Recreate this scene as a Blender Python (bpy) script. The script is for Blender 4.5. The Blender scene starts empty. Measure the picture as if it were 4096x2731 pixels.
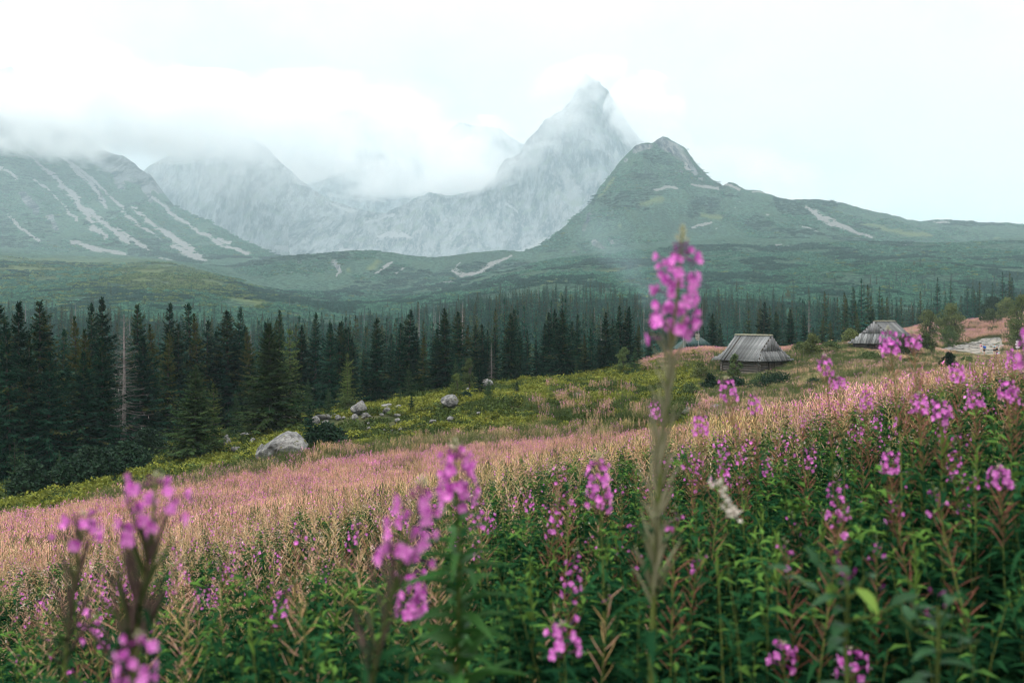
import bpy, math, random
import numpy as np
from mathutils import Vector, Matrix, Euler

random.seed(7)
RNG = np.random.default_rng(11)
SC = bpy.context.scene
COL = SC.collection

# ------------------------------------------------------------------ camera, sky, sun, exposure
F = 995.6           # focal length in pixels of the 1024 wide picture
VH = 318.0          # picture row of the horizon
cam_data = bpy.data.cameras.new("camera")
cam_data.sensor_width = 36.0
cam_data.lens = 35.0
cam_data.shift_y = -(341.0 - VH) / 1024.0
cam_data.clip_start = 0.05
cam_data.clip_end = 20000.0
cam_data.dof.use_dof = True
cam_data.dof.focus_distance = 30.0
cam_data.dof.aperture_fstop = 2.8
cam = bpy.data.objects.new("camera", cam_data)
cam.location = (0, 0, 0)
cam.rotation_euler = (math.radians(90), 0, 0)
COL.objects.link(cam)
SC.camera = cam

SUN_EL, SUN_ROT = math.radians(48), math.radians(-112)
world = bpy.data.worlds.new("World")
SC.world = world
world.use_nodes = True
wt = world.node_tree
wt.nodes.clear()
w_out = wt.nodes.new("ShaderNodeOutputWorld")
w_bg = wt.nodes.new("ShaderNodeBackground")
w_sky = wt.nodes.new("ShaderNodeTexSky")
w_sky.sky_type = 'NISHITA'
w_sky.sun_disc = False
w_sky.sun_elevation = SUN_EL
w_sky.sun_rotation = SUN_ROT
w_bg.inputs["Strength"].default_value = 0.1
w_tc = wt.nodes.new("ShaderNodeTexCoord")
w_sep = wt.nodes.new("ShaderNodeSeparateXYZ")
wt.links.new(w_tc.outputs["Generated"], w_sep.inputs[0])


def wmath(op, a, b=None, c=None, clamp=False):
    n = wt.nodes.new("ShaderNodeMath")
    n.operation = op
    n.use_clamp = clamp
    for i, s in enumerate((a, b, c)):
        if s is None:
            continue
        if isinstance(s, (int, float)):
            n.inputs[i].default_value = s
        else:
            wt.links.new(s, n.inputs[i])
    return n.outputs[0]


# overcast sky: brighter towards the zenith, soft uneven cloud sheet, thin places let a little blue through
el = wmath('MAXIMUM', w_sep.outputs["Z"], 0.0)
lum = wmath('ADD', wmath('MULTIPLY_ADD', el, 0.25, 0.77), wmath('MULTIPLY', wmath('MULTIPLY', el, el), 2.3))
w_n1 = wt.nodes.new("ShaderNodeTexNoise")
w_n1.inputs["Scale"].default_value = 3.2
w_n1.inputs["Detail"].default_value = 7.0
w_n1.inputs["Roughness"].default_value = 0.55
w_n1.inputs["Distortion"].default_value = 0.3
w_map = wt.nodes.new("ShaderNodeMapping")
w_map.inputs["Location"].default_value = (3.1, 0.4, 1.2)
w_map.inputs["Scale"].default_value = (1.0, 1.0, 2.2)
wt.links.new(w_tc.outputs["Generated"], w_map.inputs[0])
wt.links.new(w_map.outputs[0], w_n1.inputs["Vector"])
lum = wmath('MULTIPLY', lum, wmath('MULTIPLY_ADD', w_n1.outputs["Fac"], 0.44, 0.78))
w_n2 = wt.nodes.new("ShaderNodeTexNoise")
w_n2.inputs["Scale"].default_value = 6.5
w_n2.inputs["Detail"].default_value = 6.0
w_map2 = wt.nodes.new("ShaderNodeMapping")
w_map2.inputs["Location"].default_value = (0.35, 0.1, 0.63)
w_map2.inputs["Scale"].default_value = (1.0, 1.0, 1.7)
wt.links.new(w_tc.outputs["Generated"], w_map2.inputs[0])
wt.links.new(w_map2.outputs[0], w_n2.inputs["Vector"])
thin = wt.nodes.new("ShaderNodeMapRange")
thin.interpolation_type = 'SMOOTHSTEP'
thin.inputs["From Min"].default_value = 0.50
thin.inputs["From Max"].default_value = 0.68
thin.inputs["To Max"].default_value = 0.55
wt.links.new(w_n2.outputs["Fac"], thin.inputs["Value"])
w_cloud = wt.nodes.new("ShaderNodeMix")
w_cloud.data_type = 'RGBA'
w_cloud.inputs[6].default_value = (10.9, 10.05, 9.5, 1)
w_cloud.inputs[7].default_value = (7.9, 8.3, 8.5, 1)
wt.links.new(thin.outputs[0], w_cloud.inputs[0])
w_mul = wt.nodes.new("ShaderNodeVectorMath")
w_mul.operation = 'SCALE'
wt.links.new(w_cloud.outputs[2], w_mul.inputs[0])
wt.links.new(lum, w_mul.inputs["Scale"])
w_mix = wt.nodes.new("ShaderNodeMix")
w_mix.data_type = 'RGBA'
w_mix.inputs[0].default_value = 0.93
wt.links.new(w_sky.outputs[0], w_mix.inputs[6])
wt.links.new(w_mul.outputs[0], w_mix.inputs[7])
wt.links.new(w_mix.outputs[2], w_bg.inputs["Color"])
wt.links.new(w_bg.outputs[0], w_out.inputs["Surface"])

sun_data = bpy.data.lights.new("sun", 'SUN')
sun_data.energy = 1.5
sun_data.angle = math.radians(14)
sun_data.color = (1.0, 0.95, 0.87)
sun = bpy.data.objects.new("sun", sun_data)
# Nishita azimuth is measured from +Y, clockwise
sd = Vector((math.cos(SUN_EL) * math.sin(SUN_ROT), math.cos(SUN_EL) * math.cos(SUN_ROT), math.sin(SUN_EL)))
sun.rotation_euler = (-sd).to_track_quat('-Z', 'Y').to_euler()
sun.location = sd * 500
COL.objects.link(sun)

SC.view_settings.view_transform = 'Standard'
SC.view_settings.look = 'None'
SC.view_settings.exposure = 0.2
SC.view_settings.gamma = 1.0
SC.view_settings.use_curve_mapping = False
SC.render.engine = 'CYCLES'
cy = SC.cycles
cy.use_denoising = True
cy.denoiser = 'OPENIMAGEDENOISE'
cy.denoising_input_passes = 'RGB_ALBEDO_NORMAL'
cy.max_bounces = 9
cy.diffuse_bounces = 3
cy.glossy_bounces = 1
cy.transmission_bounces = 3
cy.volume_bounces = 8
cy.transparent_max_bounces = 4
cy.use_adaptive_sampling = True
cy.adaptive_threshold = 0.015
cy.pixel_filter_type = 'BLACKMAN_HARRIS'
cy.filter_width = 1.1
cy.caustics_reflective = False
cy.caustics_refractive = False

# ------------------------------------------------------------------ helpers


def P(u, v, y):
    """world point seen at picture position u, v (1024 x 682) at depth y"""
    return np.array([(u - 512.0) / F * y, y, (VH - v) / F * y])


_perm = np.random.default_rng(3).permutation(4096)


def _hash(ix, iy, iz):
    return _perm[(_perm[(_perm[ix & 4095] + iy) & 4095] + iz) & 4095] / 2047.5 - 1.0


def vnoise(x, y, z=0.0):
    x, y, z = np.broadcast_arrays(np.asarray(x, float), np.asarray(y, float), np.asarray(z, float))
    ix, iy, iz = np.floor(x).astype(int), np.floor(y).astype(int), np.floor(z).astype(int)
    fx, fy, fz = x - ix, y - iy, z - iz
    fx, fy, fz = [t * t * t * (t * (t * 6 - 15) + 10) for t in (fx, fy, fz)]
    r = 0
    for dx in (0, 1):
        wx = fx if dx else 1 - fx
        for dy in (0, 1):
            wy = fy if dy else 1 - fy
            for dz in (0, 1):
                wz = fz if dz else 1 - fz
                r = r + _hash(ix + dx, iy + dy, iz + dz) * wx * wy * wz
    return r


def fbm(x, y, z=0.0, octaves=4, gain=0.5):
    a, s, t = 1.0, 0.0, 0.0
    for o in range(octaves):
        k = 2.03 ** o
        s = s + a * vnoise(np.asarray(x) * k + 17.3 * o, np.asarray(y) * k - 9.1 * o, np.asarray(z) * k)
        t += a
        a *= gain
    return s / t


def ridged(x, y, z=0.0, octaves=4):
    a, s, t = 1.0, 0.0, 0.0
    for o in range(octaves):
        k = 2.07 ** o
        s = s + a * (1 - 2 * np.abs(vnoise(np.asarray(x) * k + 5.7 * o, np.asarray(y) * k + 3.3 * o, np.asarray(z) * k)))
        t += a
        a *= 0.5
    return s / t


def sstep(a, b, x):
    t = np.clip((x - a) / (b - a), 0, 1)
    return t * t * (3 - 2 * t)


class MB:
    """collects faces of one mesh"""

    def __init__(self):
        self.v, self.f, self.m, self.c, self.n = [], [], [], [], 0

    def add(self, verts, faces, mat=0, col=None):
        verts = np.asarray(verts, float).reshape(-1, 3)
        faces = np.asarray(faces, int)
        self.v.append(verts)
        self.f.append(faces + self.n)
        self.m.append(np.full(len(faces), mat, int) if np.isscalar(mat) else np.asarray(mat, int))
        if col is None:
            c = np.full(len(verts), 0.5)
        else:
            c = np.broadcast_to(np.asarray(col, float), (len(verts),))
        self.c.append(c)
        self.n += len(verts)

    def merge(self, other, M=None, dmat=0):
        v = np.concatenate(other.v)
        if M is not None:
            A = np.array(M)
            v = v @ A[:3, :3].T + A[:3, 3]
        c = np.concatenate(other.c)
        self.v.append(v)
        self.c.append(c)
        for f, m in zip(other.f, other.m):
            self.f.append(f + self.n)
            self.m.append(m + dmat)
        self.n += len(v)

    def mesh(self, name, mats, smooth=False, attrs=None):
        me = bpy.data.meshes.new(name)
        v = np.concatenate(self.v)
        me.vertices.add(len(v))
        me.vertices.foreach_set("co", v.ravel())
        loops = np.concatenate([f.ravel() for f in self.f])
        tot = np.concatenate([np.full(len(f), f.shape[1], int) for f in self.f])
        st = np.concatenate([[0], np.cumsum(tot)[:-1]])
        me.loops.add(len(loops))
        me.loops.foreach_set("vertex_index", loops.astype(np.int32))
        me.polygons.add(len(tot))
        me.polygons.foreach_set("loop_start", st.astype(np.int32))
        me.polygons.foreach_set("material_index", np.concatenate(self.m).astype(np.int32))
        if smooth:
            me.polygons.foreach_set("use_smooth", np.ones(len(tot), bool))
        a = me.attributes.new("tint", 'FLOAT', 'POINT')
        a.data.foreach_set("value", np.concatenate(self.c).astype(np.float32))
        for k, val in (attrs or {}).items():
            a = me.attributes.new(k, 'FLOAT', 'POINT')
            a.data.foreach_set("value", np.asarray(val, np.float32))
        for m in mats if isinstance(mats, (list, tuple)) else [mats]:
            me.materials.append(m)
        me.update(calc_edges=True)
        return me

    def obj(self, name, mats, parent=None, smooth=False, attrs=None):
        return link(name, self.mesh(name, mats, smooth, attrs), parent)


def link(name, data, parent=None, loc=None):
    o = bpy.data.objects.new(name, data)
    COL.objects.link(o)
    if parent is not None:
        o.parent = parent
    if loc is not None:
        o.location = loc
    return o


def tag(o, label=None, cat=None, group=None, kind=None):
    if label:
        o["label"] = label
    if cat:
        o["category"] = cat
    if group:
        o["group"] = group
    if kind:
        o["kind"] = kind
    return o


def empty(name, loc, rz=0.0, scale=1.0):
    o = link(name, None)
    o.location = loc
    o.rotation_euler = (0, 0, rz)
    o.scale = (scale,) * 3
    o.empty_display_size = 0.1
    return o


def copy_tree(o, parent=None):
    c = o.copy()
    COL.objects.link(c)
    if parent is not None:
        c.parent = parent
    for ch in o.children:
        copy_tree(ch, c)
    return c


def grid_faces(nr, nc):
    i = np.arange(nr - 1)[:, None] * nc + np.arange(nc - 1)[None, :]
    return np.stack([i, i + 1, i + nc + 1, i + nc], -1).reshape(-1, 4)


def tube(pts, radii, n=6, cap=True):
    """verts, quads of a tapered tube along pts"""
    pts = np.asarray(pts, float)
    k = len(pts)
    t = np.gradient(pts, axis=0)
    t /= np.linalg.norm(t, axis=1)[:, None] + 1e-12
    up = np.where(np.abs(t[:, 2:3]) > 0.9, np.array([[1.0, 0, 0]]), np.array([[0, 0, 1.0]]))
    a = np.cross(t, up)
    a /= np.linalg.norm(a, axis=1)[:, None] + 1e-12
    b = np.cross(t, a)
    th = np.arange(n) / n * 2 * math.pi
    ring = (np.cos(th)[None, :, None] * a[:, None, :] + np.sin(th)[None, :, None] * b[:, None, :])
    v = pts[:, None, :] + ring * np.asarray(radii, float)[:, None, None]
    i = np.arange(k - 1)[:, None] * n
    j = np.arange(n)[None, :]
    f = np.stack([i + j, i + (j + 1) % n, i + n + (j + 1) % n, i + n + j], -1).reshape(-1, 4)
    return v.reshape(-1, 3), f


def box(c, s, R=None):
    x, y, z = np.asarray(s, float) / 2
    v = np.array([[-x, -y, -z], [x, -y, -z], [x, y, -z], [-x, y, -z], [-x, -y, z], [x, -y, z], [x, y, z], [-x, y, z]])
    if R is not None:
        v = v @ np.asarray(R).T
    f = np.array([[3, 2, 1, 0], [4, 5, 6, 7], [0, 1, 5, 4], [1, 2, 6, 5], [2, 3, 7, 6], [3, 0, 4, 7]])
    return v + np.asarray(c, float), f


# ------------------------------------------------------------------ material helpers
class NT:
    def __init__(self, name):
        self.mat = bpy.data.materials.new(name)
        self.mat.use_nodes = True
        self.t = self.mat.node_tree
        self.t.nodes.clear()
        self.out = self.t.nodes.new("ShaderNodeOutputMaterial")

    def n(self, typ, inputs=None, **kw):
        nd = self.t.nodes.new(typ)
        for k, v in kw.items():
            setattr(nd, k, v)
        for k, v in (inputs or {}).items():
            self.set(nd, k, v)
        return nd

    def set(self, nd, k, v):
        s = nd.inputs[k]
        if isinstance(v, bpy.types.NodeSocket):
            self.t.links.new(v, s)
        elif isinstance(v, tuple) and len(v) == 3 and s.type == 'RGBA':
            s.default_value = (*v, 1)
        else:
            s.default_value = v

    def math(self, op, a, b=0.0, c=0.0, clamp=False):
        return self.n("ShaderNodeMath", {0: a, 1: b, 2: c}, operation=op, use_clamp=clamp).outputs[0]

    def mix(self, fac, a, b):
        return self.n("ShaderNodeMix", {0: fac, 6: a, 7: b}, data_type='RGBA').outputs[2]

    def ramp(self, val, lo, hi, smooth=True):
        nd = self.n("ShaderNodeMapRange", {"Value": val, "From Min": lo, "From Max": hi},
                    interpolation_type='SMOOTHSTEP' if smooth else 'LINEAR')
        return nd.outputs[0]

    def noise(self, scale, detail=4.0, rough=0.55, vec=None, dist=0.0):
        nd = self.n("ShaderNodeTexNoise", {"Scale": scale, "Detail": detail, "Roughness": rough, "Distortion": dist})
        if vec is not None:
            self.t.links.new(vec, nd.inputs["Vector"])
        return nd.outputs["Fac"]

    def attr(self, name):
        return self.n("ShaderNodeAttribute", attribute_name=name).outputs["Fac"]

    def pos(self):
        return self.n("ShaderNodeNewGeometry").outputs["Position"]

    def rand(self):
        return self.n("ShaderNodeObjectInfo").outputs["Random"]

    def bump(self, h, strength, dist):
        return self.n("ShaderNodeBump", {"Height": h, "Strength": strength, "Distance": dist}).outputs[0]

    def diffuse(self, color, rough=0.8, normal=None, spec=0.25):
        b = self.n("ShaderNodeBsdfPrincipled", {"Base Color": color, "Roughness": rough, "Specular IOR Level": spec})
        if normal is not None:
            self.t.links.new(normal, b.inputs["Normal"])
        return b.outputs[0]

    def finish(self, shader):
        self.t.links.new(shader, self.out.inputs["Surface"])
        return self.mat


def leafmat(name, dark, light, alt=None, alt_at=0.8, trans=0.3, rough=0.55, spec=0.3, tr_col=None):
    """foliage: colour runs dark->light with the leaf's own tint, some leaves towards alt, plants differ"""
    m = NT(name)
    t = m.attr("tint")
    c = m.mix(t, dark, light)
    if alt is not None:
        c = m.mix(m.ramp(t, alt_at, min(1.0, alt_at + 0.12)), c, alt)
    hsv = m.n("ShaderNodeHueSaturation", {"Hue": 0.5, "Saturation": 1.0,
              "Value": m.math('MULTIPLY_ADD', m.rand(), 0.5, 0.75), "Color": c})
    c = hsv.outputs[0]
    b = m.diffuse(c, rough, spec=spec * .35) if spec > .16 else m.n("ShaderNodeBsdfDiffuse", {"Color": c}).outputs[0]
    if trans > 0:
        tr = m.n("ShaderNodeBsdfTranslucent", {"Color": c if tr_col is None else tr_col})
        b = m.n("ShaderNodeMixShader", {0: trans, 1: b, 2: tr.outputs[0]}).outputs[0]
    return m.finish(b)


def plainmat(name, a, b, scale=6.0, rough=0.75, bump=0.0, bdist=0.02, spec=0.25, obj=False, stretch=None):
    m = NT(name)
    vec = m.n("ShaderNodeTexCoord").outputs["Object"]
    if stretch:
        vec = m.n("ShaderNodeMapping", {"Vector": vec, "Scale": stretch}).outputs[0]
    n = m.noise(scale, 5.0, 0.6, vec)
    c = m.mix(m.ramp(n, 0.3, 0.7), a, b)
    if obj:
        c = m.n("ShaderNodeHueSaturation", {"Value": m.ramp(m.rand(), -1.2, 1.0, False), "Color": c}).outputs[0]
    nor = m.bump(n, bump, bdist) if bump else None
    return m.finish(m.diffuse(c, rough, nor, spec))
# ------------------------------------------------------------------ the ground: one sheet from under the camera to the foot of the peaks
# (u, v, depth) of bare ground seen in the picture, or direct x, y, z near the camera
CTRL_XYZ = [(0, -3, -1.35), (0, 0, -1.6), (0.4, 2.2, -1.8), (2, 4, -1.6), (4, 4, -1.2), (-2.5, 8, -3.05), (1.5, 5, -1.85), (-3, 3, -2.4),
            (-1, 4, -2.1), (6, 10, -1.5), (2, 10, -2.3), (-1, 10, -2.9), (-6, 12, -4.1), (0, 18, -3.7), (-6, 20, -5.1), (6, 18, -2.6), (-10, 30, -7.2), (2, 30, -5.2)]
CTRL_UV = [(0, 533, 45), (130, 508, 50), (300, 480, 57), (470, 457, 62), (640, 438, 66), (760, 422, 62), (800, 424, 40), (900, 413, 28), (1000, 402, 22),
           (1060, 390, 24), (-60, 545, 40), (900, 398, 45), (1000, 386, 48), (1000, 374, 85), (955, 376, 90), (980, 367, 120), (880, 374, 75), (760, 394, 82), (700, 395, 85), (750, 373, 105), (690, 368, 110), (885, 352, 116), (830, 362, 100), (985, 354.5, 168),
           (930, 353, 150), (990, 339, 225), (1005, 318, 290), (945, 325, 270), (900, 339, 190), (860, 347, 130), (800, 352, 125), (700, 353, 122), (1060, 312, 260), (1070, 350, 140),
           (640, 418, 70), (600, 374, 112), (500, 387, 104), (450, 396, 98), (400, 404, 92), (350, 420, 82), (300, 442, 73), (285, 466, 62), (200, 462, 72), (100, 482, 65), (0, 505, 60),
           (60, 472, 78), (0, 450, 110), (200, 430, 110), (300, 415, 115), (-70, 480, 90),
           # the valley behind the first spruces
           (0, 425, 160), (300, 400, 160), (500, 385, 165), (680, 372, 165), (800, 366, 180), 
           (0, 375, 260), (300, 372, 260), (500, 365, 260), (700, 358, 260), (900, 346, 340), (1060, 330, 420),
           (0, 332, 430), (300, 338, 450), (420, 330, 450), (520, 318, 430), (620, 322, 420), (800, 320, 450), (1000, 312, 540), (-60, 330, 430),
           (60, 300, 650), (200, 300, 650), (330, 315, 680), (450, 305, 650), (540, 292, 620), (680, 292, 650), (850, 285, 680), (1000, 282, 700), (1070, 282, 700), (-70, 298, 650),
           (100, 280, 850), (220, 285, 850), (330, 300, 900), (450, 293, 880), (560, 270, 860), (700, 262, 880), (850, 256, 900), (1000, 254, 900), (1070, 253, 900), (-70, 275, 850),
           (0, 257, 1050), (90, 262, 1050), (170, 262, 1050), (240, 280, 1050), (330, 290, 1100), (430, 286, 1080), (530, 272, 1060), (620, 252, 1060), (720, 241, 1100), (830, 239, 1100),
           (940, 240, 1100), (1070, 242, 1100), (-70, 252, 1050),
           (0, 250, 1350), (200, 262, 1350), (330, 280, 1350), (450, 276, 1350), (600, 252, 1350), (800, 246, 1350), (1070, 247, 1350), (-70, 247, 1350),
           (0, 255, 1800), (300, 276, 1800), (600, 262, 1800), (1070, 255, 1800)]
_cx = np.array([c for c in CTRL_XYZ] + [tuple(P(*c)) for c in CTRL_UV])
Y0 = 7.0


def _uvw(x, y):
    yy = np.maximum(y + Y0, 2.0)
    return x / yy * 2.2, np.log(yy)


def _tps(r2):
    return 0.5 * r2 * np.log(r2 + 1e-12)


_U, _V = _uvw(_cx[:, 0], _cx[:, 1])
_W = _cx[:, 2] / (_cx[:, 1] + Y0)
_n = len(_U)
_K = _tps((_U[:, None] - _U) ** 2 + (_V[:, None] - _V) ** 2) + np.eye(_n) * 2e-4
_A = np.zeros((_n + 3, _n + 3))
_A[:_n, :_n] = _K
_A[:_n, _n:] = np.stack([np.ones(_n), _U, _V], 1)
_A[_n:, :_n] = _A[:_n, _n:].T
_sol = np.linalg.solve(_A, np.concatenate([_W, np.zeros(3)]))


def H(x, y, rough=True):
    """height of the ground"""
    x, y = np.broadcast_arrays(np.asarray(x, float), np.asarray(y, float))
    sh = x.shape
    x, y = x.ravel(), y.ravel()
    z = np.empty(len(x))
    for i in range(0, len(x), 20000):
        s = slice(i, i + 20000)
        U, V = _uvw(x[s], y[s])
        k = _tps((U[:, None] - _U) ** 2 + (V[:, None] - _V) ** 2)
        z[s] = (k @ _sol[:_n] + _sol[_n] + _sol[_n + 1] * U + _sol[_n + 2] * V) * np.maximum(y[s] + Y0, 2.0)
    if rough:
        far = sstep(60, 300, y)
        z = z + (0.10 + 0.15 * far) * fbm(x / 2.5, y / 2.5, 0, 3) + 0.35 * sstep(55, 80, y) * fbm(x / 7, y / 7, 4, 3)
        z = z + far * 2.2 * fbm(x / 38, y / 38, 2, 3) + sstep(300, 700, y) * 9.0 * fbm(x / 150, y / 150, 7, 3)
    return z.reshape(sh)


def ground_grid(ys, smax, nc):
    s = np.linspace(-smax, smax, nc)
    Y = np.repeat(ys[:, None], nc, 1)
    X = s[None, :] * (Y + 9.0)
    return X, Y


mask_keys = ("scree", "rock", "grass")


def poly_mask(u, v, lines, warp=3.0, seed=0.0):
    """how deep inside the given streaks (lists of (u, v, halfwidth)) each point lies, 0..1"""
    uu = u + warp * fbm(u / 9.0, v / 9.0, seed, 3)
    vv = v + warp * 0.7 * fbm(u / 9.0, v / 9.0, seed + 7, 3)
    best = np.zeros(u.shape)
    for L in lines:
        L = np.asarray(L, float)
        if len(L) == 1:
            L = np.vstack([L, L + [0.5, 0, 0]])
        for a, b in zip(L[:-1], L[1:]):
            d = b[:2] - a[:2]
            t = np.clip(((uu - a[0]) * d[0] + (vv - a[1]) * d[1]) / (d @ d + 1e-9), 0, 1)
            w = 0.58 * (a[2] + (b[2] - a[2]) * t)
            dist = np.hypot(uu - a[0] - d[0] * t, vv - a[1] - d[1] * t)
            best = np.maximum(best, np.clip(1.0 - 0.5 * dist / np.maximum(w, 0.3), 0, 1))
    return best


# --- mountain slopes: dwarf pine, pale scree, bare rock and meadow, one material driven by where each grows
def slope_material(name, rockiness=0.0):
    m = NT(name)
    p = m.pos()
    fine = m.noise(0.22, 5.0, 0.72, p)
    mid = m.noise(0.035, 4.0, 0.6, p)
    big = m.noise(0.008, 4.0, 0.55, p)
    veg = m.mix(m.ramp(fine, 0.40, 0.60), (0.012, 0.045, 0.034), (0.075, 0.170, 0.115))
    veg = m.mix(m.math('MULTIPLY', m.ramp(mid, 0.42, 0.72), 0.65), veg, (0.060, 0.118, 0.066))
    veg = m.mix(m.math('MULTIPLY', m.ramp(big, 0.5, 0.75), 0.5), veg, (0.02, 0.05, 0.042))
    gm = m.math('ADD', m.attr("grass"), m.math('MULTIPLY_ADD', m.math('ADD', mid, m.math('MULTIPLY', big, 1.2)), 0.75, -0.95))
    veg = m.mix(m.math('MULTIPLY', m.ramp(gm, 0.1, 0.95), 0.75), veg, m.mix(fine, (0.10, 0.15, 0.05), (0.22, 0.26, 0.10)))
    # bare rock, streaked down the fall line
    st = m.n("ShaderNodeMapping", {"Vector": p, "Scale": (1.0, 0.22, 0.30)}).outputs[0]
    rn = m.noise(0.026, 9.0, 0.74, st, 0.15)
    rn2 = m.noise(0.09, 6.0, 0.75, st)
    rock = m.mix(m.ramp(rn, 0.42, 0.60), (0.014, 0.028, 0.048), (0.22, 0.245, 0.26))
    rock = m.mix(m.math('MULTIPLY', m.ramp(rn2, 0.50, 0.60), 0.55), rock, (0.33, 0.335, 0.33))
    rock = m.mix(m.math('MULTIPLY', m.ramp(m.noise(0.02, 5.0, 0.6, p), 0.50, 0.66), 0.55), rock, (0.10, 0.15, 0.10))
    rm = m.math('ADD', m.attr("rock"), m.math('MULTIPLY_ADD', rn, 0.9, -0.45))
    col = m.mix(m.ramp(rm, 0.42, 0.58), veg, rock)
    sn = m.math('ADD', m.attr("scree"), m.math('MULTIPLY_ADD', m.noise(0.07, 7.0, 0.78, p), 2.6, -1.34))
    scree = m.mix(m.noise(0.5, 3.0, 0.7, p), (0.17, 0.18, 0.19), (0.40, 0.405, 0.40))
    sf = m.ramp(sn, 0.45, 0.53)
    col = m.mix(sf, col, scree)
    h = m.math('ADD', m.math('MULTIPLY', fine, 3.0), m.math('MULTIPLY', rn, 16.0))
    nor = m.bump(h, 1.0, 1.6)
    return m.finish(m.diffuse(col, 0.95, nor, 0.05))


M_SLOPE = slope_material("mountain_slope")


def ground_material():
    m = NT("meadow_soil")
    p = m.pos()
    n1 = m.noise(3.0, 5.0, 0.65, p)
    n2 = m.noise(0.25, 4.0, 0.6, p)
    c = m.mix(m.ramp(n1, 0.35, 0.65), (0.018, 0.026, 0.012), (0.055, 0.07, 0.028))
    c = m.mix(m.math('MULTIPLY', m.ramp(n2, 0.45, 0.7), 0.6), c, (0.10, 0.09, 0.04))
    nor = m.bump(n1, 0.8, 0.08)
    return m.finish(m.diffuse(c, 0.95, nor, 0.05))


M_SOIL = ground_material()


def sheet(name, ys, smax, nc, mat, lines=None):
    X, Y = ground_grid(ys, smax, nc)
    Z = H(X, Y)
    mb = MB()
    mb.add(np.stack([X, Y, Z], -1), grid_faces(len(ys), nc))
    u, v = X / np.maximum(Y, 1) * F + 512, VH - Z / np.maximum(Y, 1) * F
    at = {k: np.zeros(X.size) for k in mask_keys}
    for k, L in (lines or {}).items():
        at[k] = poly_mask(u.ravel(), v.ravel(), L, 2.5, 3.0)
    o = mb.obj(name, mat, None, True, at)
    tag(o, kind="structure")
    return o


near_y = np.concatenate([np.linspace(-7, 4, 30)[:-1], np.geomspace(4, 300, 230)])
sheet("ground", near_y, 0.72, 260, M_SOIL)
# beyond the first forest the sheet goes on as the pine-covered valley slopes (they meet edge to edge at 300 m)
far_y = np.geomspace(300, 1750, 210)
FAR_LINES = {
    "scree": [[(437, 284, 2), (455, 279, 3), (474, 270, 5), (488, 264, 3)], [(770, 244.5, 1), (792, 246, 1.2)], [(898, 244, .8), (906, 244, 1.6)], [(828, 250, .8), (832, 250, 1.3)],
              [(722, 284, .8)], [(745, 285, 1)], [(866, 249.5, .8), (872, 250, .8)]],
    "grass": [[(-20, 264, 16), (60, 270, 18), (130, 268, 18), (175, 274, 20), (215, 288, 14), (260, 302, 10)], [(320, 288, 4), (380, 281, 4)], [(540, 282, 5), (590, 275, 5), (640, 268, 5)],  # the first, long streak paints the left hill's sunlit patch as pale grass
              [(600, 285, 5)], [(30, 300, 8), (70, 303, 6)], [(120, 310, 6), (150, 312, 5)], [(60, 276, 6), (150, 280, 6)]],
    "rock": [[(295, 262, 3), (312, 266, 2)]],
}
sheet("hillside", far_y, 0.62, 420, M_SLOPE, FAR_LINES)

# ------------------------------------------------------------------ the mountains, each a ridge of its own at its own distance


DM = 1.5        # the high peaks stand this much further off


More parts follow.
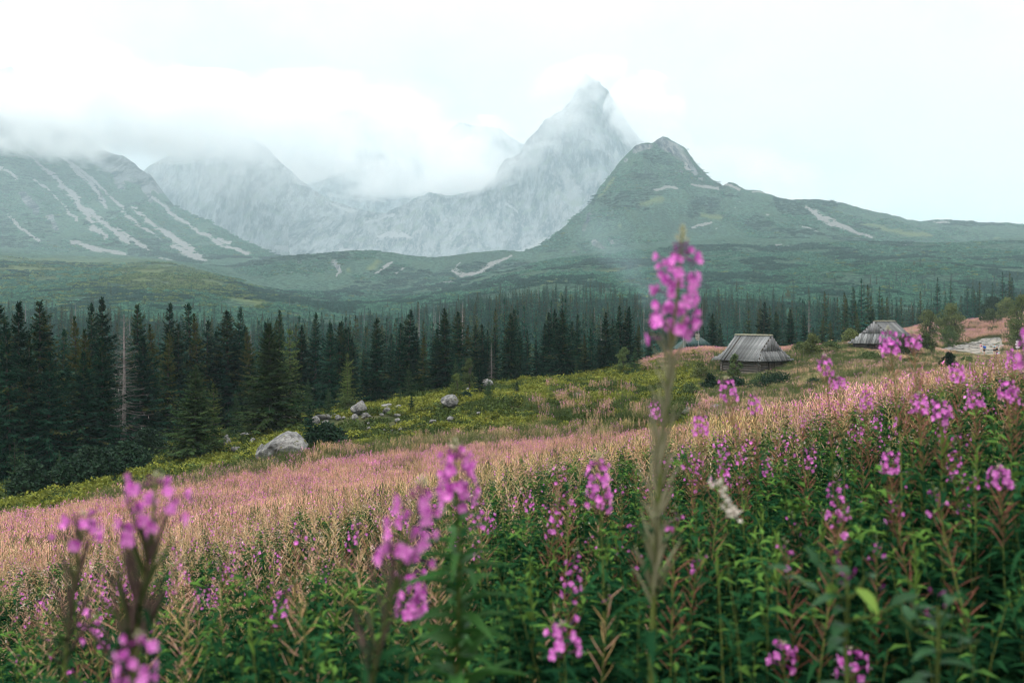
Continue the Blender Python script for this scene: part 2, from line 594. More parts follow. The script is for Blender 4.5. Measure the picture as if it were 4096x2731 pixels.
def ridge(name, sil, base, dc, db, masks, jag=1.2, depth=45.0, gully=14.0, rows=100, du=1.6, seed=0.0, rockmin=0.0, power=1.0, umin=None, umax=None):
    sil, base = np.asarray(sil, float), np.asarray(base, float)
    far = np.max(np.asarray(dc)[:, 1] if not np.isscalar(dc) else dc) > 1850 and seed != 1.0
    sc_ = DM if far else 1.0
    us = np.arange(sil[0, 0], sil[-1, 0] + 0.01, du)
    dcv = np.interp(us, *np.asarray(dc, float).T) if not np.isscalar(dc) else np.full(len(us), float(dc))
    dbv = np.interp(us, *np.asarray(db, float).T) if not np.isscalar(db) else np.full(len(us), float(db))
    dcv, dbv, depth, gully = dcv * sc_, dbv * sc_, depth * sc_, gully * sc_
    vc = np.interp(us, sil[:, 0], sil[:, 1])
    vc = vc + jag * (fbm(us / 14.0, seed, 0, 4) + 0.8 * ridged(us / 4.5, seed + 5, 0, 2) - 0.4)
    vb = np.interp(us, base[:, 0], base[:, 1])
    t = np.linspace(0, 1, rows)[:, None]
    v = vb + (vc - vb) * t
    y = dbv + (dcv - dbv) * (t ** power)
    u = np.repeat(us[None, :], rows, 0)
    X = (u - 512) / F * y
    Z = (VH - v) / F * y
    env = np.sin(np.clip(t, 0, 1) * math.pi * 0.93 + 0.1) ** 0.7
    Xs, Zs = X / sc_, Z / sc_
    g = ridged(Xs / 120.0, Zs / 420.0 + Xs / 500.0, seed, 4)
    d = env * (depth * fbm(Xs / 260.0, Zs / 260.0, seed + 3, 5) - gully * 2.2 * g + gully * 0.8 * fbm(Xs / 22.0, Zs / 30.0, seed + 9, 3))
    Y = y + d
    # the far side falls away behind the crest
    nb = 14
    tb = np.linspace(0, 1, nb + 1)[1:, None]
    Yb = Y[-1:] + tb * (dcv - dbv + 150.0) * 0.9
    Zb = Z[-1:] + (np.minimum((VH - vb) / F * dbv, Z[-1]) - Z[-1:]) * tb ** 0.9
    Xb = np.repeat(X[-1:], nb, 0)
    X, Y, Z = np.vstack([X, Xb]), np.vstack([Y, Yb]), np.vstack([Z, Zb])
    mb = MB()
    mb.add(np.stack([X, Y, Z], -1), grid_faces(rows + nb, len(us)))
    at = {}
    fl_u, fl_v = np.vstack([u, np.repeat(u[-1:], nb, 0)]).ravel(), np.vstack([v, np.repeat(v[-1:], nb, 0)]).ravel()
    for k in mask_keys:
        at[k] = poly_mask(fl_u, fl_v, masks.get(k, []), 3.0, seed)
    if rockmin:
        at["rock"] = np.maximum(at["rock"], rockmin)
    if "rock_above" in masks:
        vr = np.interp(fl_u, *np.asarray(masks["rock_above"], float).T)
        at["rock"] = np.maximum(at["rock"], sstep(-14, 14, vr - fl_v + 9 * fbm(fl_u / 12, fl_v / 12, seed, 3)))
    o = mb.obj(name, M_SLOPE, None, True, at)
    tag(o, kind="structure")
    RIDGES.append((np.stack([X, Y, Z], -1)[:rows], {kk: vv.reshape(rows + nb, -1)[:rows] for kk, vv in at.items()}, seed))
    return o


RIDGES = []
# dark crest on the far left, partly in cloud, with long scree streaks running down to the right
ridge("mountain", [(-60, 30), (0, 70), (12, 66), (28, 84), (45, 108), (57, 113), (74, 122), (88, 136), (104, 150), (126, 157), (140, 168), (152, 177), (158, 188), (172, 205), (192, 214), (226, 231), (250, 245), (279, 256), (300, 262)],
      [(-60, 262), (100, 266), (200, 266), (300, 268)], [(-60, 2400), (120, 2150), (300, 1500)], 1300,
      {"scree": [[(60, 153, 2), (75, 170, 3), (92, 190, 4), (103, 205, 3)], [(30, 155, 2), (45, 170, 3), (62, 188, 4), (78, 206, 6), (88, 218, 5), (95, 227, 7), (108, 237, 4)],
                 [(80, 206, 3), (102, 220, 4), (118, 232, 5), (130, 243, 4)], [(74, 241, 3), (92, 247, 4), (115, 252, 4), (130, 257, 2)], [(0, 214, 1.5), (18, 226, 3), (36, 242, 2)],
                 [(130, 205, 2), (150, 222, 4), (170, 235, 6), (185, 246, 7), (200, 256, 5)], [(172, 246, 4), (190, 254, 6), (205, 260, 3)], [(150, 195, 2), (175, 215, 3), (200, 232, 3), (220, 244, 4)],
                 [(218, 238, 4), (228, 242, 3)], [(0, 165, 2), (16, 178, 3)], [(120, 228, 2), (142, 246, 4), (150, 252, 2)], [(160, 260, 4), (172, 262, 4)], [(225, 246, 3), (245, 253, 4)],
                 [(68, 160, 2), (100, 188, 2.5), (128, 215, 2.5), (160, 240, 2)], [(35, 180, 2), (60, 205, 2), (75, 220, 2)]],
       "rock": [[(110, 165, 8), (120, 185, 7)], [(20, 195, 9), (30, 210, 7)], [(140, 185, 5), (150, 200, 5)], [(60, 130, 12), (80, 142, 10)], [(45, 215, 5), (55, 228, 4)], [(10, 80, 20)], [(85, 175, 4), (100, 200, 5)]],
       "rock_above": [(-60, 140), (80, 158), (150, 188), (200, 205), (300, 200)]},
      jag=1.5, depth=40, gully=15, seed=1.0)

# grey rock wall left of the cirque
ridge("mountain", [(120, 190), (150, 165), (175, 152), (195, 143), (215, 138), (235, 136), (255, 140), (270, 150), (280, 162), (298, 178), (312, 190), (330, 200), (350, 207), (375, 213), (400, 222)],
      [(120, 262), (270, 268), (400, 268)], 2350, 2050,
      {"grass": [[(295, 193, 3), (310, 196, 3)], [(310, 240, 5)]], "scree": [[(330, 203, 2), (350, 210, 3), (372, 216, 2)], [(280, 248, 4), (305, 252, 7), (315, 250, 4)], [(345, 246, 4), (355, 252, 3)]], "rock": []},
      jag=1.2, depth=60, gully=20, seed=2.0, rockmin=0.72)

# back wall of the cirque, far away and mostly inside the cloud
ridge("mountain", [(230, 190), (270, 140), (300, 124), (330, 114), (352, 112), (361, 115), (364, 112), (370, 114), (375, 111), (382, 114), (400, 122), (420, 138), (440, 142), (452, 128), (460, 124), (475, 125), (500, 130), (530, 150), (560, 170)],
      [(230, 245), (560, 245)], 3500, 2900,
      {"grass": [[(400, 190, 6)], [(440, 180, 6)]], "scree": [[(330, 195, 3), (365, 202, 3), (385, 200, 2)], [(300, 190, 2), (340, 205, 2)]]},
      jag=2.0, depth=110, gully=30, seed=3.0, rockmin=0.72)

# cirque step: slabby rock band below the wall
ridge("mountain", [(290, 222), (330, 216), (360, 211), (385, 214), (412, 200), (430, 193), (450, 196), (480, 190), (520, 186), (560, 190), (600, 200)],
      [(290, 262), (420, 264), (600, 266)], 2150, 1800,
      {"grass": [[(400, 220, 5)], [(365, 242, 6)], [(470, 205, 5)]], "scree": [[(380, 236, 3), (398, 234, 6), (412, 238, 3)], [(340, 250, 3), (370, 252, 4)], [(365, 224, 2), (395, 214, 2)]]},
      jag=1.2, depth=50, gully=18, seed=4.0, rockmin=0.74)

# the great pyramid peak
ridge("mountain", [(440, 225), (470, 203), (480, 192), (487, 185), (494, 179), (497, 171), (501, 164), (507, 160), (514, 155), (520, 152), (525, 144), (530, 139), (537, 133), (541, 126), (546, 121), (550, 119), (557, 115), (563, 110), (569, 103), (573, 97), (576, 91), (578, 83), (582, 77), (586, 74), (590, 78), (596, 80), (601, 83), (606, 88), (610, 94), (617, 106), (626, 120), (634, 134), (642, 142), (655, 155), (670, 175), (700, 205), (720, 225)],
      [(440, 262), (720, 262)], [(440, 2050), (585, 2250), (720, 2050)], 1700,
      {"grass": [[(520, 252, 5), (545, 240, 5), (560, 228, 4)], [(590, 190, 6)], [(555, 175, 4)], [(610, 170, 6), (600, 195, 6)]], "scree": [[(500, 256, 3), (525, 250, 4), (545, 238, 3)], [(505, 200, 2), (520, 210, 2)]]},
      jag=2.2, depth=65, gully=26, seed=5.0, rockmin=0.70)

# nearer green ridge with its rocky knob, falling away to the right
ridge("mountain", [(452, 284), (470, 274), (490, 262), (510, 256), (540, 246), (560, 230), (575, 216), (590, 204), (600, 186), (610, 175), (620, 162), (628, 153), (634, 147), (642, 144), (652, 144), (657, 139), (663, 136.5), (667, 137), (672, 141), (680, 145), (686, 149), (691, 157), (700, 168), (708, 177), (715, 182), (722, 186), (728, 182), (735, 184), (745, 190),
                  (752, 190), (765, 193), (780, 197), (792, 200), (800, 199), (815, 199), (830, 201), (850, 205), (870, 211), (890, 214), (905, 219), (920, 221), (940, 220), (960, 221), (980, 223), (1000, 223), (1024, 225), (1085, 230)],
      [(452, 290), (520, 282), (600, 266), (700, 254), (800, 252), (1085, 254)], [(452, 1200), (600, 1500), (667, 1650), (800, 1550), (1085, 1500)], [(452, 1130), (700, 1180), (1085, 1180)],
      {"scree": [[(566, 224, 2), (550, 234, 3), (535, 242, 3.5), (520, 250, 3), (510, 255, 2)], [(652, 190, 2), (664, 189, 3), (676, 189, 2)], [(690, 186, 2), (705, 187, 3), (716, 189, 3)], [(718, 183, 2), (728, 186, 3), (738, 189, 2.5)],
                 [(806, 205, 2), (812, 211, 4), (820, 215, 4), (832, 222, 4), (846, 228, 3.5), (858, 233, 3), (872, 237, 2)], [(800, 227, 1.2), (815, 230, 1.8), (830, 235, 1.5)], [(826, 217, 1.5), (836, 219, 1.5)],
                 [(690, 228, 2), (700, 224, 3), (710, 222, 2)], [(750, 191, 1.5), (770, 194, 1.2)], [(785, 198, 1), (794, 199, 1.5)], [(910, 219, 1.2), (918, 220, 1.2)], [(930, 222, 1.5), (946, 222, 2)], [(683, 165, 3), (690, 172, 2)],
                 [(738, 202, 1.2)], [(765, 215, 1.5)], [(760, 212, 1)], [(735, 208, 1)], [(752, 216, 1)], [(850, 222, 1)], [(570, 268, 2)], [(690, 240, 1)], [(715, 228, 1.5)]],
       "rock": [[(657, 140, 9), (672, 150, 12), (686, 162, 9), (694, 172, 6)], [(636, 150, 7), (648, 147, 6)], [(590, 214, 4), (586, 228, 4)], [(595, 240, 5), (606, 250, 4)], [(612, 240, 4)], [(625, 160, 4)], [(700, 178, 4)], [(575, 250, 3)], [(680, 172, 4)]],
       "grass": [[(700, 214, 4), (722, 218, 5)], [(860, 222, 1.5), (880, 228, 3), (905, 235, 4), (925, 236, 3)], [(840, 217, 1.5)], [(600, 195, 3), (615, 178, 3)], [(640, 205, 5), (660, 200, 5)], [(620, 225, 4)], [(560, 240, 3)], [(985, 240, 3)]]},
      jag=0.9, depth=42, gully=17, seed=6.0, du=1.3, rows=130)

# low green moraine in the middle of the cirque mouth
ridge("hill", [(225, 272), (255, 262), (280, 256), (300, 255), (330, 252), (350, 250.5), (372, 250.5), (395, 253), (415, 256), (432, 257), (448, 256), (470, 253), (490, 251), (505, 250), (525, 252), (545, 258), (570, 270)],
      [(225, 296), (330, 300), (450, 296), (570, 282)], 1300, 1060,
      {"scree": [[(392, 262, 2), (384, 268, 2.5), (376, 272, 2)], [(405, 268, 1), (398, 273, 1.5)], [(452, 270, 2), (462, 276, 3), (480, 272, 5), (490, 264, 4), (500, 260, 2.5), (512, 256, 2)], [(440, 284, 3), (455, 280, 3)], [(460, 262, 1), (455, 268, 1.2), (464, 273, 1.2)], [(340, 265, 1), (338, 275, 2)], [(293, 272, 1.5)]],
       "grass": [[(380, 262, 4), (372, 268, 5)], [(465, 282, 6), (445, 288, 5)], [(350, 270, 4)], [(320, 272, 3)]],
       "rock": [[(335, 262, 4), (340, 272, 3)], [(300, 262, 3)]]},
      jag=0.6, depth=14, gully=5, seed=8.0, rows=70)
# ------------------------------------------------------------------ log huts
def wood_mat(name, a, b, streak=(0.10, 0.10, 0.10)):
    m = NT(name)
    tc = m.n("ShaderNodeTexCoord").outputs["Object"]
    v1 = m.n("ShaderNodeMapping", {"Vector": tc, "Scale": (14.0, 1.2, 14.0)}).outputs[0]
    n1 = m.noise(1.0, 5.0, 0.6, v1)
    n2 = m.noise(2.2, 4.0, 0.65, tc)
    c = m.mix(m.ramp(n1, 0.3, 0.7), a, b)
    c = m.mix(m.math('MULTIPLY', m.ramp(n2, 0.5, 0.72), 0.6), c, streak)
    c = m.n("ShaderNodeHueSaturation", {"Value": m.math('MULTIPLY_ADD', m.rand(), 0.75, 0.55), "Color": c}).outputs[0]
    return m.finish(m.diffuse(c, 0.85, m.bump(n1, 0.5, 0.01), 0.15))


M_PLANK = wood_mat("weathered_grey_boards", (0.08, 0.09, 0.095), (0.24, 0.255, 0.26), (0.045, 0.046, 0.045))
M_GABLE = wood_mat("weathered_gable_boards", (0.13, 0.14, 0.15), (0.26, 0.27, 0.28), (0.09, 0.09, 0.09))
M_LOG = wood_mat("weathered_logs", (0.08, 0.076, 0.07), (0.20, 0.185, 0.165), (0.04, 0.037, 0.034))
M_DOOR = wood_mat("dark_door_boards", (0.03, 0.027, 0.024), (0.07, 0.06, 0.05), (0.02, 0.02, 0.02))
M_RIDGE = plainmat("mossy_ridge_boards", (0.10, 0.11, 0.06), (0.24, 0.24, 0.19), 4.0, 0.9)


def plank(parent, a, b, nrm, w, th, mat, name="plank", jitter=0.0):
    """board from a to b (local points of its hut), width w, thickness th, face normal nrm"""
    a, b, nrm = np.asarray(a, float), np.asarray(b, float), np.asarray(nrm, float)
    d = b - a
    L = np.linalg.norm(d)
    d /= L
    s = np.cross(d, nrm)
    s /= np.linalg.norm(s)
    n = np.cross(s, d)
    mb = MB()
    v, f = box((0, 0, 0), (w, L, th))
    v[:, 2] += 0.006 * np.sin(v[:, 0] * 40)
    mb.add(v, f)
    o = mb.obj(name, mat, parent)
    c = (a + b) / 2
    M = Matrix.Identity(4)
    for i in range(3):
        M[i][0], M[i][1], M[i][2], M[i][3] = s[i], d[i], n[i], c[i]
    o.matrix_local = M
    return o


def hut(name, label, loc, rz, L, W, he, hr, sk, skh, wallin, nmain, nsk, gap=None, seed=1):
    """ridge along local x, half-hipped board roof: sk = inset of the gable, skh = height of the skirt"""
    rnd = random.Random(seed)
    t = empty(name, loc, rz)
    tag(t, label, "hut", "old wooden herders' huts")
    roof = MB()
    # closed under-roof (dark boards the planks lie on)
    l, w = L / 2, W / 2
    wr = w * (1 - skh / hr)
    e = 0.03
    rv = [(-l, -w, he - e), (l, -w, he - e), (l, w, he - e), (-l, w, he - e), (-l + sk, -wr, he + skh - e), (l - sk, -wr, he + skh - e), (l - sk, wr, he + skh - e), (-l + sk, wr, he + skh - e),
          (-l + sk, 0, he + hr - e), (l - sk, 0, he + hr - e)]
    roof.add(rv, [[0, 1, 5, 4], [2, 3, 7, 6], [1, 2, 6, 5], [3, 0, 4, 7], [4, 5, 9, 8], [6, 7, 8, 9], [3, 2, 1, 0]])
    roof.add([rv[5], rv[6], rv[9]], [[0, 1, 2]])
    roof.add([rv[7], rv[4], rv[8]], [[0, 1, 2]])
    r = roof.obj("roof", M_DOOR, t)
    for sgn in (-1, 1):
        n = np.array([0, sgn * hr, w])
        n = n / np.linalg.norm(n)
        for i in range(nmain):
            x = -l + (i + 0.5) * L / nmain
            pw = L / nmain
            if gap and sgn == gap[0] and i == gap[1]:
                continue
            # boards near the hips stop at the hip line
            top = 1.0
            if abs(x) > l - sk:
                top = skh / hr * (l - abs(x)) / sk
            if top < 0.04:
                continue
            lift = 0.028 if i % 2 else 0.004
            off = n * (lift + rnd.uniform(0, .006))
            a = np.array([x, sgn * (w + rnd.uniform(0.0, .09)), he - 0.02]) + off
            b = np.array([x, sgn * w * (1 - top), he + hr * top]) + off
            plank(r, a, b, n, pw * (1.12 if i % 2 else 0.98), 0.025, M_PLANK)
        ns = np.array([sgn * skh, 0, sk])
        ns = ns / np.linalg.norm(ns)
        for i in range(nsk):
            y = -w + (i + 0.5) * W / nsk
            top = 1.0 if abs(y) <= wr else (w - abs(y)) / (w - wr)
            if top < 0.05:
                continue
            lift = 0.028 if i % 2 else 0.004
            off = ns * (lift + rnd.uniform(0, .006))
            a = np.array([sgn * (l + rnd.uniform(0.0, .06)), y, he - 0.02]) + off
            b = np.array([sgn * (l - sk * top), y, he + skh * top]) + off
            plank(r, a, b, ns, W / nsk * (1.10 if i % 2 else 0.98), 0.025, M_PLANK)
        # vertical boards of the gable
        ng = 11
        for i in range(ng):
            y = -wr + (i + 0.5) * 2 * wr / ng
            hh = (hr - skh) * (1 - abs(y) / wr)
            if hh < 0.12:
                continue
            x = sgn * (l - sk + 0.03 + (0.012 if i % 2 else 0.0))
            plank(r, (x, y, he + skh - 0.03), (x, y, he + skh + hh - 0.04), (sgn, 0, 0), 2 * wr / ng * 0.97, 0.02, M_GABLE, "gable_board")
    plank(r, (-l + sk - .1, -0.07, he + hr + .03), (l - sk + .1, -0.07, he + hr + .03), (0, -.5, .8), 0.24, 0.035, M_RIDGE, "ridge_board")
    plank(r, (-l + sk - .1, 0.07, he + hr + .02), (l - sk + .1, 0.07, he + hr + .02), (0, .5, .8), 0.22, 0.035, M_RIDGE, "ridge_board")
    # log walls
    lw, ww = l - wallin, w - wallin
    wall = MB()
    wall.add(*box((0, 0, (he + .25 - .6) / 2), (2 * lw - 0.16, 2 * ww - 0.16, he + .85)))
    wl = wall.obj("wall", M_DOOR, t)
    nl = 7
    lh = (he + 0.35) / nl
    for i in range(nl):
        z = (i + 0.5) * lh - 0.1
        for s in (-1, 1):
            for (a, b, dz) in (((-lw - .22, s * ww, z), (lw + .22, s * ww, z), 0.0), ((s * lw, -ww - .22, z), (s * lw, ww + .22, z), lh / 2)):
                mb = MB()
                d = np.array(b) - np.array(a)
                ln = np.linalg.norm(d)
                pts = [np.array([0, -ln / 2, 0]), np.array([0, 0, rnd.uniform(-.01, .01)]), np.array([0, ln / 2, 0])]
                v, f = tube(pts, [lh * .50, lh * .53, lh * .48], 8)
                mb.add(v, f)
                for k in (0, 2):
                    mb.add(v[k * 8:(k + 1) * 8], [list(range(8))])
                o = mb.obj("log", M_LOG, wl, True)
                o.location = (np.array(a) + np.array(b)) / 2 + np.array([0, 0, dz])
                o.rotation_euler = (0, 0, math.atan2(d[1], d[0]) - math.pi / 2)
    dr = MB()
    dr.add(*box((lw + 0.16, -0.25, 0.66), (0.08, 0.95, 1.45)))
    door = dr.obj("door", M_DOOR, t)
    for i in range(5):
        plank(door, (lw + 0.215, -0.25 - .38 + i * .19, 0.0), (lw + 0.215, -0.25 - .38 + i * .19, 1.36), (1, 0, 0), 0.175, 0.02, M_DOOR, "door_board")
    return t


h1 = P(753.5, 359.5, 105)
hut("log_hut", "grey log hut with ridge running left, long board roof with one dark open gap", (h1[0], h1[1], h1[2] - 1.55), math.radians(-56), 6.25, 5.25, 1.55, 2.62, 0.62, 1.0, 0.62, 27, 14, gap=(-1, 6), seed=3)
h2 = P(884.5, 342.8, 117)
hut("log_hut", "smaller looking grey board hut standing further right beside the stony path", (h2[0], h2[1], h2[2] - 1.5), math.radians(222), 6.2, 5.9, 1.5, 2.6, 0.72, 1.15, 0.6, 27, 16, seed=8)

# low plank step before the first hut's door
b = empty("bench", P(779, 374.0, 101.5), math.radians(-56))
tag(b, "low weathered plank bench in the grass by the hut door", "bench")
mb = MB(); mb.add(*box((0, 0, 0.30), (0.42, 1.9, 0.06))); mb.obj("seat", M_PLANK, b)
for s in (-.75, .75):
    mb = MB(); mb.add(*box((0, s, 0.0), (0.3, 0.12, 0.54))); mb.obj("leg", M_LOG, b)

# ------------------------------------------------------------------ green-roofed house, mast, signpost
M_TEAL = plainmat("green_metal_roof", (0.012, 0.04, 0.04), (0.022, 0.062, 0.058), 2.0, 0.5)
M_STONE = plainmat("chimney_stone", (0.22, 0.20, 0.17), (0.45, 0.42, 0.36), 8.0, 0.9, 0.4)
M_WHITE = plainmat("white_paint", (0.70, 0.72, 0.72), (0.82, 0.83, 0.83), 6.0, 0.5)
M_STEEL = plainmat("grey_steel", (0.28, 0.30, 0.31), (0.42, 0.43, 0.44), 5.0, 0.45)
M_DWALL = plainmat("dark_timber_wall", (0.05, 0.045, 0.04), (0.09, 0.08, 0.07), 4.0, 0.8)

hp = P(694, 351, 150)
hs = empty("house", hp, math.radians(12))
tag(hs, "house with dark green metal roof and stone chimney half hidden behind the pink meadow", "house")
mb = MB(); mb.add(*box((0, 0, -1.0), (4.2, 5.0, 3.0))); mb.obj("wall", M_DWALL, hs)
mb = MB()
mb.add([(-2.6, -2.9, .4), (2.6, -2.9, .4), (2.6, 2.9, .4), (-2.6, 2.9, .4), (-1.2, 0, 2.1), (1.2, 0, 2.1)], [[0, 1, 5, 4], [2, 3, 4, 5], [3, 2, 1, 0]])
mb.add([(2.6, -2.9, .4), (2.6, 2.9, .4), (1.2, 0, 2.1)], [[0, 1, 2]])
mb.add([(-2.6, 2.9, .4), (-2.6, -2.9, .4), (-1.2, 0, 2.1)], [[0, 1, 2]])
rf = mb.obj("roof", M_TEAL, hs)
for k in range(9):
    x = -2.2 + k * .55
    tz = min(1.0, (2.6 - abs(x)) / 1.4)
    plank(rf, (x, -2.9, .43), (x, -2.9 + 2.9 * tz, .43 + 1.7 * tz), (0, -.5, .86), 0.05, 0.04, M_TEAL, "seam")
ch = MB(); ch.add(*box((0.35, -0.5, 1.75), (0.42, 0.42, 1.9))); cho = ch.obj("chimney", M_DWALL, hs)
rr = random.Random(4)
for k in range(7):
    for s in (0, 1):
        for fx, fy in ((0, -1), (1, 0), (-1, 0)):
            mb = MB()
            o = (-.11 + .22 * s + rr.uniform(-.02, .02))
            c = (0.35 + (o if fy else fx * .22), -0.5 + (fy * .22 if fy else o), 0.95 + k * .26)
            mb.add(*box(c, (.19 if fy else .05, .05 if fy else .19, .22 + rr.uniform(-.03, .02))))
            mb.obj("stone", M_STONE, cho)
mb = MB(); mb.add(*box((0.35, -0.5, 2.80), (0.56, 0.56, 0.08))); mb.obj("chimney_cap", M_DWALL, hs)

ms = empty("mast", P(683.5, 356, 146))
tag(ms, "slim instrument mast with white box antennas beside the green roofed house", "mast")
v, f = tube([(0, 0, -1), (0, 0, 4.9)], [.05, .035], 6); mb = MB(); mb.add(v, f); mb.obj("pole", M_STEEL, ms)
for dx, dz in ((-.22, 4.55), (.24, 4.5), (0, 3.3), (.02, 3.75)):
    mb = MB(); mb.add(*box((dx, -.05, dz), (.14, .12, .45 if dz > 4 else .2))); mb.obj("antenna", M_WHITE, ms)
mb = MB(); mb.add(*box((0, 0, 4.72), (.62, .04, .04))); mb.obj("crossbar", M_WHITE, ms)
v, f = tube([(2.35, 1, -1), (2.35, 1, 4.2)], [.03, .02], 5); mb = MB(); mb.add(v, f)
o = mb.obj("lightning_rod", M_STEEL, None); o.location = P(683.5, 356, 146); tag(o, "thin grey metal rod rising above the chimney of the green roofed house", "rod")

sg = P(1017.3, 357, 150)
sp = empty("signpost", sg)
tag(sp, "trail signpost with three white arrow boards on a pole at the right edge", "signpost")
v, f = tube([(0, 0, -.3), (0, 0, 2.62)], [.04, .04], 8); mb = MB(); mb.add(v, f); mb.obj("pole", M_STEEL, sp)
for z, sgn, w in ((2.38, 1, .50), (1.98, 1, .62), (1.55, -1, .62)):
    mb = MB()
    pts = [(-w / 2, -.055, z - .105), (w / 2 - .1, -.055, z - .105), (w / 2, -.055, z), (w / 2 - .1, -.055, z + .105), (-w / 2, -.055, z + .105)]
    pts = np.array([(sgn * x, y, zz) for x, y, zz in pts])
    back = pts + np.array([0, .02, 0])
    mb.add(np.vstack([pts, back]), [[0, 1, 2, 3, 4]])
    mb.add(np.vstack([pts, back]), [[9, 8, 7, 6, 5]])
    mb.add(np.vstack([pts, back]), [[i, i + 5, (i + 1) % 5 + 5, (i + 1) % 5] for i in range(5)])
    mb.obj("arrow_board", M_WHITE, sp)
mb = MB(); mb.add(*box((0, -.05, 2.18), (.3, .02, .14))); mb.obj("small_board", M_WHITE, sp)
mb = MB(); mb.add(*box((0, -.05, 1.76), (.22, .02, .14))); mb.obj("small_board", M_WHITE, sp)

# ------------------------------------------------------------------ stony footpath
M_PATH = plainmat("pale_trodden_gravel", (0.16, 0.15, 0.13), (0.30, 0.285, 0.25), 1.2, 0.95, 0.5, 0.05)
M_PSTONE = plainmat("pale_path_stone", (0.14, 0.145, 0.14), (0.38, 0.38, 0.36), 2.5, 0.85, 0.4, 0.03, obj=True)


def gpt(u, v):
    """point of the ground seen at picture position u, v (search along the ray)"""
    ys = np.linspace(60, 330, 1081)
    x = (u - 512) / F * ys
    z = (VH - v) / F * ys
    h = H(x, ys)
    k = np.argmax(h > z)
    return np.array([x[k], ys[k], h[k]]) if h[k] > z[k] else np.array([x[-1], ys[-1], h[-1]])


def rock_mesh(seed, sub=3, planes=9, flat=1.0, rough=0.12):
    import bmesh
    bm = bmesh.new()
    bmesh.ops.create_icosphere(bm, subdivisions=sub, radius=1.0)
    v = np.array([x.co[:] for x in bm.verts])
    f = np.array([[x.index for x in q.verts] for q in bm.faces])
    bm.free()
    r = np.random.default_rng(seed)
    for _ in range(planes):
        n = r.normal(size=3)
        n /= np.linalg.norm(n)
        c = r.uniform(0.55, 0.85)
        d = v @ n
        v = v - np.where(d > c, (d - c) * 0.9, 0)[:, None] * n
    v = v * (1 + rough * fbm(v[:, 0] * 2 + seed, v[:, 1] * 2, v[:, 2] * 2, 4))[:, None]
    v[:, 2] *= flat
    return v, f


path_pl = [(968, 352.6), (975, 349.5), (983, 346.8), (988, 343.5), (990.5, 340.2), (991.5, 338.3)]
wid = [4.6, 4.4, 3.4, 2.8, 2.2, 1.8]


def strip(lines, nm):
    mb = MB()
    for pl, ws in lines:
        c = np.array([gpt(*p) for p in pl])
        tt = np.linspace(0, len(c) - 1, 40)
        cx = np.stack([np.interp(tt, np.arange(len(c)), c[:, i]) for i in range(3)], 1)
        w = np.interp(tt, np.arange(len(ws)), ws)
        d = np.gradient(cx[:, :2], axis=0)
        d /= np.linalg.norm(d, axis=1)[:, None]
        nrm = np.stack([d[:, 1], -d[:, 0]], 1)
        k = np.linspace(-1, 1, 7)
        X = cx[:, None, :2] + nrm[:, None, :] * (w[:, None] * k)[..., None] * (1 + .2 * fbm(tt, 0, 5, 3))[:, None, None]
        Z = H(X[..., 0], X[..., 1]) + 0.05
        mb.add(np.concatenate([X, Z[..., None]], -1), grid_faces(40, 7))
    o = mb.obj(nm, M_PATH)
    tag(o, kind="structure")
    return o


pth = strip([(path_pl, wid), ([(946, 349.8), (956, 348.3), (966, 346.8), (976, 344.8), (984, 342.3)], [1.0, 1.6, 1.8, 2.0, 1.8])], "path")
prs = np.random.default_rng(5)
stone_protos = []
for k in range(5):
    v, f = rock_mesh(40 + k, 2, 7, 0.45, 0.15)
    mb = MB(); mb.add(v, f)
    stone_protos.append(mb.mesh("stone", M_PSTONE))
for k in range(130):
    if k < 62:
        tt = prs.uniform(0.15, 1); i = tt * (len(path_pl) - 1); a = int(min(i, len(path_pl) - 2))
        p = np.array(path_pl[a]) + (np.array(path_pl[a + 1]) - np.array(path_pl[a])) * (i - a)
        q = gpt(p[0], p[1]); w = np.interp(i, range(len(wid)), wid)
        q = q + np.array([prs.uniform(-w, w), prs.uniform(-1, 1), 0]); s = prs.uniform(.35, .85)
    else:
        p = np.array([prs.uniform(943, 986), 0.0]); p[1] = 350.2 - (p[0] - 943) * .19 + prs.normal(0, 1.3)
        q = gpt(p[0], p[1]); s = prs.uniform(.28, .8)
    o = bpy.data.objects.new("stone", stone_protos[k % 5]); COL.objects.link(o); o.parent = pth
    o.location = (q[0], q[1], float(H(q[0], q[1])) + .06); o.rotation_euler = (prs.uniform(-.15, .15), prs.uniform(-.15, .15), prs.uniform(0, 6.3))
    o.scale = (s, s * prs.uniform(.6, 1), s * prs.uniform(.5, .9))

# ------------------------------------------------------------------ hikers
M_SKIN = plainmat("skin", (0.50, 0.29, 0.21), (0.56, 0.34, 0.25), 5.0, 0.6)


def cloth(name, c):
    return plainmat(name, tuple(x * .85 for x in c), c, 9.0, 0.85, 0.2, 0.01)


def skin_mesh(name, verts, edges, mats, sub=1):
    me = bpy.data.meshes.new(name)
    me.from_pydata([v[:3] for v in verts], edges, [])
    o = bpy.data.objects.new(name, me)
    COL.objects.link(o)
    mod = o.modifiers.new("s", 'SKIN')
    mod.use_smooth_shade = True
    for i, v in enumerate(verts):
        sv = me.skin_vertices[0].data[i]
        sv.radius = (v[3], v[4] if len(v) > 4 else v[3])
        sv.use_root = (i == 0)
    s = o.modifiers.new("u", 'SUBSURF')
    s.levels = s.render_levels = sub
    dg = bpy.context.evaluated_depsgraph_get()
    new = bpy.data.meshes.new_from_object(o.evaluated_get(dg))
    bpy.data.objects.remove(o)
    new.materials.clear()
    new.materials.append(mats)
    return new


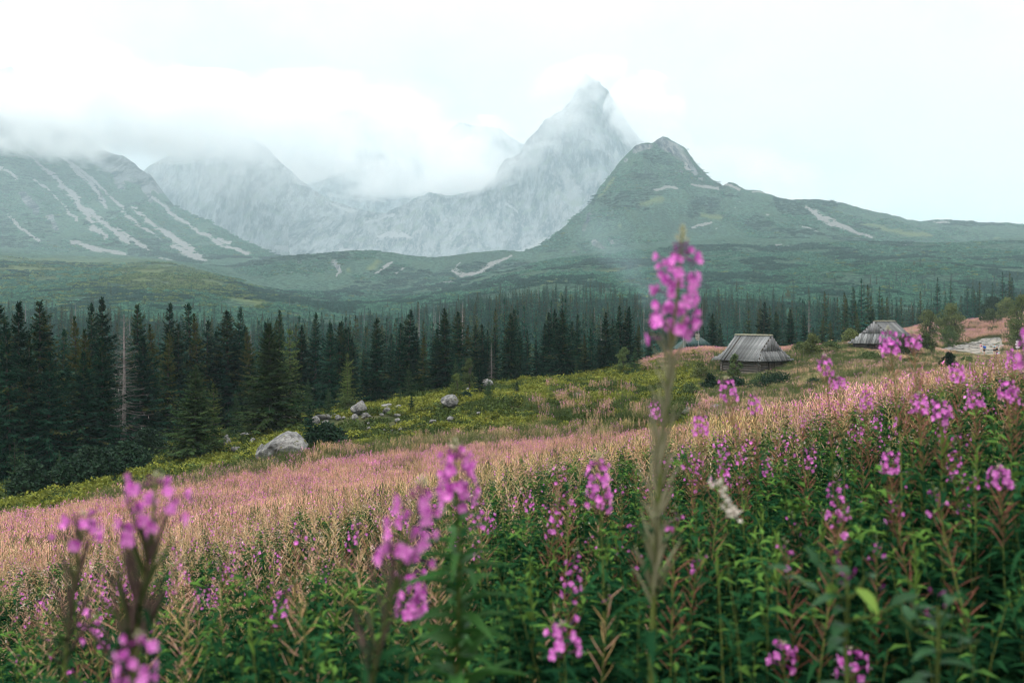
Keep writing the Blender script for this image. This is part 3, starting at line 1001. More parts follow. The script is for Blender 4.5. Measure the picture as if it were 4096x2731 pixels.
def person(label, loc, face, h=1.74, top=None, bottom=None, hair=(.03, .02, .015), pack=None, hat=None, longhair=False, sleeves=True, legs_long=False, stride=0.22, woman=False, chest=None, arms_bent=False):
    """feet at loc; faces direction `face` (angle of local -y)"""
    k = h / 1.74
    t = empty("person", loc, face, k)
    tag(t, label, "person", "hikers")
    sw = 0.175 if woman else 0.20
    s = stride
    hipz, kz = 0.92, 0.49
    # one skeleton: pelvis, spine, neck, head, arms, legs mid-stride
    V = [(0, 0, hipz, .15, .11), (0, 0, 1.12, .135, .10), (0, .01, 1.32, .165, .115), (0, .0, 1.47, .07, .06), (0, -.01, 1.55, .055, .058), (0, -.02, 1.62, .085, .10), (0, -.015, 1.71, .072, .088)]
    E = [(0, 1), (1, 2), (2, 3), (3, 4), (4, 5), (5, 6)]

    def arm(sgn, sw_y):
        i = len(V)
        el = (sgn * (sw + .07), .03 + sw_y * .4, 1.14)
        ha = (sgn * (sw + .05), -.12 + sw_y, .93) if not arms_bent else (sgn * .10, -.24, 1.16)
        V.extend([(sgn * sw, .0, 1.415, .062), (*el, .043), (*ha, .033), (ha[0], ha[1] - .05, ha[2] - .07, .038, .022), (ha[0], ha[1] - .07, ha[2] - .14, .018, .012)])
        E.extend([(2, i), (i, i + 1), (i + 1, i + 2), (i + 2, i + 3), (i + 3, i + 4)])
        return i

    ia = arm(-1, -s * .4)
    ib = arm(1, s * .4)

    def leg(sgn, sy):
        i = len(V)
        V.extend([(sgn * .095, 0, hipz - .08, .098), (sgn * .10, -sy * .45 - .02, kz, .062), (sgn * .10, -sy, .10 + max(0, -sy) * .15, .042), (sgn * .11, -sy - .13, .04, .045, .035)])
        E.extend([(0, i), (i, i + 1), (i + 1, i + 2), (i + 2, i + 3)])
        return i

    la = leg(-1, s)
    lb = leg(1, -s)
    body = skin_mesh("person_body", V, E, M_SKIN, 2)
    link("body", body, t)
    g = .014

    def shell(name, idx, mat, grow=g, cutlast=None):
        m = {}
        vv, ee = [], []
        for j in idx:
            m[j] = len(vv)
            q = V[j]
            r = q[3:]
            vv.append((*q[:3], *[x + grow for x in r]))
        if cutlast:
            for a, b, tt in cutlast:
                p, q = V[a], V[b]
                m[(a, b)] = len(vv)
                vv.append((*[p[i] + (q[i] - p[i]) * tt for i in range(3)], p[3] + (q[3] - p[3]) * tt + grow * 1.3))
                ee.append((m[a], m[(a, b)]))
        for a, b in E:
            if a in m and b in m:
                ee.append((m[a], m[b]))
        return link(name, skin_mesh(name, vv, ee, mat, 2), t)

    shell("shirt", [0, 1, 2, ia, ib] + ([ia + 1, ib + 1] if sleeves else []), top, g, [(2, 3, .5)] + ([(ia + 1, ia + 2, .8), (ib + 1, ib + 2, .8)] if sleeves else [(ia, ia + 1, .6), (ib, ib + 1, .6)]))
    if legs_long:
        shell("trousers", [0, la, lb, la + 1, lb + 1], bottom, .018, [(la + 1, la + 2, .9), (lb + 1, lb + 2, .9)])
    else:
        shell("shorts", [0, la, lb], bottom, .022, [(la, la + 1, .75), (lb, lb + 1, .75)])
    for i in (la, lb):
        q = V[i + 2]
        link("shoe", skin_mesh("shoe", [(q[0], q[1] + .02, .06, .055, .05), (q[0], q[1] - .07, .05, .052, .045), (q[0], q[1] - .17, .04, .045, .032)], [(0, 1), (1, 2)], M_SHOE, 1), t)
    # face
    hd = V[5]
    mb = MB()
    nv, nf = tube([(0, -.112, 1.665), (0, -.135, 1.63), (0, -.115, 1.612)], [.010, .018, .014], 6)
    mb.add(nv, nf)
    mb.obj("nose", M_SKIN, t, True)
    for sx in (-1, 1):
        mb = MB(); mb.add(*box((sx * .033, -.113, 1.665), (.026, .012, .012))); mb.obj("eye", M_SHOE, t)
        mb = MB(); v_, f_ = tube([(sx * .088, -.0, 1.61), (sx * .098, .005, 1.645), (sx * .088, .0, 1.675)], [.008, .018, .010], 6); mb.add(v_, f_); mb.obj("ear", M_SKIN, t, True)
    mb = MB(); mb.add(*box((0, -.112, 1.585), (.05, .012, .01))); mb.obj("mouth", M_LIP, t)
    if hair is not None:
        hm = cloth("hair", hair)
        vv = [(0, .012, 1.715, .088, .10), (0, .045, 1.65, .088, .075)]
        ee = [(0, 1)]
        if longhair:
            vv += [(0, .075, 1.52, .085, .05), (0, .085, 1.40, .07, .035)]
            ee += [(1, 2), (2, 3)]
        link("hair", skin_mesh("hair", vv, ee, hm, 2), t)
    if hat is not None:
        vv = [(0, -.0, 1.725, .098, .11), (0, -.0, 1.76, .09, .095), (0, -.13, 1.715, .07, .018)]
        link("cap", skin_mesh("cap", vv, [(0, 1), (0, 2)], hat, 2), t)
    if pack is not None:
        p = empty("backpack", (0, 0, 0))
        p.parent = t
        link("bag", skin_mesh("bag", [(0, .22, 1.02, .17, .12), (0, .23, 1.22, .175, .125), (0, .22, 1.42, .14, .10)], [(0, 1), (1, 2)], pack, 2), p)
        for sx in (-1, 1):
            mb = MB(); v_, f_ = tube([(sx * .11, .16, 1.46), (sx * .125, .0, 1.50), (sx * .13, -.12, 1.36), (sx * .15, -.10, 1.15), (sx * .15, .12, 1.05)], [.024] * 5, 6); mb.add(v_, f_); mb.obj("strap", pack, p, True)
    if chest is not None:
        mb = MB(); mb.add(*box((0, -.17, 1.22), (.16, .1, .13))); mb.obj("camera_bag", chest, t)
        for sx in (-1, 1):
            mb = MB(); v_, f_ = tube([(sx * .05, -.17, 1.26), (sx * .11, -.13, 1.40), (sx * .10, .02, 1.49)], [.022] * 3, 6); mb.add(v_, f_); mb.obj("strap", chest, t, True)
    return t


M_SHOE = cloth("dark_shoe", (.02, .02, .022))
M_LIP = cloth("lips", (.38, .14, .12))
C_PINK, C_WHITE, C_BLACK, C_BLUE = cloth("pink_cloth", (.78, .42, .47)), cloth("white_cloth", (.75, .77, .78)), cloth("black_cloth", (.012, .013, .016)), cloth("blue_cloth", (.015, .11, .42))
C_LBLUE, C_NAVY, C_RED, C_PURPLE, C_YEL = cloth("pale_blue_cloth", (.50, .66, .72)), cloth("navy_cloth", (.015, .02, .05)), cloth("red_cloth", (.5, .06, .05)), cloth("purple_cloth", (.10, .06, .25)), cloth("sand_cloth", (.55, .38, .20))


def at_ground(u, v):
    q = gpt(u, v)
    return (q[0], q[1], float(H(q[0], q[1])) + .03)


q = at_ground(981.0, 352.0)
person("woman in pink top and white shorts with black cap on the stony path", q, math.radians(10), 1.68, C_PINK, C_WHITE, (.02, .015, .012), hat=C_BLACK, woman=True, chest=C_NAVY)
person("man with bright blue backpack and black shorts seen from behind", at_ground(984.3, 354.6), math.radians(190), 1.80, C_BLUE, C_BLACK, (.25, .17, .12), pack=C_BLUE, sleeves=False)
person("man in pale shirt with black chest straps walking down the path", at_ground(994.4, 354.6), math.radians(-12), 1.78, C_LBLUE, C_BLACK, (.08, .05, .03), sleeves=False, chest=C_BLACK, arms_bent=True)
person("woman with blonde hair dressed all in black beside the man in pale shirt", at_ground(997.0, 356.2), math.radians(8), 1.60, C_BLACK, C_BLACK, (.48, .34, .16), longhair=True, woman=True, legs_long=True)
person("child in pale blue top and sand trousers walking in front of the woman in black", at_ground(998.9, 358.3), math.radians(5), 1.10, C_LBLUE, C_YEL, (.35, .24, .12), hat=C_LBLUE, stride=.16)
q = at_ground(1006.0, 331.5)
person("hiker in dark jacket alone among the pink flowers beside the bushes", (q[0], q[1], q[2] - .25), math.radians(-20), 1.78, C_NAVY, C_BLACK, (.02, .015, .012), legs_long=True, arms_bent=True)
q = P(829.3, 341.0, 127)
person("hiker in blue and red just showing above the pink flowers left of the far hut", (q[0], q[1], q[2] - 1.55), math.radians(60), 1.72, C_RED, C_NAVY, (.03, .02, .02), pack=C_BLUE, legs_long=True)
q = P(831.6, 340.6, 128.5)
person("hiker in purple top just right of the hiker in blue and red", (q[0], q[1], q[2] - 1.55), math.radians(80), 1.76, C_PURPLE, C_BLACK, (.30, .2, .13), legs_long=True)
# ------------------------------------------------------------------ trees
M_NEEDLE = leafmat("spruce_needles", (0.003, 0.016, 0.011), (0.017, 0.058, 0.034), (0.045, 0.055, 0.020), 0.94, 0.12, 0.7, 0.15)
M_NEEDLE2 = leafmat("rusty_spruce_needles", (0.005, 0.022, 0.011), (0.028, 0.066, 0.027), (0.070, 0.074, 0.022), 0.84, 0.12, 0.7, 0.15)
M_YOUNG = leafmat("young_spruce_needles", (0.014, 0.040, 0.020), (0.060, 0.115, 0.050), None, 0.9, 0.15, 0.7, 0.15)
M_NEEDLEHAZE = leafmat("hazed_spruce_needles", (0.009, 0.044, 0.036), (0.042, 0.130, 0.094), (0.08, 0.12, 0.06), 0.93, 0.12, 0.7, 0.15)  # paler and bluer than the near needles: haze put into the colour
M_OLIVE = leafmat("olive_spruce_needles", (0.012, 0.034, 0.014), (0.060, 0.100, 0.036), (0.10, 0.11, 0.035), 0.85, 0.15, 0.7, 0.15)
M_LARCH = leafmat("light_green_foliage", (0.035, 0.070, 0.020), (0.14, 0.19, 0.060), None, 0.9, 0.25, 0.7, 0.15)
M_ROWAN = leafmat("rowan_leaves", (0.028, 0.060, 0.024), (0.11, 0.155, 0.052), None, 0.9, 0.25, 0.6, 0.2)
M_WILLOW = leafmat("willow_leaves", (0.040, 0.070, 0.026), (0.15, 0.18, 0.060), None, 0.9, 0.25, 0.6, 0.2)
M_MUGO = leafmat("dwarf_pine_needles", (0.004, 0.016, 0.009), (0.020, 0.050, 0.025), None, 0.9, 0.12, 0.6, 0.2)
M_BARK = plainmat("spruce_bark", (0.030, 0.026, 0.022), (0.075, 0.066, 0.058), 6.0, 0.9, 0.4)
M_DEAD = plainmat("bleached_dead_wood", (0.11, 0.10, 0.098), (0.25, 0.235, 0.228), 5.0, 0.9, 0.3)


def place(mb, tv, tf, R, T, mat=0, tint=None):
    """many copies of a small template: R (n,3,3) columns = template axes, T (n,3)"""
    tv = np.asarray(tv, float)
    n = len(T)
    v = np.einsum('nij,kj->nki', R, tv) + T[:, None, :]
    k = len(tv)
    tf = np.asarray(tf, int)
    f = (tf[None] + (np.arange(n) * k)[:, None, None]).reshape(-1, tf.shape[1])
    if tint is None:
        tint = RNG.uniform(0, 1, n)
    mb.add(v.reshape(-1, 3), f, mat, np.repeat(tint, k))


def frames(d, up, sx=1.0, sy=1.0, sz=1.0):
    """rotation-scale matrices with the template's y along d, z near up"""
    d = d / (np.linalg.norm(d, axis=1)[:, None] + 1e-9)
    s = np.cross(d, up)
    s /= np.linalg.norm(s, axis=1)[:, None] + 1e-9
    n = np.cross(s, d)
    f = lambda q: np.broadcast_to(np.asarray(q, float), (len(d),))[:, None]
    return np.stack([s * f(sx), d * f(sy), n * f(sz)], -1)


TWIG_V = [(0, 0, 0), (-.5, .45, -.06), (0, 1, -.16), (.5, .45, -.06)]
TWIG_F = [[0, 1, 2, 3]]


def spruce_meshes(name, h, rad, seed, levels=38, per=6, tw=7, power=0.8, low=0.05, mat=None, dead=False, brown=0.12, gap=0.0, tlen=1.0, trunk_r=None):
    r = np.random.default_rng(seed)
    tr = MB()
    bend = r.normal(0, .012, 2) * h
    k = 7
    tz = np.linspace(-0.3, h, k)
    q = (tz / h) ** 2
    v, f = tube(np.stack([bend[0] * q, bend[1] * q, tz], 1), np.linspace(trunk_r or h * .016, h * .0018, k), 7)
    tr.add(v, f)
    zs = np.linspace(low * h, h * .985, levels) + r.normal(0, .25 * h / levels, levels)
    B, A, Ln, E, TT = [], [], [], [], []
    lean = r.uniform(0, 6.28)
    for z in zs:
        n = per if z < .85 * h else max(3, per - 2)
        a0 = r.uniform(0, 6.28)
        frac = np.clip(z / h, 0, 1)
        prof = rad * 1.22 * (1 - frac) ** (power * 1.25) * (0.72 + .28 * min(1, frac * 5)) * r.uniform(.68, 1.14) + .006 * h
        for i in range(n):
            if r.uniform() < gap:
                continue
            a = a0 + i * 6.283 / n + r.normal(0, .2)
            B.append(z + r.normal(0, .01 * h))
            A.append(a)
            Ln.append(prof * r.uniform(.65, 1.15) * (1 + .14 * math.cos(a - lean)))
            E.append(np.interp(frac, [0, .35, .75, 1], [-.55, -.38, .05, .9]) + r.normal(0, .1))
            TT.append(r.uniform(0, 1))
    B, A, Ln, E, TT = map(np.array, (B, A, Ln, E, TT))
    TT = TT * .8
    TT[r.uniform(size=len(TT)) < brown * (B / h) ** 2 * 2.5] = 0.97
    hd = np.stack([np.cos(A), np.sin(A), np.zeros(len(A))], 1)
    td = np.stack([-np.sin(A), np.cos(A), np.zeros(len(A))], 1)
    qb = (B / h) ** 2
    base = np.stack([bend[0] * qb, bend[1] * qb, B], 1)

    def at(t):
        return base + hd * (Ln * t)[:, None] + np.array([0, 0, 1.0]) * (Ln * (np.tan(E) * t + .28 * t * t))[:, None]

    cr = MB()
    # branch wood
    for t0, t1 in ((0, .55), (.55, 1.0)):
        p0, p1 = at(np.full(len(B), t0)), at(np.full(len(B), t1))
        d = p1 - p0
        ln = np.linalg.norm(d, axis=1)
        w = .010 * Ln + .006 if dead else .005 * Ln + .003
        for up in (np.array([[0, 0, 1.0]]), None):
            u_ = np.repeat(up, len(B), 0) if up is not None else td
            place(cr if dead else tr, [(-.5, 0, 0), (.5, 0, 0), (.35, 1, 0), (-.35, 1, 0)], [[0, 1, 2, 3]], frames(d, u_, w * (1 - .5 * t0) * 2, ln, 1), p0, 0, TT)
    ts = np.linspace(.10, 1.0, tw)
    for t in ts:
        c = at(np.full(len(B), t) + r.normal(0, .03, len(B)))
        ax = at(np.full(len(B), min(1.05, t + .05))) - at(np.full(len(B), t - .05))
        ax /= np.linalg.norm(ax, axis=1)[:, None]
        sz = (.25 * Ln ** .7 * (1.15 - .6 * t) + .03 * h ** .5) * tlen
        for s in (-1, 1, 0):
            if dead and (s == 0 or r.uniform() < .35):
                continue
            d = ax * (.55 if s else .9) + td * (.75 * s) + np.array([0, 0, -.42 if s else -.25]) + r.normal(0, .22, (len(B), 3))
            up = np.array([0, 0, 1.0]) + r.normal(0, .55, (len(B), 3))
            L = sz * r.uniform(.65, 1.25, len(B))
            place(cr, TWIG_V, TWIG_F, frames(d, up, L * (.085 if dead else .42), L, L), c, 0, np.clip(TT + r.normal(0, .09, len(B)), 0, 1))
    # leader
    m_ = mat or M_NEEDLE
    if not dead:
        n = 14
        z = h * (1 - r.uniform(0, .07, n))
        a = r.uniform(0, 6.28, n)
        d = np.stack([np.cos(a) * .5, np.sin(a) * .5, np.full(n, 1.0)], 1)
        place(cr, TWIG_V, TWIG_F, frames(d, np.stack([np.cos(a), np.sin(a), 0 * a], 1), .012 * h, .035 * h, .03 * h), np.stack([bend[0] + 0 * z, bend[1] + 0 * z, z], 1), 0, r.uniform(0, .8, n))
    return tr.mesh("trunk", M_DEAD if dead else M_BARK), cr.mesh("crown", M_DEAD if dead else m_)


def blob_tree_meshes(h, w, seed, nclump=40, per=70, leaf=.16, mat=None, trunk=True, low=.15, round_=1.0, stems=3):
    """broad-leaved tree or bush: limbs carrying uneven clumps of small leaves"""
    r = np.random.default_rng(seed)
    tr, cr = MB(), MB()
    cs = []
    for i in range(nclump):
        f = r.uniform(low, 1.0)
        rr = w / 2 * math.sin(math.pi * min(1, (f * .85 + .13))) ** round_ * r.uniform(.25, 1.0)
        a = r.uniform(0, 6.283)
        cs.append((rr * math.cos(a), rr * math.sin(a), f * h * .93))
    cs = np.array(cs)
    for s in range(stems):
        a = r.uniform(0, 6.28)
        top = np.array([math.cos(a) * w * .2, math.sin(a) * w * .2, h * .75])
        pts = [np.array([math.cos(a) * .03 * w, math.sin(a) * .03 * w, -.2]), top * np.array([.4, .4, .5]), top]
        v, f = tube(pts, [h * .018, h * .013, h * .004], 6)
        tr.add(v, f)
        for c in cs[s::stems][:10]:
            p0 = pts[1] * .6 + pts[2] * .4 * r.uniform(.2, 1)
            p0 = np.array([p0[0], p0[1], min(p0[2], c[2])])
            v, f = tube([p0, (p0 + c) / 2 + np.array([0, 0, .03 * h]), c], [h * .006, h * .004, h * .002], 4)
            tr.add(v, f)
    for c in cs:
        rad = w * r.uniform(.10, .19)
        n = per
        d = r.normal(size=(n, 3))
        d /= np.linalg.norm(d, axis=1)[:, None]
        p = c + d * (rad * r.uniform(.3, 1, n) ** .6)[:, None] * np.array([1, 1, .75])
        dirs = d * .5 + r.normal(0, .6, (n, 3)) + np.array([0, 0, .1])
        up = d + np.array([0, 0, .8]) + r.normal(0, .4, (n, 3))
        L = leaf * r.uniform(.6, 1.3, n)
        place(cr, TWIG_V, TWIG_F, frames(dirs, up, L * .62, L, L), p, 0, np.clip(r.uniform(0, 1) * .5 + r.uniform(0, .5, n), 0, 1))
    return tr.mesh("trunk", M_BARK), cr.mesh("crown", mat or M_ROWAN)


def tree(name, meshes, loc, scale, rz, label, cat, group=None, sxy=None):
    t = empty(name, loc, rz)
    t.scale = ((sxy or scale), (sxy or scale), scale)
    link("trunk", meshes[0], t)
    link("crown", meshes[1], t)
    tag(t, label, cat, group)
    return t


SPR = [spruce_meshes("a", 10, 2.0, 21, 44, 6, 8), spruce_meshes("b", 10, 1.65, 22, 46, 6, 7, .7, gap=.06), spruce_meshes("c", 10, 2.3, 23, 42, 7, 8, .9, brown=.3),
       spruce_meshes("d", 10, 1.35, 24, 46, 5, 6, .62, low=.12, gap=.12), spruce_meshes("e", 10, 1.9, 25, 44, 6, 8, .75, brown=.35), spruce_meshes("f", 10, 1.7, 26, 42, 6, 7, .8, mat=M_NEEDLE2, brown=.5)]
BIG = [spruce_meshes("g", 10, 2.6, 31, 54, 7, 10, .85, low=.02, tlen=.85), spruce_meshes("h", 10, 2.2, 32, 54, 7, 9, .75, low=.03, brown=.3, tlen=.85)]
YNG = [spruce_meshes("y", 4, 1.0, 41, 24, 6, 6, .95, low=.03, mat=M_YOUNG, brown=0), spruce_meshes("y2", 4, 1.25, 42, 22, 6, 6, .9, low=.02, mat=M_NEEDLE, brown=0), spruce_meshes("y3", 4, .85, 43, 20, 5, 6, .8, low=.05, mat=M_YOUNG, gap=.15, brown=0)]
OLV = spruce_meshes("o", 10, 2.7, 33, 54, 7, 10, .85, low=.02, tlen=.85, mat=M_OLIVE, brown=0)
DEAD = [spruce_meshes("x", 10, 1.5, 51, 40, 5, 7, .6, low=.06, dead=True), spruce_meshes("x2", 10, .8, 52, 26, 4, 5, .6, low=.2, dead=True, gap=.3)]
LAR = [spruce_meshes("l", 6, 1.2, 61, 26, 5, 6, .7, low=.08, mat=M_LARCH, gap=.1, brown=0)]

# u, v of the top, v of the base, depth, kind, label (None: one of many alike)
K = lambda xc, yc, o=0: (o + xc * .1488, 275 + yc * .1488)
FRONT = []


def fr(xc, yc, vb, y, kind, label=None, o=0, w=1.0):
    u, v = K(xc, yc, o)
    FRONT.append((u, v, vb, y, kind, label, w))


# left block
fr(10, 200, 478, 80, 'S', "tall dark spruce cut by the left picture edge", 0, 1.2)
fr(122, 185, 480, 78, 'B', "tall spruce with thin tiered bare-looking top, second from the left picture edge", 0, .95)
fr(270, 185, 474, 84, 'S', "tall spruce with narrow crooked tip and bushy dark middle left of the paired tops", 0, 1.15)
fr(345, 275, 470, 88, 'F', "rusty tinged spruce leaning on the tall spruce with crooked tip")
fr(60, 330, 482, 74, 'S', None)
fr(200, 420, 480, 76, 'S', None)
fr(415, 380, 470, 92, 'D', None)
fr(520, 295, 468, 86, 'F', "broad rusty brown spruce with open ragged crown in the left forest")
fr(610, 210, 460, 95, 'S', "left one of two close tall spruce tops rising above the left forest")
fr(690, 168, 460, 97, 'S', "highest spruce top, right one of the close pair in the left forest", 0, .9)
fr(590, 380, 470, 82, 'F', "yellowish brown topped spruce in front of the close pair")
fr(690, 420, 470, 80, 'B', "big dense spruce reaching down to the dwarf pines in the left forest", 0, 1.0)
fr(560, 520, 476, 78, 'B', None)
fr(330, 520, 480, 76, 'B', None)
fr(835, 268, 412, 92, 'X', "dead grey spruce with bare drooping branches among dark living spruces", 0, 1.0)
fr(925, 205, 430, 100, 'S', "tall dark spruce immediately right of the dead grey spruce", 0, 1.1)
fr(960, 420, 440, 94, 'B', None)
fr(1040, 345, 425, 100, 'F', "thin spruce with rusty orange tip right of the dead grey spruce")
fr(1130, 205, 425, 104, 'S', "slim tall spruce with clubbed dark tip over the middle of the left forest", 0, .85)
fr(1120, 390, 430, 98, 'F')
fr(1200, 330, 425, 104, 'S')
fr(1285, 205, 420, 108, 'D', "very narrow tall spruce left of a broad rusty one")
fr(1335, 275, 420, 105, 'F', "spruce with bare visible trunk behind the stand-alone spruce on the slope")
fr(1385, 320, 420, 108, 'S')
fr(1440, 390, 415, 110, 'D')
fr(1530, 250, 415, 108, 'S', "broad dark spruce, left one of a pair behind the boulder slope", 0, 1.25)
fr(1600, 235, 412, 110, 'S', "slightly taller right one of the pair behind the boulder slope", 0, .9)
fr(1660, 350, 415, 108, 'S')
fr(1690, 365, 418, 106, 'F')
fr(1775, 330, 412, 112, 'D')
fr(1880, 240, 405, 113, 'S', "dark spruce with steeple tip behind the big spreading spruce", 0, .8)
fr(1950, 370, 402, 110, 'L', "yellowish thin tree with pale trunk between dark spruces")
fr(2025, 350, 405, 112, 'S')
fr(2120, 265, 402, 112, 'S', "regular pointed dark spruce above the grey rocks on the slope")
fr(2210, 335, 400, 112, 'D')
fr(2285, 320, 400, 112, 'D')
fr(2340, 360, 398, 110, 'S')
# in front of the wood
fr(1310, 615, 458, 74, 'O', "solitary full spruce standing on the yellow-green slope before the dark forest", 0, 1.15)
fr(1440, 730, 440, 79, 'L', "light olive young tree right beside the solitary full spruce")
fr(1585, 790, 424, 88, 'Y', "pointed young spruce between the solitary spruce and the big spreading spruce")
fr(1815, 335, 432, 83, 'O', "big spreading spruce with wide skirt standing on the slope above the large boulder", 0, 1.2)
fr(1990, 680, 410, 96, 'Y')
fr(2072, 700, 410, 97, 'Y')
fr(2217, 760, 412, 94, 'Y', "small bright young spruce above the row of flat grey stones")
fr(2335, 600, 407, 96, 'L', "light green larch-like tree left of the upper grey boulder")
fr(2085, 880, 445, 70, 'W', "squat dark young spruce with spindly tip just right of the large boulder", 0, 1.4)
fr(400, 1180, 478, 66, 'Y', "slim young spruce in shade before the dwarf pines at left")
fr(770, 1290, 486, 61, 'W', "small dark spruce at the edge of the pink meadow below the dwarf pines")
fr(100, 1100, 486, 66, 'Y')
fr(165, 1150, 486, 64, 'Y')
# middle block
O = 325
fr(30, 335, 400, 104, 'S', None, O)
fr(100, 322, 400, 108, 'S', "dark spruce with double tip left of the light green larch", O)
fr(150, 370, 398, 112, 'D', None, O)
fr(190, 430, 398, 108, 'S', None, O)
fr(350, 298, 400, 100, 'B', "heavy spruce with bushy cone-laden top, left one of the middle forest", O, 1.0)
fr(260, 500, 400, 100, 'S', None, O)
fr(440, 400, 398, 106, 'S', None, O)
fr(500, 330, 396, 106, 'S', None, O, 1.1)
fr(560, 245, 394, 108, 'S', "tall even dark spruce over the grey boulder in the middle forest", O, 1.25)
fr(615, 385, 394, 108, 'S', None, O)
fr(655, 410, 394, 104, 'F', None, O)
fr(755, 370, 390, 110, 'S', None, O)
fr(808, 232, 388, 106, 'B', "tallest broad spruce at the middle of the forest edge", O, .95)
fr(895, 250, 388, 110, 'S', "tall spruce touching the right side of the tallest broad spruce", O, 1.15)
fr(945, 345, 386, 112, 'F', None, O)
fr(1010, 338, 384, 114, 'S', None, O)
fr(1065, 340, 384, 115, 'D', None, O)
fr(1095, 375, 384, 114, 'S', None, O)
fr(1120, 455, 384, 112, 'X', "small purplish grey dead spruce squeezed between dark spruces", O, 1.0)
fr(1140, 360, 382, 116, 'D', None, O)
fr(1245, 265, 382, 110, 'B', "dense triangular spruce with wide base near the top of the mossy slope", O, 1.0)
fr(1262, 238, 380, 120, 'D', None, O)
fr(1310, 380, 380, 116, 'S', None, O)
fr(1360, 375, 378, 118, 'D', None, O)
fr(1420, 435, 376, 118, 'S', None, O)
fr(1470, 330, 376, 118, 'S', None, O)
fr(1510, 258, 376, 118, 'S', None, O)
fr(1555, 238, 376, 120, 'S', None, O)
fr(1602, 243, 375, 114, 'B', "broad dark spruce, rightmost of a trio left of the tall foreground flower", O, 1.0)
fr(1650, 320, 374, 118, 'S', None, O)
fr(1695, 270, 372, 120, 'S', None, O)
fr(1750, 400, 372, 120, 'F', None, O)
fr(1790, 360, 372, 120, 'S', None, O)
fr(1840, 420, 370, 122, 'S', None, O)
fr(1890, 255, 370, 122, 'S', None, O)
fr(1940, 300, 368, 124, 'S', None, O)
fr(1985, 213, 368, 126, 'D', None, O)
fr(2035, 218, 368, 126, 'S', None, O)
fr(2100, 340, 366, 126, 'F', None, O)
fr(2180, 380, 366, 128, 'S', None, O)
fr(2080, 490, 378, 106, 'Y', "light green young spruce at the right end of the mossy slope", O, 1.4)
fr(145, 530, 402, 98, 'L', "tall pale green conifer at left of the two grey boulders", O)
fr(565, 600, 393, 97, 'Y', None, O)
fr(505, 722, 400, 92, 'Y', "little spruce standing above the round grey boulder's left side", O)
fr(580, 800, 415, 82, 'W', "small dark spruce on the open slope below the round grey boulder", O)
fr(1040, 590, 392, 94, 'W', "dark young spruce right of the round grey boulder", O)
fr(1100, 690, 406, 86, 'Y', "spreading bluish young spruce right of the round grey boulder", O, 1.3)
fr(1290, 710, 394, 90, 'W', "squat dark young spruce alone on the mossy slope", O, 1.3)
fr(1690, 570, 373, 112, 'Y', None, O)
fr(1235, 648, 380, 108, 'Y', None, O)
fr(880, 560, 388, 102, 'Y', None, O)
fr(20, 760, 412, 90, 'Y', None, O)
# right of the tall flower, behind the huts
O = 674
fr(262, 262, 352, 150, 'B', "dark full spruce behind the first hut's left roof end", O, 1.0)
fr(310, 330, 352, 152, 'S', None, O)
fr(200, 350, 352, 165, 'S', None, O)
fr(500, 330, 350, 185, 'S', None, O)
fr(602, 190, 350, 165, 'D', "very slim tall dark spruce above the first hut's roof ridge", O, 1.2)
fr(560, 345, 350, 165, 'F', None, O)
fr(690, 250, 350, 155, 'B', None, O)
fr(785, 235, 350, 150, 'B', "wide dark spruce right of the first hut above the pink flower edge", O, .9)
fr(880, 270, 350, 160, 'D', None, O)
fr(935, 350, 350, 170, 'S', None, O)
fr(990, 290, 348, 165, 'F', None, O)
fr(1060, 310, 348, 168, 'F', None, O)
fr(1160, 330, 346, 180, 'S', None, O)
fr(1240, 250, 346, 160, 'F', "reddish brown spruce left of the far hut", O)
fr(1330, 232, 346, 165, 'S', "dark spruce rising right behind the far hut's ridge", O, 1.1)

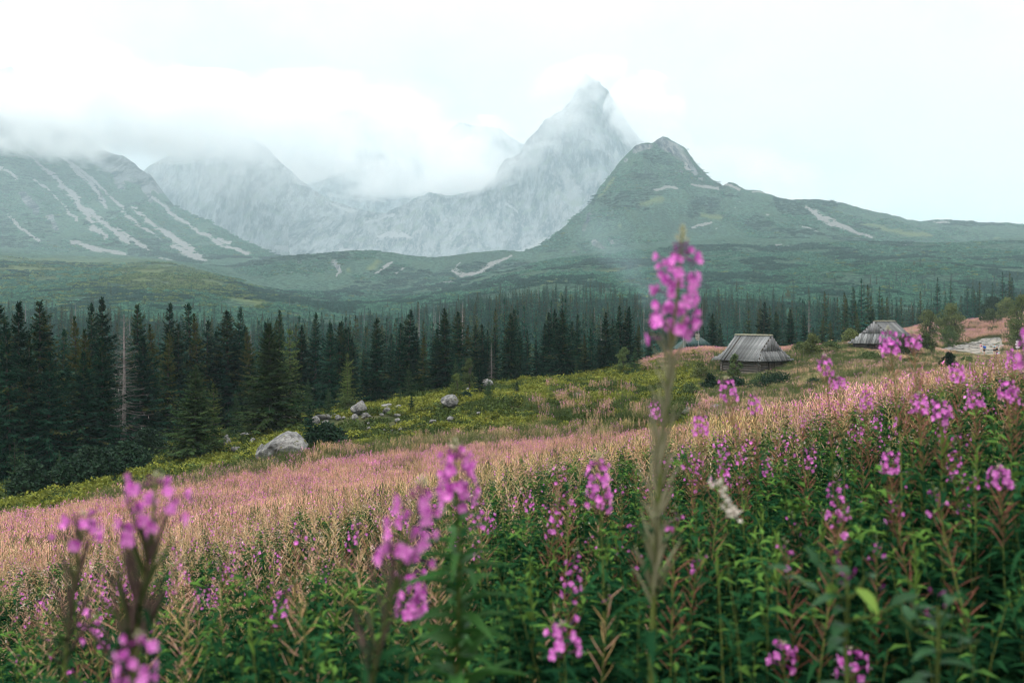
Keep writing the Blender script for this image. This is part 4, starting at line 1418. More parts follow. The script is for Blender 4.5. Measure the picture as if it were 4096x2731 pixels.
rs = np.random.default_rng(77)
GROUP_F = "spruces along the near forest edge"
for (u, vt, vb, y, kind, label, w) in FRONT:
    p = P(u, vb, y)
    p[2] = float(H(p[0], p[1])) - 0.1
    top = P(u, vt, y)[2]
    hgt = max(1.0, top - p[2])
    src, h0, nm, cat, alike = {
        'O': (OLV, 10, "spruce_tree", "spruce", "olive green spruce"),
        'S': (SPR[int(rs.integers(0, 5))], 10, "spruce_tree", "spruce", "dark green spruce standing close among others in the front row of the forest"),
        'F': (SPR[5], 10, "spruce_tree", "spruce", "rusty tinged spruce wedged between dark ones in the front row of the forest"),
        'D': (SPR[3], 10, "spruce_tree", "spruce", "slim narrow spruce squeezed between broader ones in the front row of the forest"),
        'B': (BIG[int(rs.integers(0, 2))], 10, "spruce_tree", "spruce", "large full spruce with branches to the ground in the front row of the forest"),
        'Y': (YNG[0 if rs.uniform() < .6 else 2], 4, "spruce_tree", "spruce", "small young spruce growing at the foot of the forest edge"),
        'W': (YNG[1], 4, "spruce_tree", "spruce", "small dark bushy spruce growing at the foot of the forest edge"),
        'X': (DEAD[0], 10, "dead_spruce", "dead spruce", "bare dead spruce in the front row of the forest"),
        'L': (LAR[0], 6, "larch_tree", "larch", "light green young conifer at the foot of the forest edge")}[kind]
    s = hgt / h0
    if not label:
        where = [n_ for lim, n_ in ((122, "left of the dead grey spruce"), (185, "right of the dead grey spruce"), (262, "behind the solitary full spruce"),
                 (330, "above the large pale boulder"), (400, "above the upper grey boulder"), (465, "above the round grey boulder"), (560, "at the top of the mossy slope"), (665, "left of the tall foreground flower"), (760, "behind the first hut"), (1100, "between the two huts"))
                 if u < lim][0]
        where = where.replace("left of the tall foreground flower", "left of the tall flower")
        size_ = "tall" if vt < 322 else ("middling" if vt < 336 else "short")
        label = {'S': f"{size_} dark spruce in the front forest row {where}", 'F': f"{size_} rusty tinged spruce in the front forest row {where}", 'D': f"{size_} slim narrow spruce in the front forest row {where}",
                 'B': f"{size_} broad full spruce in the front forest row {where}", 'Y': f"small young spruce at the forest edge {where}", 'W': f"small bushy dark spruce at the forest edge {where}"}.get(kind, alike)
    tree(nm, src, p, s, rs.uniform(0, 6.28), label, cat, GROUP_F, s * w * (1.0 if hgt < 5 else 1.12) * rs.uniform(.9, 1.2))

# ------------------------------------------------------------------ instancing for what nobody could count
PROTO = {}


def proto_collection(key, meshes):
    c = bpy.data.collections.new("source_" + key)
    for i, m in enumerate(meshes):
        o = bpy.data.objects.new(f"{key}_{i:02d}", m)
        c.objects.link(o)
    return c


def scatter(name, key, meshes, pts, scale, rotz, idx, tilt=None):
    c = proto_collection(key, meshes)
    me = bpy.data.meshes.new(name)
    n = len(pts)
    me.vertices.add(n)
    me.vertices.foreach_set("co", np.asarray(pts, np.float32).ravel())
    sc3 = np.asarray(scale, np.float32)
    if sc3.ndim == 1:
        sc3 = np.repeat(sc3[:, None], 3, 1)
    a = me.attributes.new("sc", 'FLOAT_VECTOR', 'POINT')
    a.data.foreach_set("vector", sc3.ravel())
    rot = np.zeros((n, 3), np.float32)
    rot[:, 2] = rotz
    if tilt is not None:
        rot[:, :2] = tilt
    a = me.attributes.new("rt", 'FLOAT_VECTOR', 'POINT')
    a.data.foreach_set("vector", rot.ravel())
    a = me.attributes.new("ix", 'INT', 'POINT')
    a.data.foreach_set("value", np.asarray(idx, np.int32))
    o = link(name, me)
    g = bpy.data.node_groups.new("scatter_" + key, 'GeometryNodeTree')
    g.interface.new_socket("Geometry", in_out='INPUT', socket_type='NodeSocketGeometry')
    g.interface.new_socket("Geometry", in_out='OUTPUT', socket_type='NodeSocketGeometry')
    gi, go = g.nodes.new("NodeGroupInput"), g.nodes.new("NodeGroupOutput")
    iop = g.nodes.new("GeometryNodeInstanceOnPoints")
    ci = g.nodes.new("GeometryNodeCollectionInfo")
    ci.inputs["Collection"].default_value = c
    ci.inputs["Separate Children"].default_value = True
    ci.inputs["Reset Children"].default_value = True

    def na(nm, typ):
        q = g.nodes.new("GeometryNodeInputNamedAttribute")
        q.data_type = typ
        q.inputs["Name"].default_value = nm
        return q.outputs[0]
    e2r = g.nodes.new("FunctionNodeEulerToRotation")
    g.links.new(na("rt", 'FLOAT_VECTOR'), e2r.inputs[0])
    g.links.new(gi.outputs[0], iop.inputs["Points"])
    g.links.new(ci.outputs[0], iop.inputs["Instance"])
    iop.inputs["Pick Instance"].default_value = True
    g.links.new(na("ix", 'INT'), iop.inputs["Instance Index"])
    g.links.new(e2r.outputs[0], iop.inputs["Rotation"])
    g.links.new(na("sc", 'FLOAT_VECTOR'), iop.inputs["Scale"])
    g.links.new(iop.outputs[0], go.inputs[0])
    md = o.modifiers.new("scatter", 'NODES')
    md.node_group = g
    tag(o, kind="stuff")
    return o


def merged(a, b, name):
    """one mesh out of trunk + crown (for scattered copies)"""
    me = bpy.data.meshes.new(name)
    import bmesh
    bm = bmesh.new()
    bm.from_mesh(a)
    k = len(bm.faces)
    bm.from_mesh(b)
    bm.faces.ensure_lookup_table()
    for i, f in enumerate(bm.faces):
        f.material_index = 0 if i < k else 1
    bm.to_mesh(me)
    bm.free()
    me.materials.append(a.materials[0])
    me.materials.append(b.materials[0])
    return me


FAR = [spruce_meshes("f0", 12, 2.0, 71, 26, 5, 4, .8, tlen=1.35, mat=M_NEEDLEHAZE), spruce_meshes("f1", 12, 1.7, 72, 26, 5, 4, .75, tlen=1.35, mat=M_NEEDLEHAZE), spruce_meshes("f2", 12, 2.3, 73, 24, 6, 4, .9, tlen=1.35, mat=M_NEEDLEHAZE), spruce_meshes("f3", 12, 1.5, 74, 28, 5, 4, .7, mat=M_NEEDLE2, brown=.3, tlen=1.35)]
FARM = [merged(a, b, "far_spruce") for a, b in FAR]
FDEAD = merged(*DEAD[1], "far_dead")
FROW = blob_tree_meshes(6, 5, 81, 26, 28, .55, M_ROWAN)
FROWM = merged(*FROW, "far_rowan")

cand = rs.uniform(0, 1, (26000, 2))
yy = np.sqrt(150 ** 2 + cand[:, 0] * (760 ** 2 - 150 ** 2))
uu = -40 + cand[:, 1] * 1110
xx = (uu - 512) / F * yy
zz = H(xx, yy)
vv = VH - zz / yy * F
dens = np.where(yy < 300, np.where((uu > 900), 0.25 * (yy > 250), .55), np.where(yy < 430, .62, np.interp(yy, [430, 520, 620, 760], [.42, .17, .06, .015])))
cl = fbm(xx / 45, yy / 45, 3, 3)
dens = dens * np.clip(.75 + 1.5 * cl, .05, 1.6)
mid = np.exp(-((uu - 500) / 75) ** 2)
dens = np.where((yy > 400) & (yy < 560), np.maximum(dens, mid * .7), dens)
dens = np.where((uu < 330) & (yy > 460), dens * .35, dens)
dens = np.where((uu > 640) & (uu < 900) & (yy < 190), 0, dens)
dens = np.where((yy < 170) & (uu < 640) & (yy > 150), .8, dens)
keep = rs.uniform(size=len(dens)) < dens * .55
idx = np.where(keep)[0]
hh = 12 * rs.uniform(.55, 1.15, len(xx)) * np.where(yy > 430, .85, 1.0) * np.where(yy > 560, .75, 1)
kind = np.where(rs.uniform(size=len(xx)) < .028, 4, np.where(rs.uniform(size=len(xx)) < np.where(yy > 330, .08, .03), 5, rs.integers(0, 4, len(xx))))
# those that show largest stand as trees of their own
size = hh / yy * np.clip((365 - vv) / 40 + (hh / yy * F) / 40, .05, 2)
order = idx[np.argsort(-size[idx])]
own = order[:175]
rest = order[175:]
DX = DEAD[1]
for i in own:
    p = (xx[i], yy[i], zz[i] - .15)
    k = kind[i]
    reg = [n_ for lim, n_ in ((110, "the far left forest"), (230, "the dead grey spruce's forest"), (330, "the boulder slope"), (430, "the upper grey boulder"), (520, "the round grey boulder"), (640, "the mossy slope's top"), (715, "the green roofed house"),
                              (795, "the first hut"), (850, "the gap between the huts"), (920, "the far hut"), (2000, "the right-hand willows")) if uu[i] < lim][0]
    far_txt = ("tall, " if hh[i] > 10.8 else "lower, ") + ("just behind " if yy[i] < 215 else "some way behind " if yy[i] < 300 else "in haze far behind ") + reg
    rz = rs.uniform(0, 6.28)
    if k == 4:
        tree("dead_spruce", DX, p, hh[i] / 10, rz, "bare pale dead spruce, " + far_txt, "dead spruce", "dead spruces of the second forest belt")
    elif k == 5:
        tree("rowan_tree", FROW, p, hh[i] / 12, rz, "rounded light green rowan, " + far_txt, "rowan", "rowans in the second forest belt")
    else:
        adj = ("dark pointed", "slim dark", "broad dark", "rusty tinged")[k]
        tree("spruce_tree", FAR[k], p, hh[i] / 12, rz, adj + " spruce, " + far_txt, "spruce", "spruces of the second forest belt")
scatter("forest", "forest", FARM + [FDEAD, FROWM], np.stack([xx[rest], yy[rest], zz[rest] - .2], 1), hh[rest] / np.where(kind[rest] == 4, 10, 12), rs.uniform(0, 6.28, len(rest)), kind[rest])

# dwarf pines covering the slopes: clumps by the thousand
def mugo_patch(seed, r0=3.0, nb=7, per=34, mat=None):
    r = np.random.default_rng(seed)
    mb = MB()
    for i in range(nb):
        c = np.array([*r.uniform(-r0, r0, 2), 0])
        rad = r.uniform(.8, 1.6)
        n = per
        d = r.normal(size=(n, 3))
        d[:, 2] = np.abs(d[:, 2]) * .8 + .1
        d /= np.linalg.norm(d, axis=1)[:, None]
        p = c + d * np.array([rad, rad, rad * .85]) * r.uniform(.55, 1.0, (n, 1))
        L = r.uniform(.5, .9, n)
        dirs = d * .7 + np.array([0, 0, .6]) + r.normal(0, .3, (n, 3))
        place(mb, TWIG_V, TWIG_F, frames(dirs, d + r.normal(0, .5, (n, 3)), L * .6, L, L), p, 0, np.clip(r.uniform(0, .7) + r.normal(0, .15, n), 0, 1))
    return mb.mesh("pine_patch", mat or M_MUGOFAR)


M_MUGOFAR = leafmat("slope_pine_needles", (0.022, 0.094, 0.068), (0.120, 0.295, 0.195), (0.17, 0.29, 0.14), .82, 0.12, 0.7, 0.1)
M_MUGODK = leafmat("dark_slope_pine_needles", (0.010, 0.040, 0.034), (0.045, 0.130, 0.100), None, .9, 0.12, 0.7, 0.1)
M_MUGOSUN = leafmat("pale_sunlit_pine_needles", (0.045, 0.095, 0.040), (0.19, 0.27, 0.10), (0.26, 0.29, 0.10), .82, 0.2, 0.7, 0.1)  # yellow-green clumps: sunlight painted on the left hill, plus random pale ones
PAT = [mugo_patch(900 + i) for i in range(5)] + [mugo_patch(950 + i, mat=M_MUGOSUN) for i in range(3)] + [mugo_patch(970 + i, mat=M_MUGODK) for i in range(3)]
cand = rs.uniform(0, 1, (44000, 2))
y2 = np.exp(np.log(330) + cand[:, 0] * (np.log(1080) - np.log(330)))
u2 = -40 + cand[:, 1] * 1110
x2 = (u2 - 512) / F * y2
g2 = fbm(x2 / 30, y2 / 30, 9, 3)
k2 = g2 > -.3
x2, y2, u2, g2 = x2[k2], y2[k2], u2[k2], g2[k2]
sunny = (u2 < 300) & (rs.uniform(size=len(u2)) < np.clip(sstep(560, 800, y2) * sstep(310, 200, u2) * (.35 + 1.3 * np.exp(-((u2 - 175) / 50) ** 2)) - g2 * .9, 0, .95))  # left hill's sunlit patch, put into the clump colour
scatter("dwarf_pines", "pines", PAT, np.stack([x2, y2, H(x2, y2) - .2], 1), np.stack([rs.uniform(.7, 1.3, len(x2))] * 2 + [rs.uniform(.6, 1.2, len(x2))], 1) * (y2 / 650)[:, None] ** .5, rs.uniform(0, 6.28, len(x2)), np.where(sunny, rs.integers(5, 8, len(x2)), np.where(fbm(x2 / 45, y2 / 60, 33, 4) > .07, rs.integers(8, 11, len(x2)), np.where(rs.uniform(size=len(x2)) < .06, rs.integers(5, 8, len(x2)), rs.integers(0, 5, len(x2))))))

# the same cover on the nearer ridges, wherever no scree or rock shows
for (V_, A_, sd_) in RIDGES:
    if sd_ not in (1.0, 6.0, 8.0):
        continue
    free = (A_["scree"] < .35) & (A_["rock"] < .38) & (A_["grass"] < .5)
    ii = np.argwhere(free & (np.arange(V_.shape[0])[:, None] > 1))
    nn = {1.0: 6500, 6.0: 13000, 8.0: 5000}[sd_]
    pk = ii[rs.integers(0, len(ii), nn)]
    q = V_[pk[:, 0], pk[:, 1]]
    uu_ = q[:, 0] / q[:, 1] * F + 512
    keep_ = (fbm(q[:, 0] / 55, q[:, 2] / 40, 5, 3) > -.2) & (uu_ > -25) & (uu_ < 1050)
    q = q[keep_]
    q = q + rs.normal(0, 2.0, q.shape) * np.array([1, 1, 0])
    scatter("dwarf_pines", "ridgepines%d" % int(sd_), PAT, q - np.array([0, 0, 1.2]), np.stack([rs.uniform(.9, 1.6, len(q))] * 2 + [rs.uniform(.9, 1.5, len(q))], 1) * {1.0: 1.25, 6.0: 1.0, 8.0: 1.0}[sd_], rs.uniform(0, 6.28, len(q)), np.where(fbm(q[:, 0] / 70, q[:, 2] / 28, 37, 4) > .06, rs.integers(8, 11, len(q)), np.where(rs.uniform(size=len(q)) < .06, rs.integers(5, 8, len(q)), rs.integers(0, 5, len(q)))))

# broad-leaved trees and bushes of the right-hand meadow
def bush(name, u, vt, vb, wpx, y, seed, mat, label, cat, nclump=40, per=70, leaf=None, low=.15, group=None, stems=3, round_=1.0):
    p = P(u, vb, y)
    h0 = P(u, vt, y)[2] - p[2]
    p[2] = float(H(p[0], p[1])) - .05
    h = max(P(u, vt, y)[2] - p[2], .85 * h0)
    w = wpx / F * y
    m = blob_tree_meshes(h, w, seed, nclump, per, leaf or max(.10, y / F * 1.6), mat, True, low, round_, stems)
    return tree(name, m, p, 1.0, 0, label, cat, group)


bush("willow_tree", 951, 303, 329, 36, 205, 301, M_WILLOW, "broad rounded green willow left of the rising pink meadow", "willow", 60, 80)
bush("willow_tree", 928, 309, 332, 26, 195, 302, M_WILLOW, "thinner upright willow beside the broad rounded one", "willow", 45, 70)
bush("pine_tree", 993, 296, 318, 26, 290, 303, M_MUGO, "dark blue-green round pine on the skyline of the pink meadow", "pine", 50, 80)
bush("willow_bush", 990, 310, 328, 20, 250, 304, M_ROWAN, "mid green bush below the dark round pine", "bush", 40, 70, low=.05)
bush("willow_tree", 1006, 298, 324, 26, 255, 305, M_WILLOW, "dull green willow between the dark pine and the right edge bushes", "willow", 50, 70)
bush("willow_tree", 1021, 292, 332, 32, 190, 306, M_WILLOW, "big yellow-green willow cut by the right picture edge", "willow", 70, 90, low=.05)
bush("willow_bush", 1018, 318, 345, 24, 175, 307, M_WILLOW, "lower olive bush at the right edge above the signpost", "bush", 40, 80, low=.03)
bush("rowan_tree", 926, 336, 363, 20, 125, 308, M_ROWAN, "dark young rowan standing before the left end of the stony path", "rowan", 45, 90, low=.1)
bush("willow_bush", 850, 328.5, 344, 21, 132, 309, M_WILLOW, "low round yellow-green willow beside the far hut's left eaves", "bush", 45, 80, low=.05)
bush("rowan_tree", 812, 333, 360, 22, 108, 310, M_WILLOW, "light green feathery rowan between the two huts", "rowan", 40, 80, low=.1)
bush("willow_bush", 800, 345, 362, 16, 112, 311, M_ROWAN, "small green bush at the foot of the feathery rowan", "bush", 30, 60, low=.05)
bush("rowan_bush", 903, 334, 352, 18, 112, 312, M_ROWAN, "dark bush growing against the far hut's right wall", "bush", 30, 70, low=.05)
bush("rowan_bush", 710, 380, 404, 17, 88, 313, M_MUGO, "dark green bush right of the tall foreground flower stem", "bush", 35, 80, low=.05)
bush("juniper_bush", 775, 386, 404, 56, 84, 314, M_MUGO, "wide dark juniper thicket below the first hut", "bush", 60, 90, low=.03)
bush("rowan_bush", 735, 380, 396, 30, 90, 315, M_MUGO, "dark low shrub left of the wide juniper thicket", "bush", 40, 70, low=.03)
bush("rowan_bush", 949, 366, 394, 18, 72, 316, M_MUGO, "dark green shrub sticking out of the right-hand pink meadow", "bush", 45, 80, low=.05)
bush("willow_bush", 787, 362, 374, 14, 104, 317, M_ROWAN, "small dark shrub to the right of the plank bench", "bush", 30, 60, low=.05)
for j, (u, vt, vb, w, y, mt, lab) in enumerate(((735, 352, 366, 14, 100, M_ROWAN, "small green bush against the first hut's log wall"), (700, 362, 378, 22, 98, M_WILLOW, "green bush left of the first hut below the pink crest"),
                                                (830, 348, 360, 20, 112, M_ROWAN, "dark green bush midway between the huts"), (690, 390, 408, 22, 80, M_ROWAN, "dark bush beside the tall foreground flower's pods"),
                                                (815, 392, 406, 30, 74, M_MUGO, "dark low thicket right of the wide juniper"), (870, 356, 368, 26, 100, M_ROWAN, "broad low green bush below the far hut"), (760, 378, 390, 24, 92, M_ROWAN, "green shrub below the first hut's door"),
                                                (910, 362, 376, 22, 92, M_WILLOW, "light green shrub right of the broad low bush"), (968, 358, 366, 16, 120, M_ROWAN, "small shrub just below the stony path"))):
    bush("meadow_bush", u, vt, vb, w, y, 500 + j, mt, lab, "bush", 36, 70, low=.04, group="bushes in the meadow round the huts")
bush("willow_bush", 948, 326, 335, 24, 190, 318, M_ROWAN, "flat dark shrub under the broad rounded willow", "bush", 36, 60, low=.03)
# rowans and bushes on the open slope
O = 325
for xc, yt, yb, w, y, mat, lab, cat in ((885, 655, 870, 22, 91, M_LARCH, "bright yellow-green rowan sapling behind the round grey boulder", "rowan"),
                                       (965, 548, 725, 17, 100, M_ROWAN, "feathery green rowan sapling at the forest edge above the round boulder", "rowan"),
                                       (945, 800, 880, 14, 88, M_MUGO, "dark low shrub touching the round grey boulder's right side", "bush"),
                                       (150, 800, 870, 14, 95, M_ROWAN, "small dark shrub under the pale green conifer", "bush"),
                                       (2010, 470, 690, 17, 108, M_ROWAN, "leafy light tree at the right end of the forest edge before the tall flower", "rowan")):
    u, vt = K(xc, yt, O)
    bush("rowan_sapling" if cat == "rowan" else "dark_shrub", u, vt, 275 + yb * .1488, w, y, int(xc), mat, lab, cat, 34, 60, low=.08)
# dwarf pine thickets at the left wood edge
for j, (u, vt, vb, w, y, lab) in enumerate(((92, 448, 482, 52, 66, "broad dark dwarf pine thicket under the left forest"), (128, 444, 477, 50, 70, "dark dwarf pine thicket, right end of the left thickets"),
                                            (70, 458, 486, 40, 63, "low dwarf pine thicket in deep shade near the left picture edge"), (148, 430, 462, 44, 82, "dwarf pine thicket behind the right end thicket"),
                                            (326, 424, 446, 34, 69, "dark dwarf pine bush right of the squat spruce near the large boulder"), (30, 462, 494, 44, 62, "dark shrub mass at the left picture edge above the meadow"))):
    bush("dwarf_pine", u, vt, vb, w, y, 400 + j, M_MUGO, lab, "dwarf pine", 70, 70, .26, .03, "dwarf pine thickets at the wood edge")
# ------------------------------------------------------------------ rocks on the open slope
def granite():
    m = NT("lichen_granite")
    tc = m.n("ShaderNodeTexCoord").outputs["Object"]
    n1 = m.noise(1.3, 6.0, 0.65, tc)
    n2 = m.noise(9.0, 5.0, 0.7, tc)
    c = m.mix(m.ramp(n1, 0.35, 0.65), (0.075, 0.08, 0.085), (0.28, 0.29, 0.285))
    c = m.mix(m.math('MULTIPLY', m.ramp(n2, 0.48, 0.62), 0.75), c, (0.06, 0.06, 0.058))
    c = m.mix(m.math('MULTIPLY', m.ramp(m.noise(5.0, 4.0, 0.7, tc), 0.60, 0.68), 0.7), c, (0.42, 0.43, 0.40))
    nz = m.n("ShaderNodeSeparateXYZ", {0: m.n("ShaderNodeNewGeometry").outputs["Normal"]}).outputs["Z"]
    moss = m.math('MULTIPLY', m.ramp(m.noise(2.6, 5.0, 0.6, tc), 0.58, 0.64), m.ramp(nz, 0.1, 0.5))
    c = m.mix(moss, c, (0.07, 0.075, 0.02))
    h = m.math('ADD', n1, m.math('MULTIPLY', n2, 0.4))
    return m.finish(m.diffuse(c, 0.9, m.bump(h, 0.9, 0.12), 0.15))


M_ROCK = granite()
ROCKS = []
ROCK_AT = []
for k in range(6):
    v, f = rock_mesh(60 + k, 3, 10, 0.8, 0.14)
    mb = MB(); mb.add(v, f)
    ROCKS.append(mb.mesh("rock", M_ROCK, True))


def rock(u, v, wpx, hpx, label, seed, name="rock", mesh=None, sink=.2, dep=.8):
    q = gpt(u, v + hpx * .5)
    y = q[1]
    w, h = wpx / F * y, hpx / F * y
    if wpx < 14:
        w, h = w * 1.15, h * 1.4
    o = link(name, mesh or ROCKS[seed % 6])
    o.location = (q[0], y, P(u, v, y)[2] + (.12 if wpx < 14 else 0))
    ROCK_AT.append((q[0], y, w))
    o.scale = (w / 1.6, w / 1.6 * dep, max(h, .12) / 1.25)
    o.rotation_euler = (0, 0, (seed * 1.7) % 6.28 if mesh is None else 0)
    tag(o, label, "boulder" if wpx > 14 else "rock", "grey rocks on the open slope" if wpx <= 14 else None)
    return o


# the three boulders have shapes of their own
def boulder_mesh(seed, cuts, rough=.09):
    v, f = rock_mesh(seed, 5, 5, 1.0, rough)
    for n, c in cuts:
        n = np.array(n, float); n /= np.linalg.norm(n)
        d = v @ n
        v = v - np.where(d > c, (d - c) * 0.78, 0)[:, None] * n
    v = v * (1 + .07 * fbm(v[:, 0] * 4, v[:, 1] * 4, v[:, 2] * 4, 5) + .03 * ridged(v[:, 0] * 2.2, v[:, 1] * 2.2, v[:, 2] * 3.5, 3))[:, None]
    e = v.max(0) - v.min(0)
    v = (v - (v.max(0) + v.min(0)) / 2) / e * np.array([1.6, 1.6, 1.25])
    mb = MB(); mb.add(v, f)
    return mb.mesh("boulder", M_ROCK, True)


rock(282.5, 447, 51, 33, "largest pale granite boulder with peaked top standing at the far edge of the pink meadow", 1, "boulder",
     boulder_mesh(5, [((-.75, -.2, .6), .55), ((.85, -.1, .5), .62), ((.35, -1, .3), .55)], .12), .1, .85)
rock(359, 407, 17.5, 15, "upper grey boulder with cracks near the small dark spruce below the forest", 2, "boulder", boulder_mesh(6, [((-.7, -.3, .8), .45), ((.9, 0, .4), .6), ((0, -1, .3), .55)]), .1)
rock(449.5, 400.5, 18, 13.5, "round grey boulder on the mossy slope beside the yellow-green rowan sapling", 3, "boulder", boulder_mesh(7, [((-.4, -.4, .9), .6), ((.8, -.5, .3), .7)], .07), .1)
rock(262, 455, 9, 12, "lichen grey rock leaning on the largest boulder's left foot", 4)
RK = [(670, 545, 150, 70, "long flat grey rock left of the squat spruce"), (765, 515, 90, 40, None), (1090, 535, 160, 55, "flat grey rock right of the squat spruce tip"), (985, 590, 105, 75, "whitish sloping rock touching the squat spruce"),
      (1110, 610, 80, 45, None), (1220, 520, 40, 30, None), (1265, 545, 60, 45, None), (1330, 545, 40, 22, None), (1240, 443, 95, 27, None), (1350, 447, 50, 30, None), (1475, 548, 75, 60, "upright egg-shaped grey rock below the upper boulder"),
      (1600, 508, 80, 32, None), (1580, 540, 60, 20, None), (1660, 530, 30, 20, None), (1875, 400, 140, 48, "long grey rock right of the upper boulder"), (1875, 460, 90, 50, "pointed grey rock just below the long one right of the upper boulder"), (1700, 410, 42, 20, None), (1720, 440, 40, 20, None),
      (1780, 425, 40, 20, None), (1810, 507, 50, 20, None), (2010, 515, 72, 30, None), (2015, 580, 75, 30, None), (1650, 680, 50, 26, None), (1645, 620, 38, 20, None), (1840, 705, 32, 18, None), (2040, 695, 50, 20, None), (105, 755, 110, 34, "flat rock on the slope left of the largest boulder"),
      (190, 840, 70, 46, "small pale rock left of the largest boulder"), (15, 945, 60, 40, None), (590, 500, 52, 22, None), (1930, 710, 28, 16, None)]
for i, (x, y, w, h, lab) in enumerate(RK):
    side = "between the large and the upper boulder" if x < 1400 else ("below the upper boulder" if x < 1700 else "right of the upper boulder")
    rock(237.5 + .0797 * x, 375 + .0797 * y, .0797 * w, .0797 * h, lab or ("small grey rock half sunk in bilberries " + side), i)
RK2 = [(325, 1095, 735, 80, 38, "flat grey rock at the forest edge behind the dark young spruce"), (325, 1280, 695, 32, 16, None), (325, 960, 780, 26, 20, None), (325, 1705, 815, 60, 24, "grey rock among pink flowers on the mossy slope"), (325, 1490, 880, 42, 16, None), (325, 725, 990, 42, 18, None),
       (325, 840, 975, 42, 22, None), (325, 1035, 935, 30, 12, None), (325, 1830, 665, 60, 14, "flat light stone in yellow grass at the mossy slope's top"), (325, 1590, 890, 32, 14, None), (325, 495, 890, 36, 16, None),
       (0, 405, 1405, 52, 38, "pale rock in the ferns left of the small dark meadow-edge spruce"), (0, 225, 1455, 80, 40, "grey rock sloping at the lower left wood edge"), (0, 300, 1375, 70, 26, "dull flat rock under the dwarf pines"), (0, 50, 1508, 95, 30, "long mossy slab at the left picture edge"), (0, 45, 1538, 62, 28, "pale block below the long mossy slab at the left edge"),
       (0, 1015, 1295, 32, 16, None), (0, 1590, 1178, 62, 30, "dark grey rock right of the solitary spruce"), (0, 1525, 1132, 42, 60, "upright rock at the solitary spruce's foot"), (0, 980, 1142, 36, 14, None), (0, 1090, 1160, 26, 14, None),
       (674, 280, 905, 72, 36, "grey rock in the grass between tall flower and juniper thicket"), (674, 90, 922, 80, 32, "grey rock beside the tall foreground flower's stem"), (674, 300, 577, 72, 40, "flat grey rock slab against the first hut's left corner")]
for i, (o_, x, y, w, h, lab) in enumerate(RK2):
    rock(o_ + .1488 * x, 275 + .1488 * y, .1488 * w, .1488 * h, lab or ("small grey rock poking out of the bilberries " + ("on the mossy middle slope" if o_ else "left of the largest boulder")), i + 3)

# ------------------------------------------------------------------ bilberry cover of the slope
M_BIL = leafmat("bilberry_leaves", (0.044, 0.068, 0.011), (0.225, 0.250, 0.042), (0.28, 0.15, 0.035), 0.93, 0.25, 0.6, 0.2)
M_BIL2 = leafmat("dark_bilberry_leaves", (0.016, 0.036, 0.010), (0.085, 0.125, 0.028), None, 0.93, 0.2, 0.6, 0.2)
M_FERN = leafmat("fern_fronds", (0.026, 0.055, 0.014), (0.10, 0.15, 0.040), None, 0.9, 0.25, 0.6, 0.2)
EDGE_U = [-80, 0, 130, 300, 470, 640, 700, 760, 800, 900, 1000, 1100]
EDGE_V = [524, 511, 490, 461, 442, 427, 421, 412, 402, 385, 365, 352]       # picture row of the flower tops along the field's far edge
EDGE_Y = [42, 45, 50, 57, 62, 66, 66, 58, 40, 28, 22, 20]
for _i, (_u, _v, _y) in enumerate(zip(EDGE_U, EDGE_V, EDGE_Y)):
    _ys = np.linspace(_y * .6, _y * 1.25, 120)
    _tv = VH - (H((_u - 512) / F * _ys, _ys) + 1.05) / _ys * F
    EDGE_Y[_i] = float(_ys[np.argmin(np.abs(_tv - _v) + .02 * np.abs(_ys - _y))])


def edge_y(u):
    return np.interp(u, EDGE_U, EDGE_Y)


def mound_patch(seed, mat, rad=.75, hgt=.32, n=230, leaf=.13):
    r = np.random.default_rng(seed)
    mb = MB()
    a = r.uniform(0, 6.283, n)
    q = rad * np.sqrt(r.uniform(0, 1, n))
    hh_ = hgt * (1 - (q / rad) ** 2 * .8) * (1 + .5 * fbm(q * np.cos(a) * 3, q * np.sin(a) * 3, seed, 2)) * r.uniform(.6, 1.05, n)
    p = np.stack([q * np.cos(a), q * np.sin(a), hh_ - .04], 1)
    d = r.normal(0, 1, (n, 3)) * np.array([1, 1, .45]) + np.array([0, 0, .35])
    up = np.array([0, 0, 1.0]) + r.normal(0, .55, (n, 3))
    L = leaf * r.uniform(.6, 1.4, n)
    place(mb, TWIG_V, TWIG_F, frames(d, up, L * .7, L, L), p, 0, np.clip(r.uniform(0, .6) + r.uniform(0, .45, n), 0, 1))
    return mb.mesh("bilberry_patch", mat)


BP = [mound_patch(600 + i, M_BIL if i < 4 else M_BIL2) for i in range(6)]
n = 9500
cy_ = np.sqrt(44 ** 2 + rs.uniform(0, 1, n) * (124 ** 2 - 44 ** 2))
cu = rs.uniform(-30, 700, n)
cx = (cu - 512) / F * cy_
ok = (cy_ > edge_y(cu) + 1.5) & (cy_ < np.interp(cu, [0, 100, 200, 300, 400, 500, 600, 700], [70, 80, 92, 104, 110, 114, 122, 124]))
for (ax0, ay0, aw0) in ROCK_AT:
    ok &= ~((np.abs(cx - ax0) < aw0 * .5 + .35) & (cy_ > ay0 - 2.2 - aw0 * .4) & (cy_ < ay0 + aw0 * .4 + .3))
cx, cy_, cu = cx[ok], cy_[ok], cu[ok]
pat = fbm(cx / 9, cy_ / 9, 2, 3)
bi = np.where(rs.uniform(size=len(cx)) < np.clip(.40 - pat * 1.5 + (cu < 170) * .3, .03, .9), rs.integers(4, 6, len(cx)), rs.integers(0, 4, len(cx)))
s_ = rs.uniform(.75, 1.5, len(cx))
scatter("bilberries", "bilberry", BP, np.stack([cx, cy_, H(cx, cy_)], 1), np.stack([s_, s_, s_ * rs.uniform(.6, 1.5, len(cx))], 1), rs.uniform(0, 6.28, len(cx)), bi)


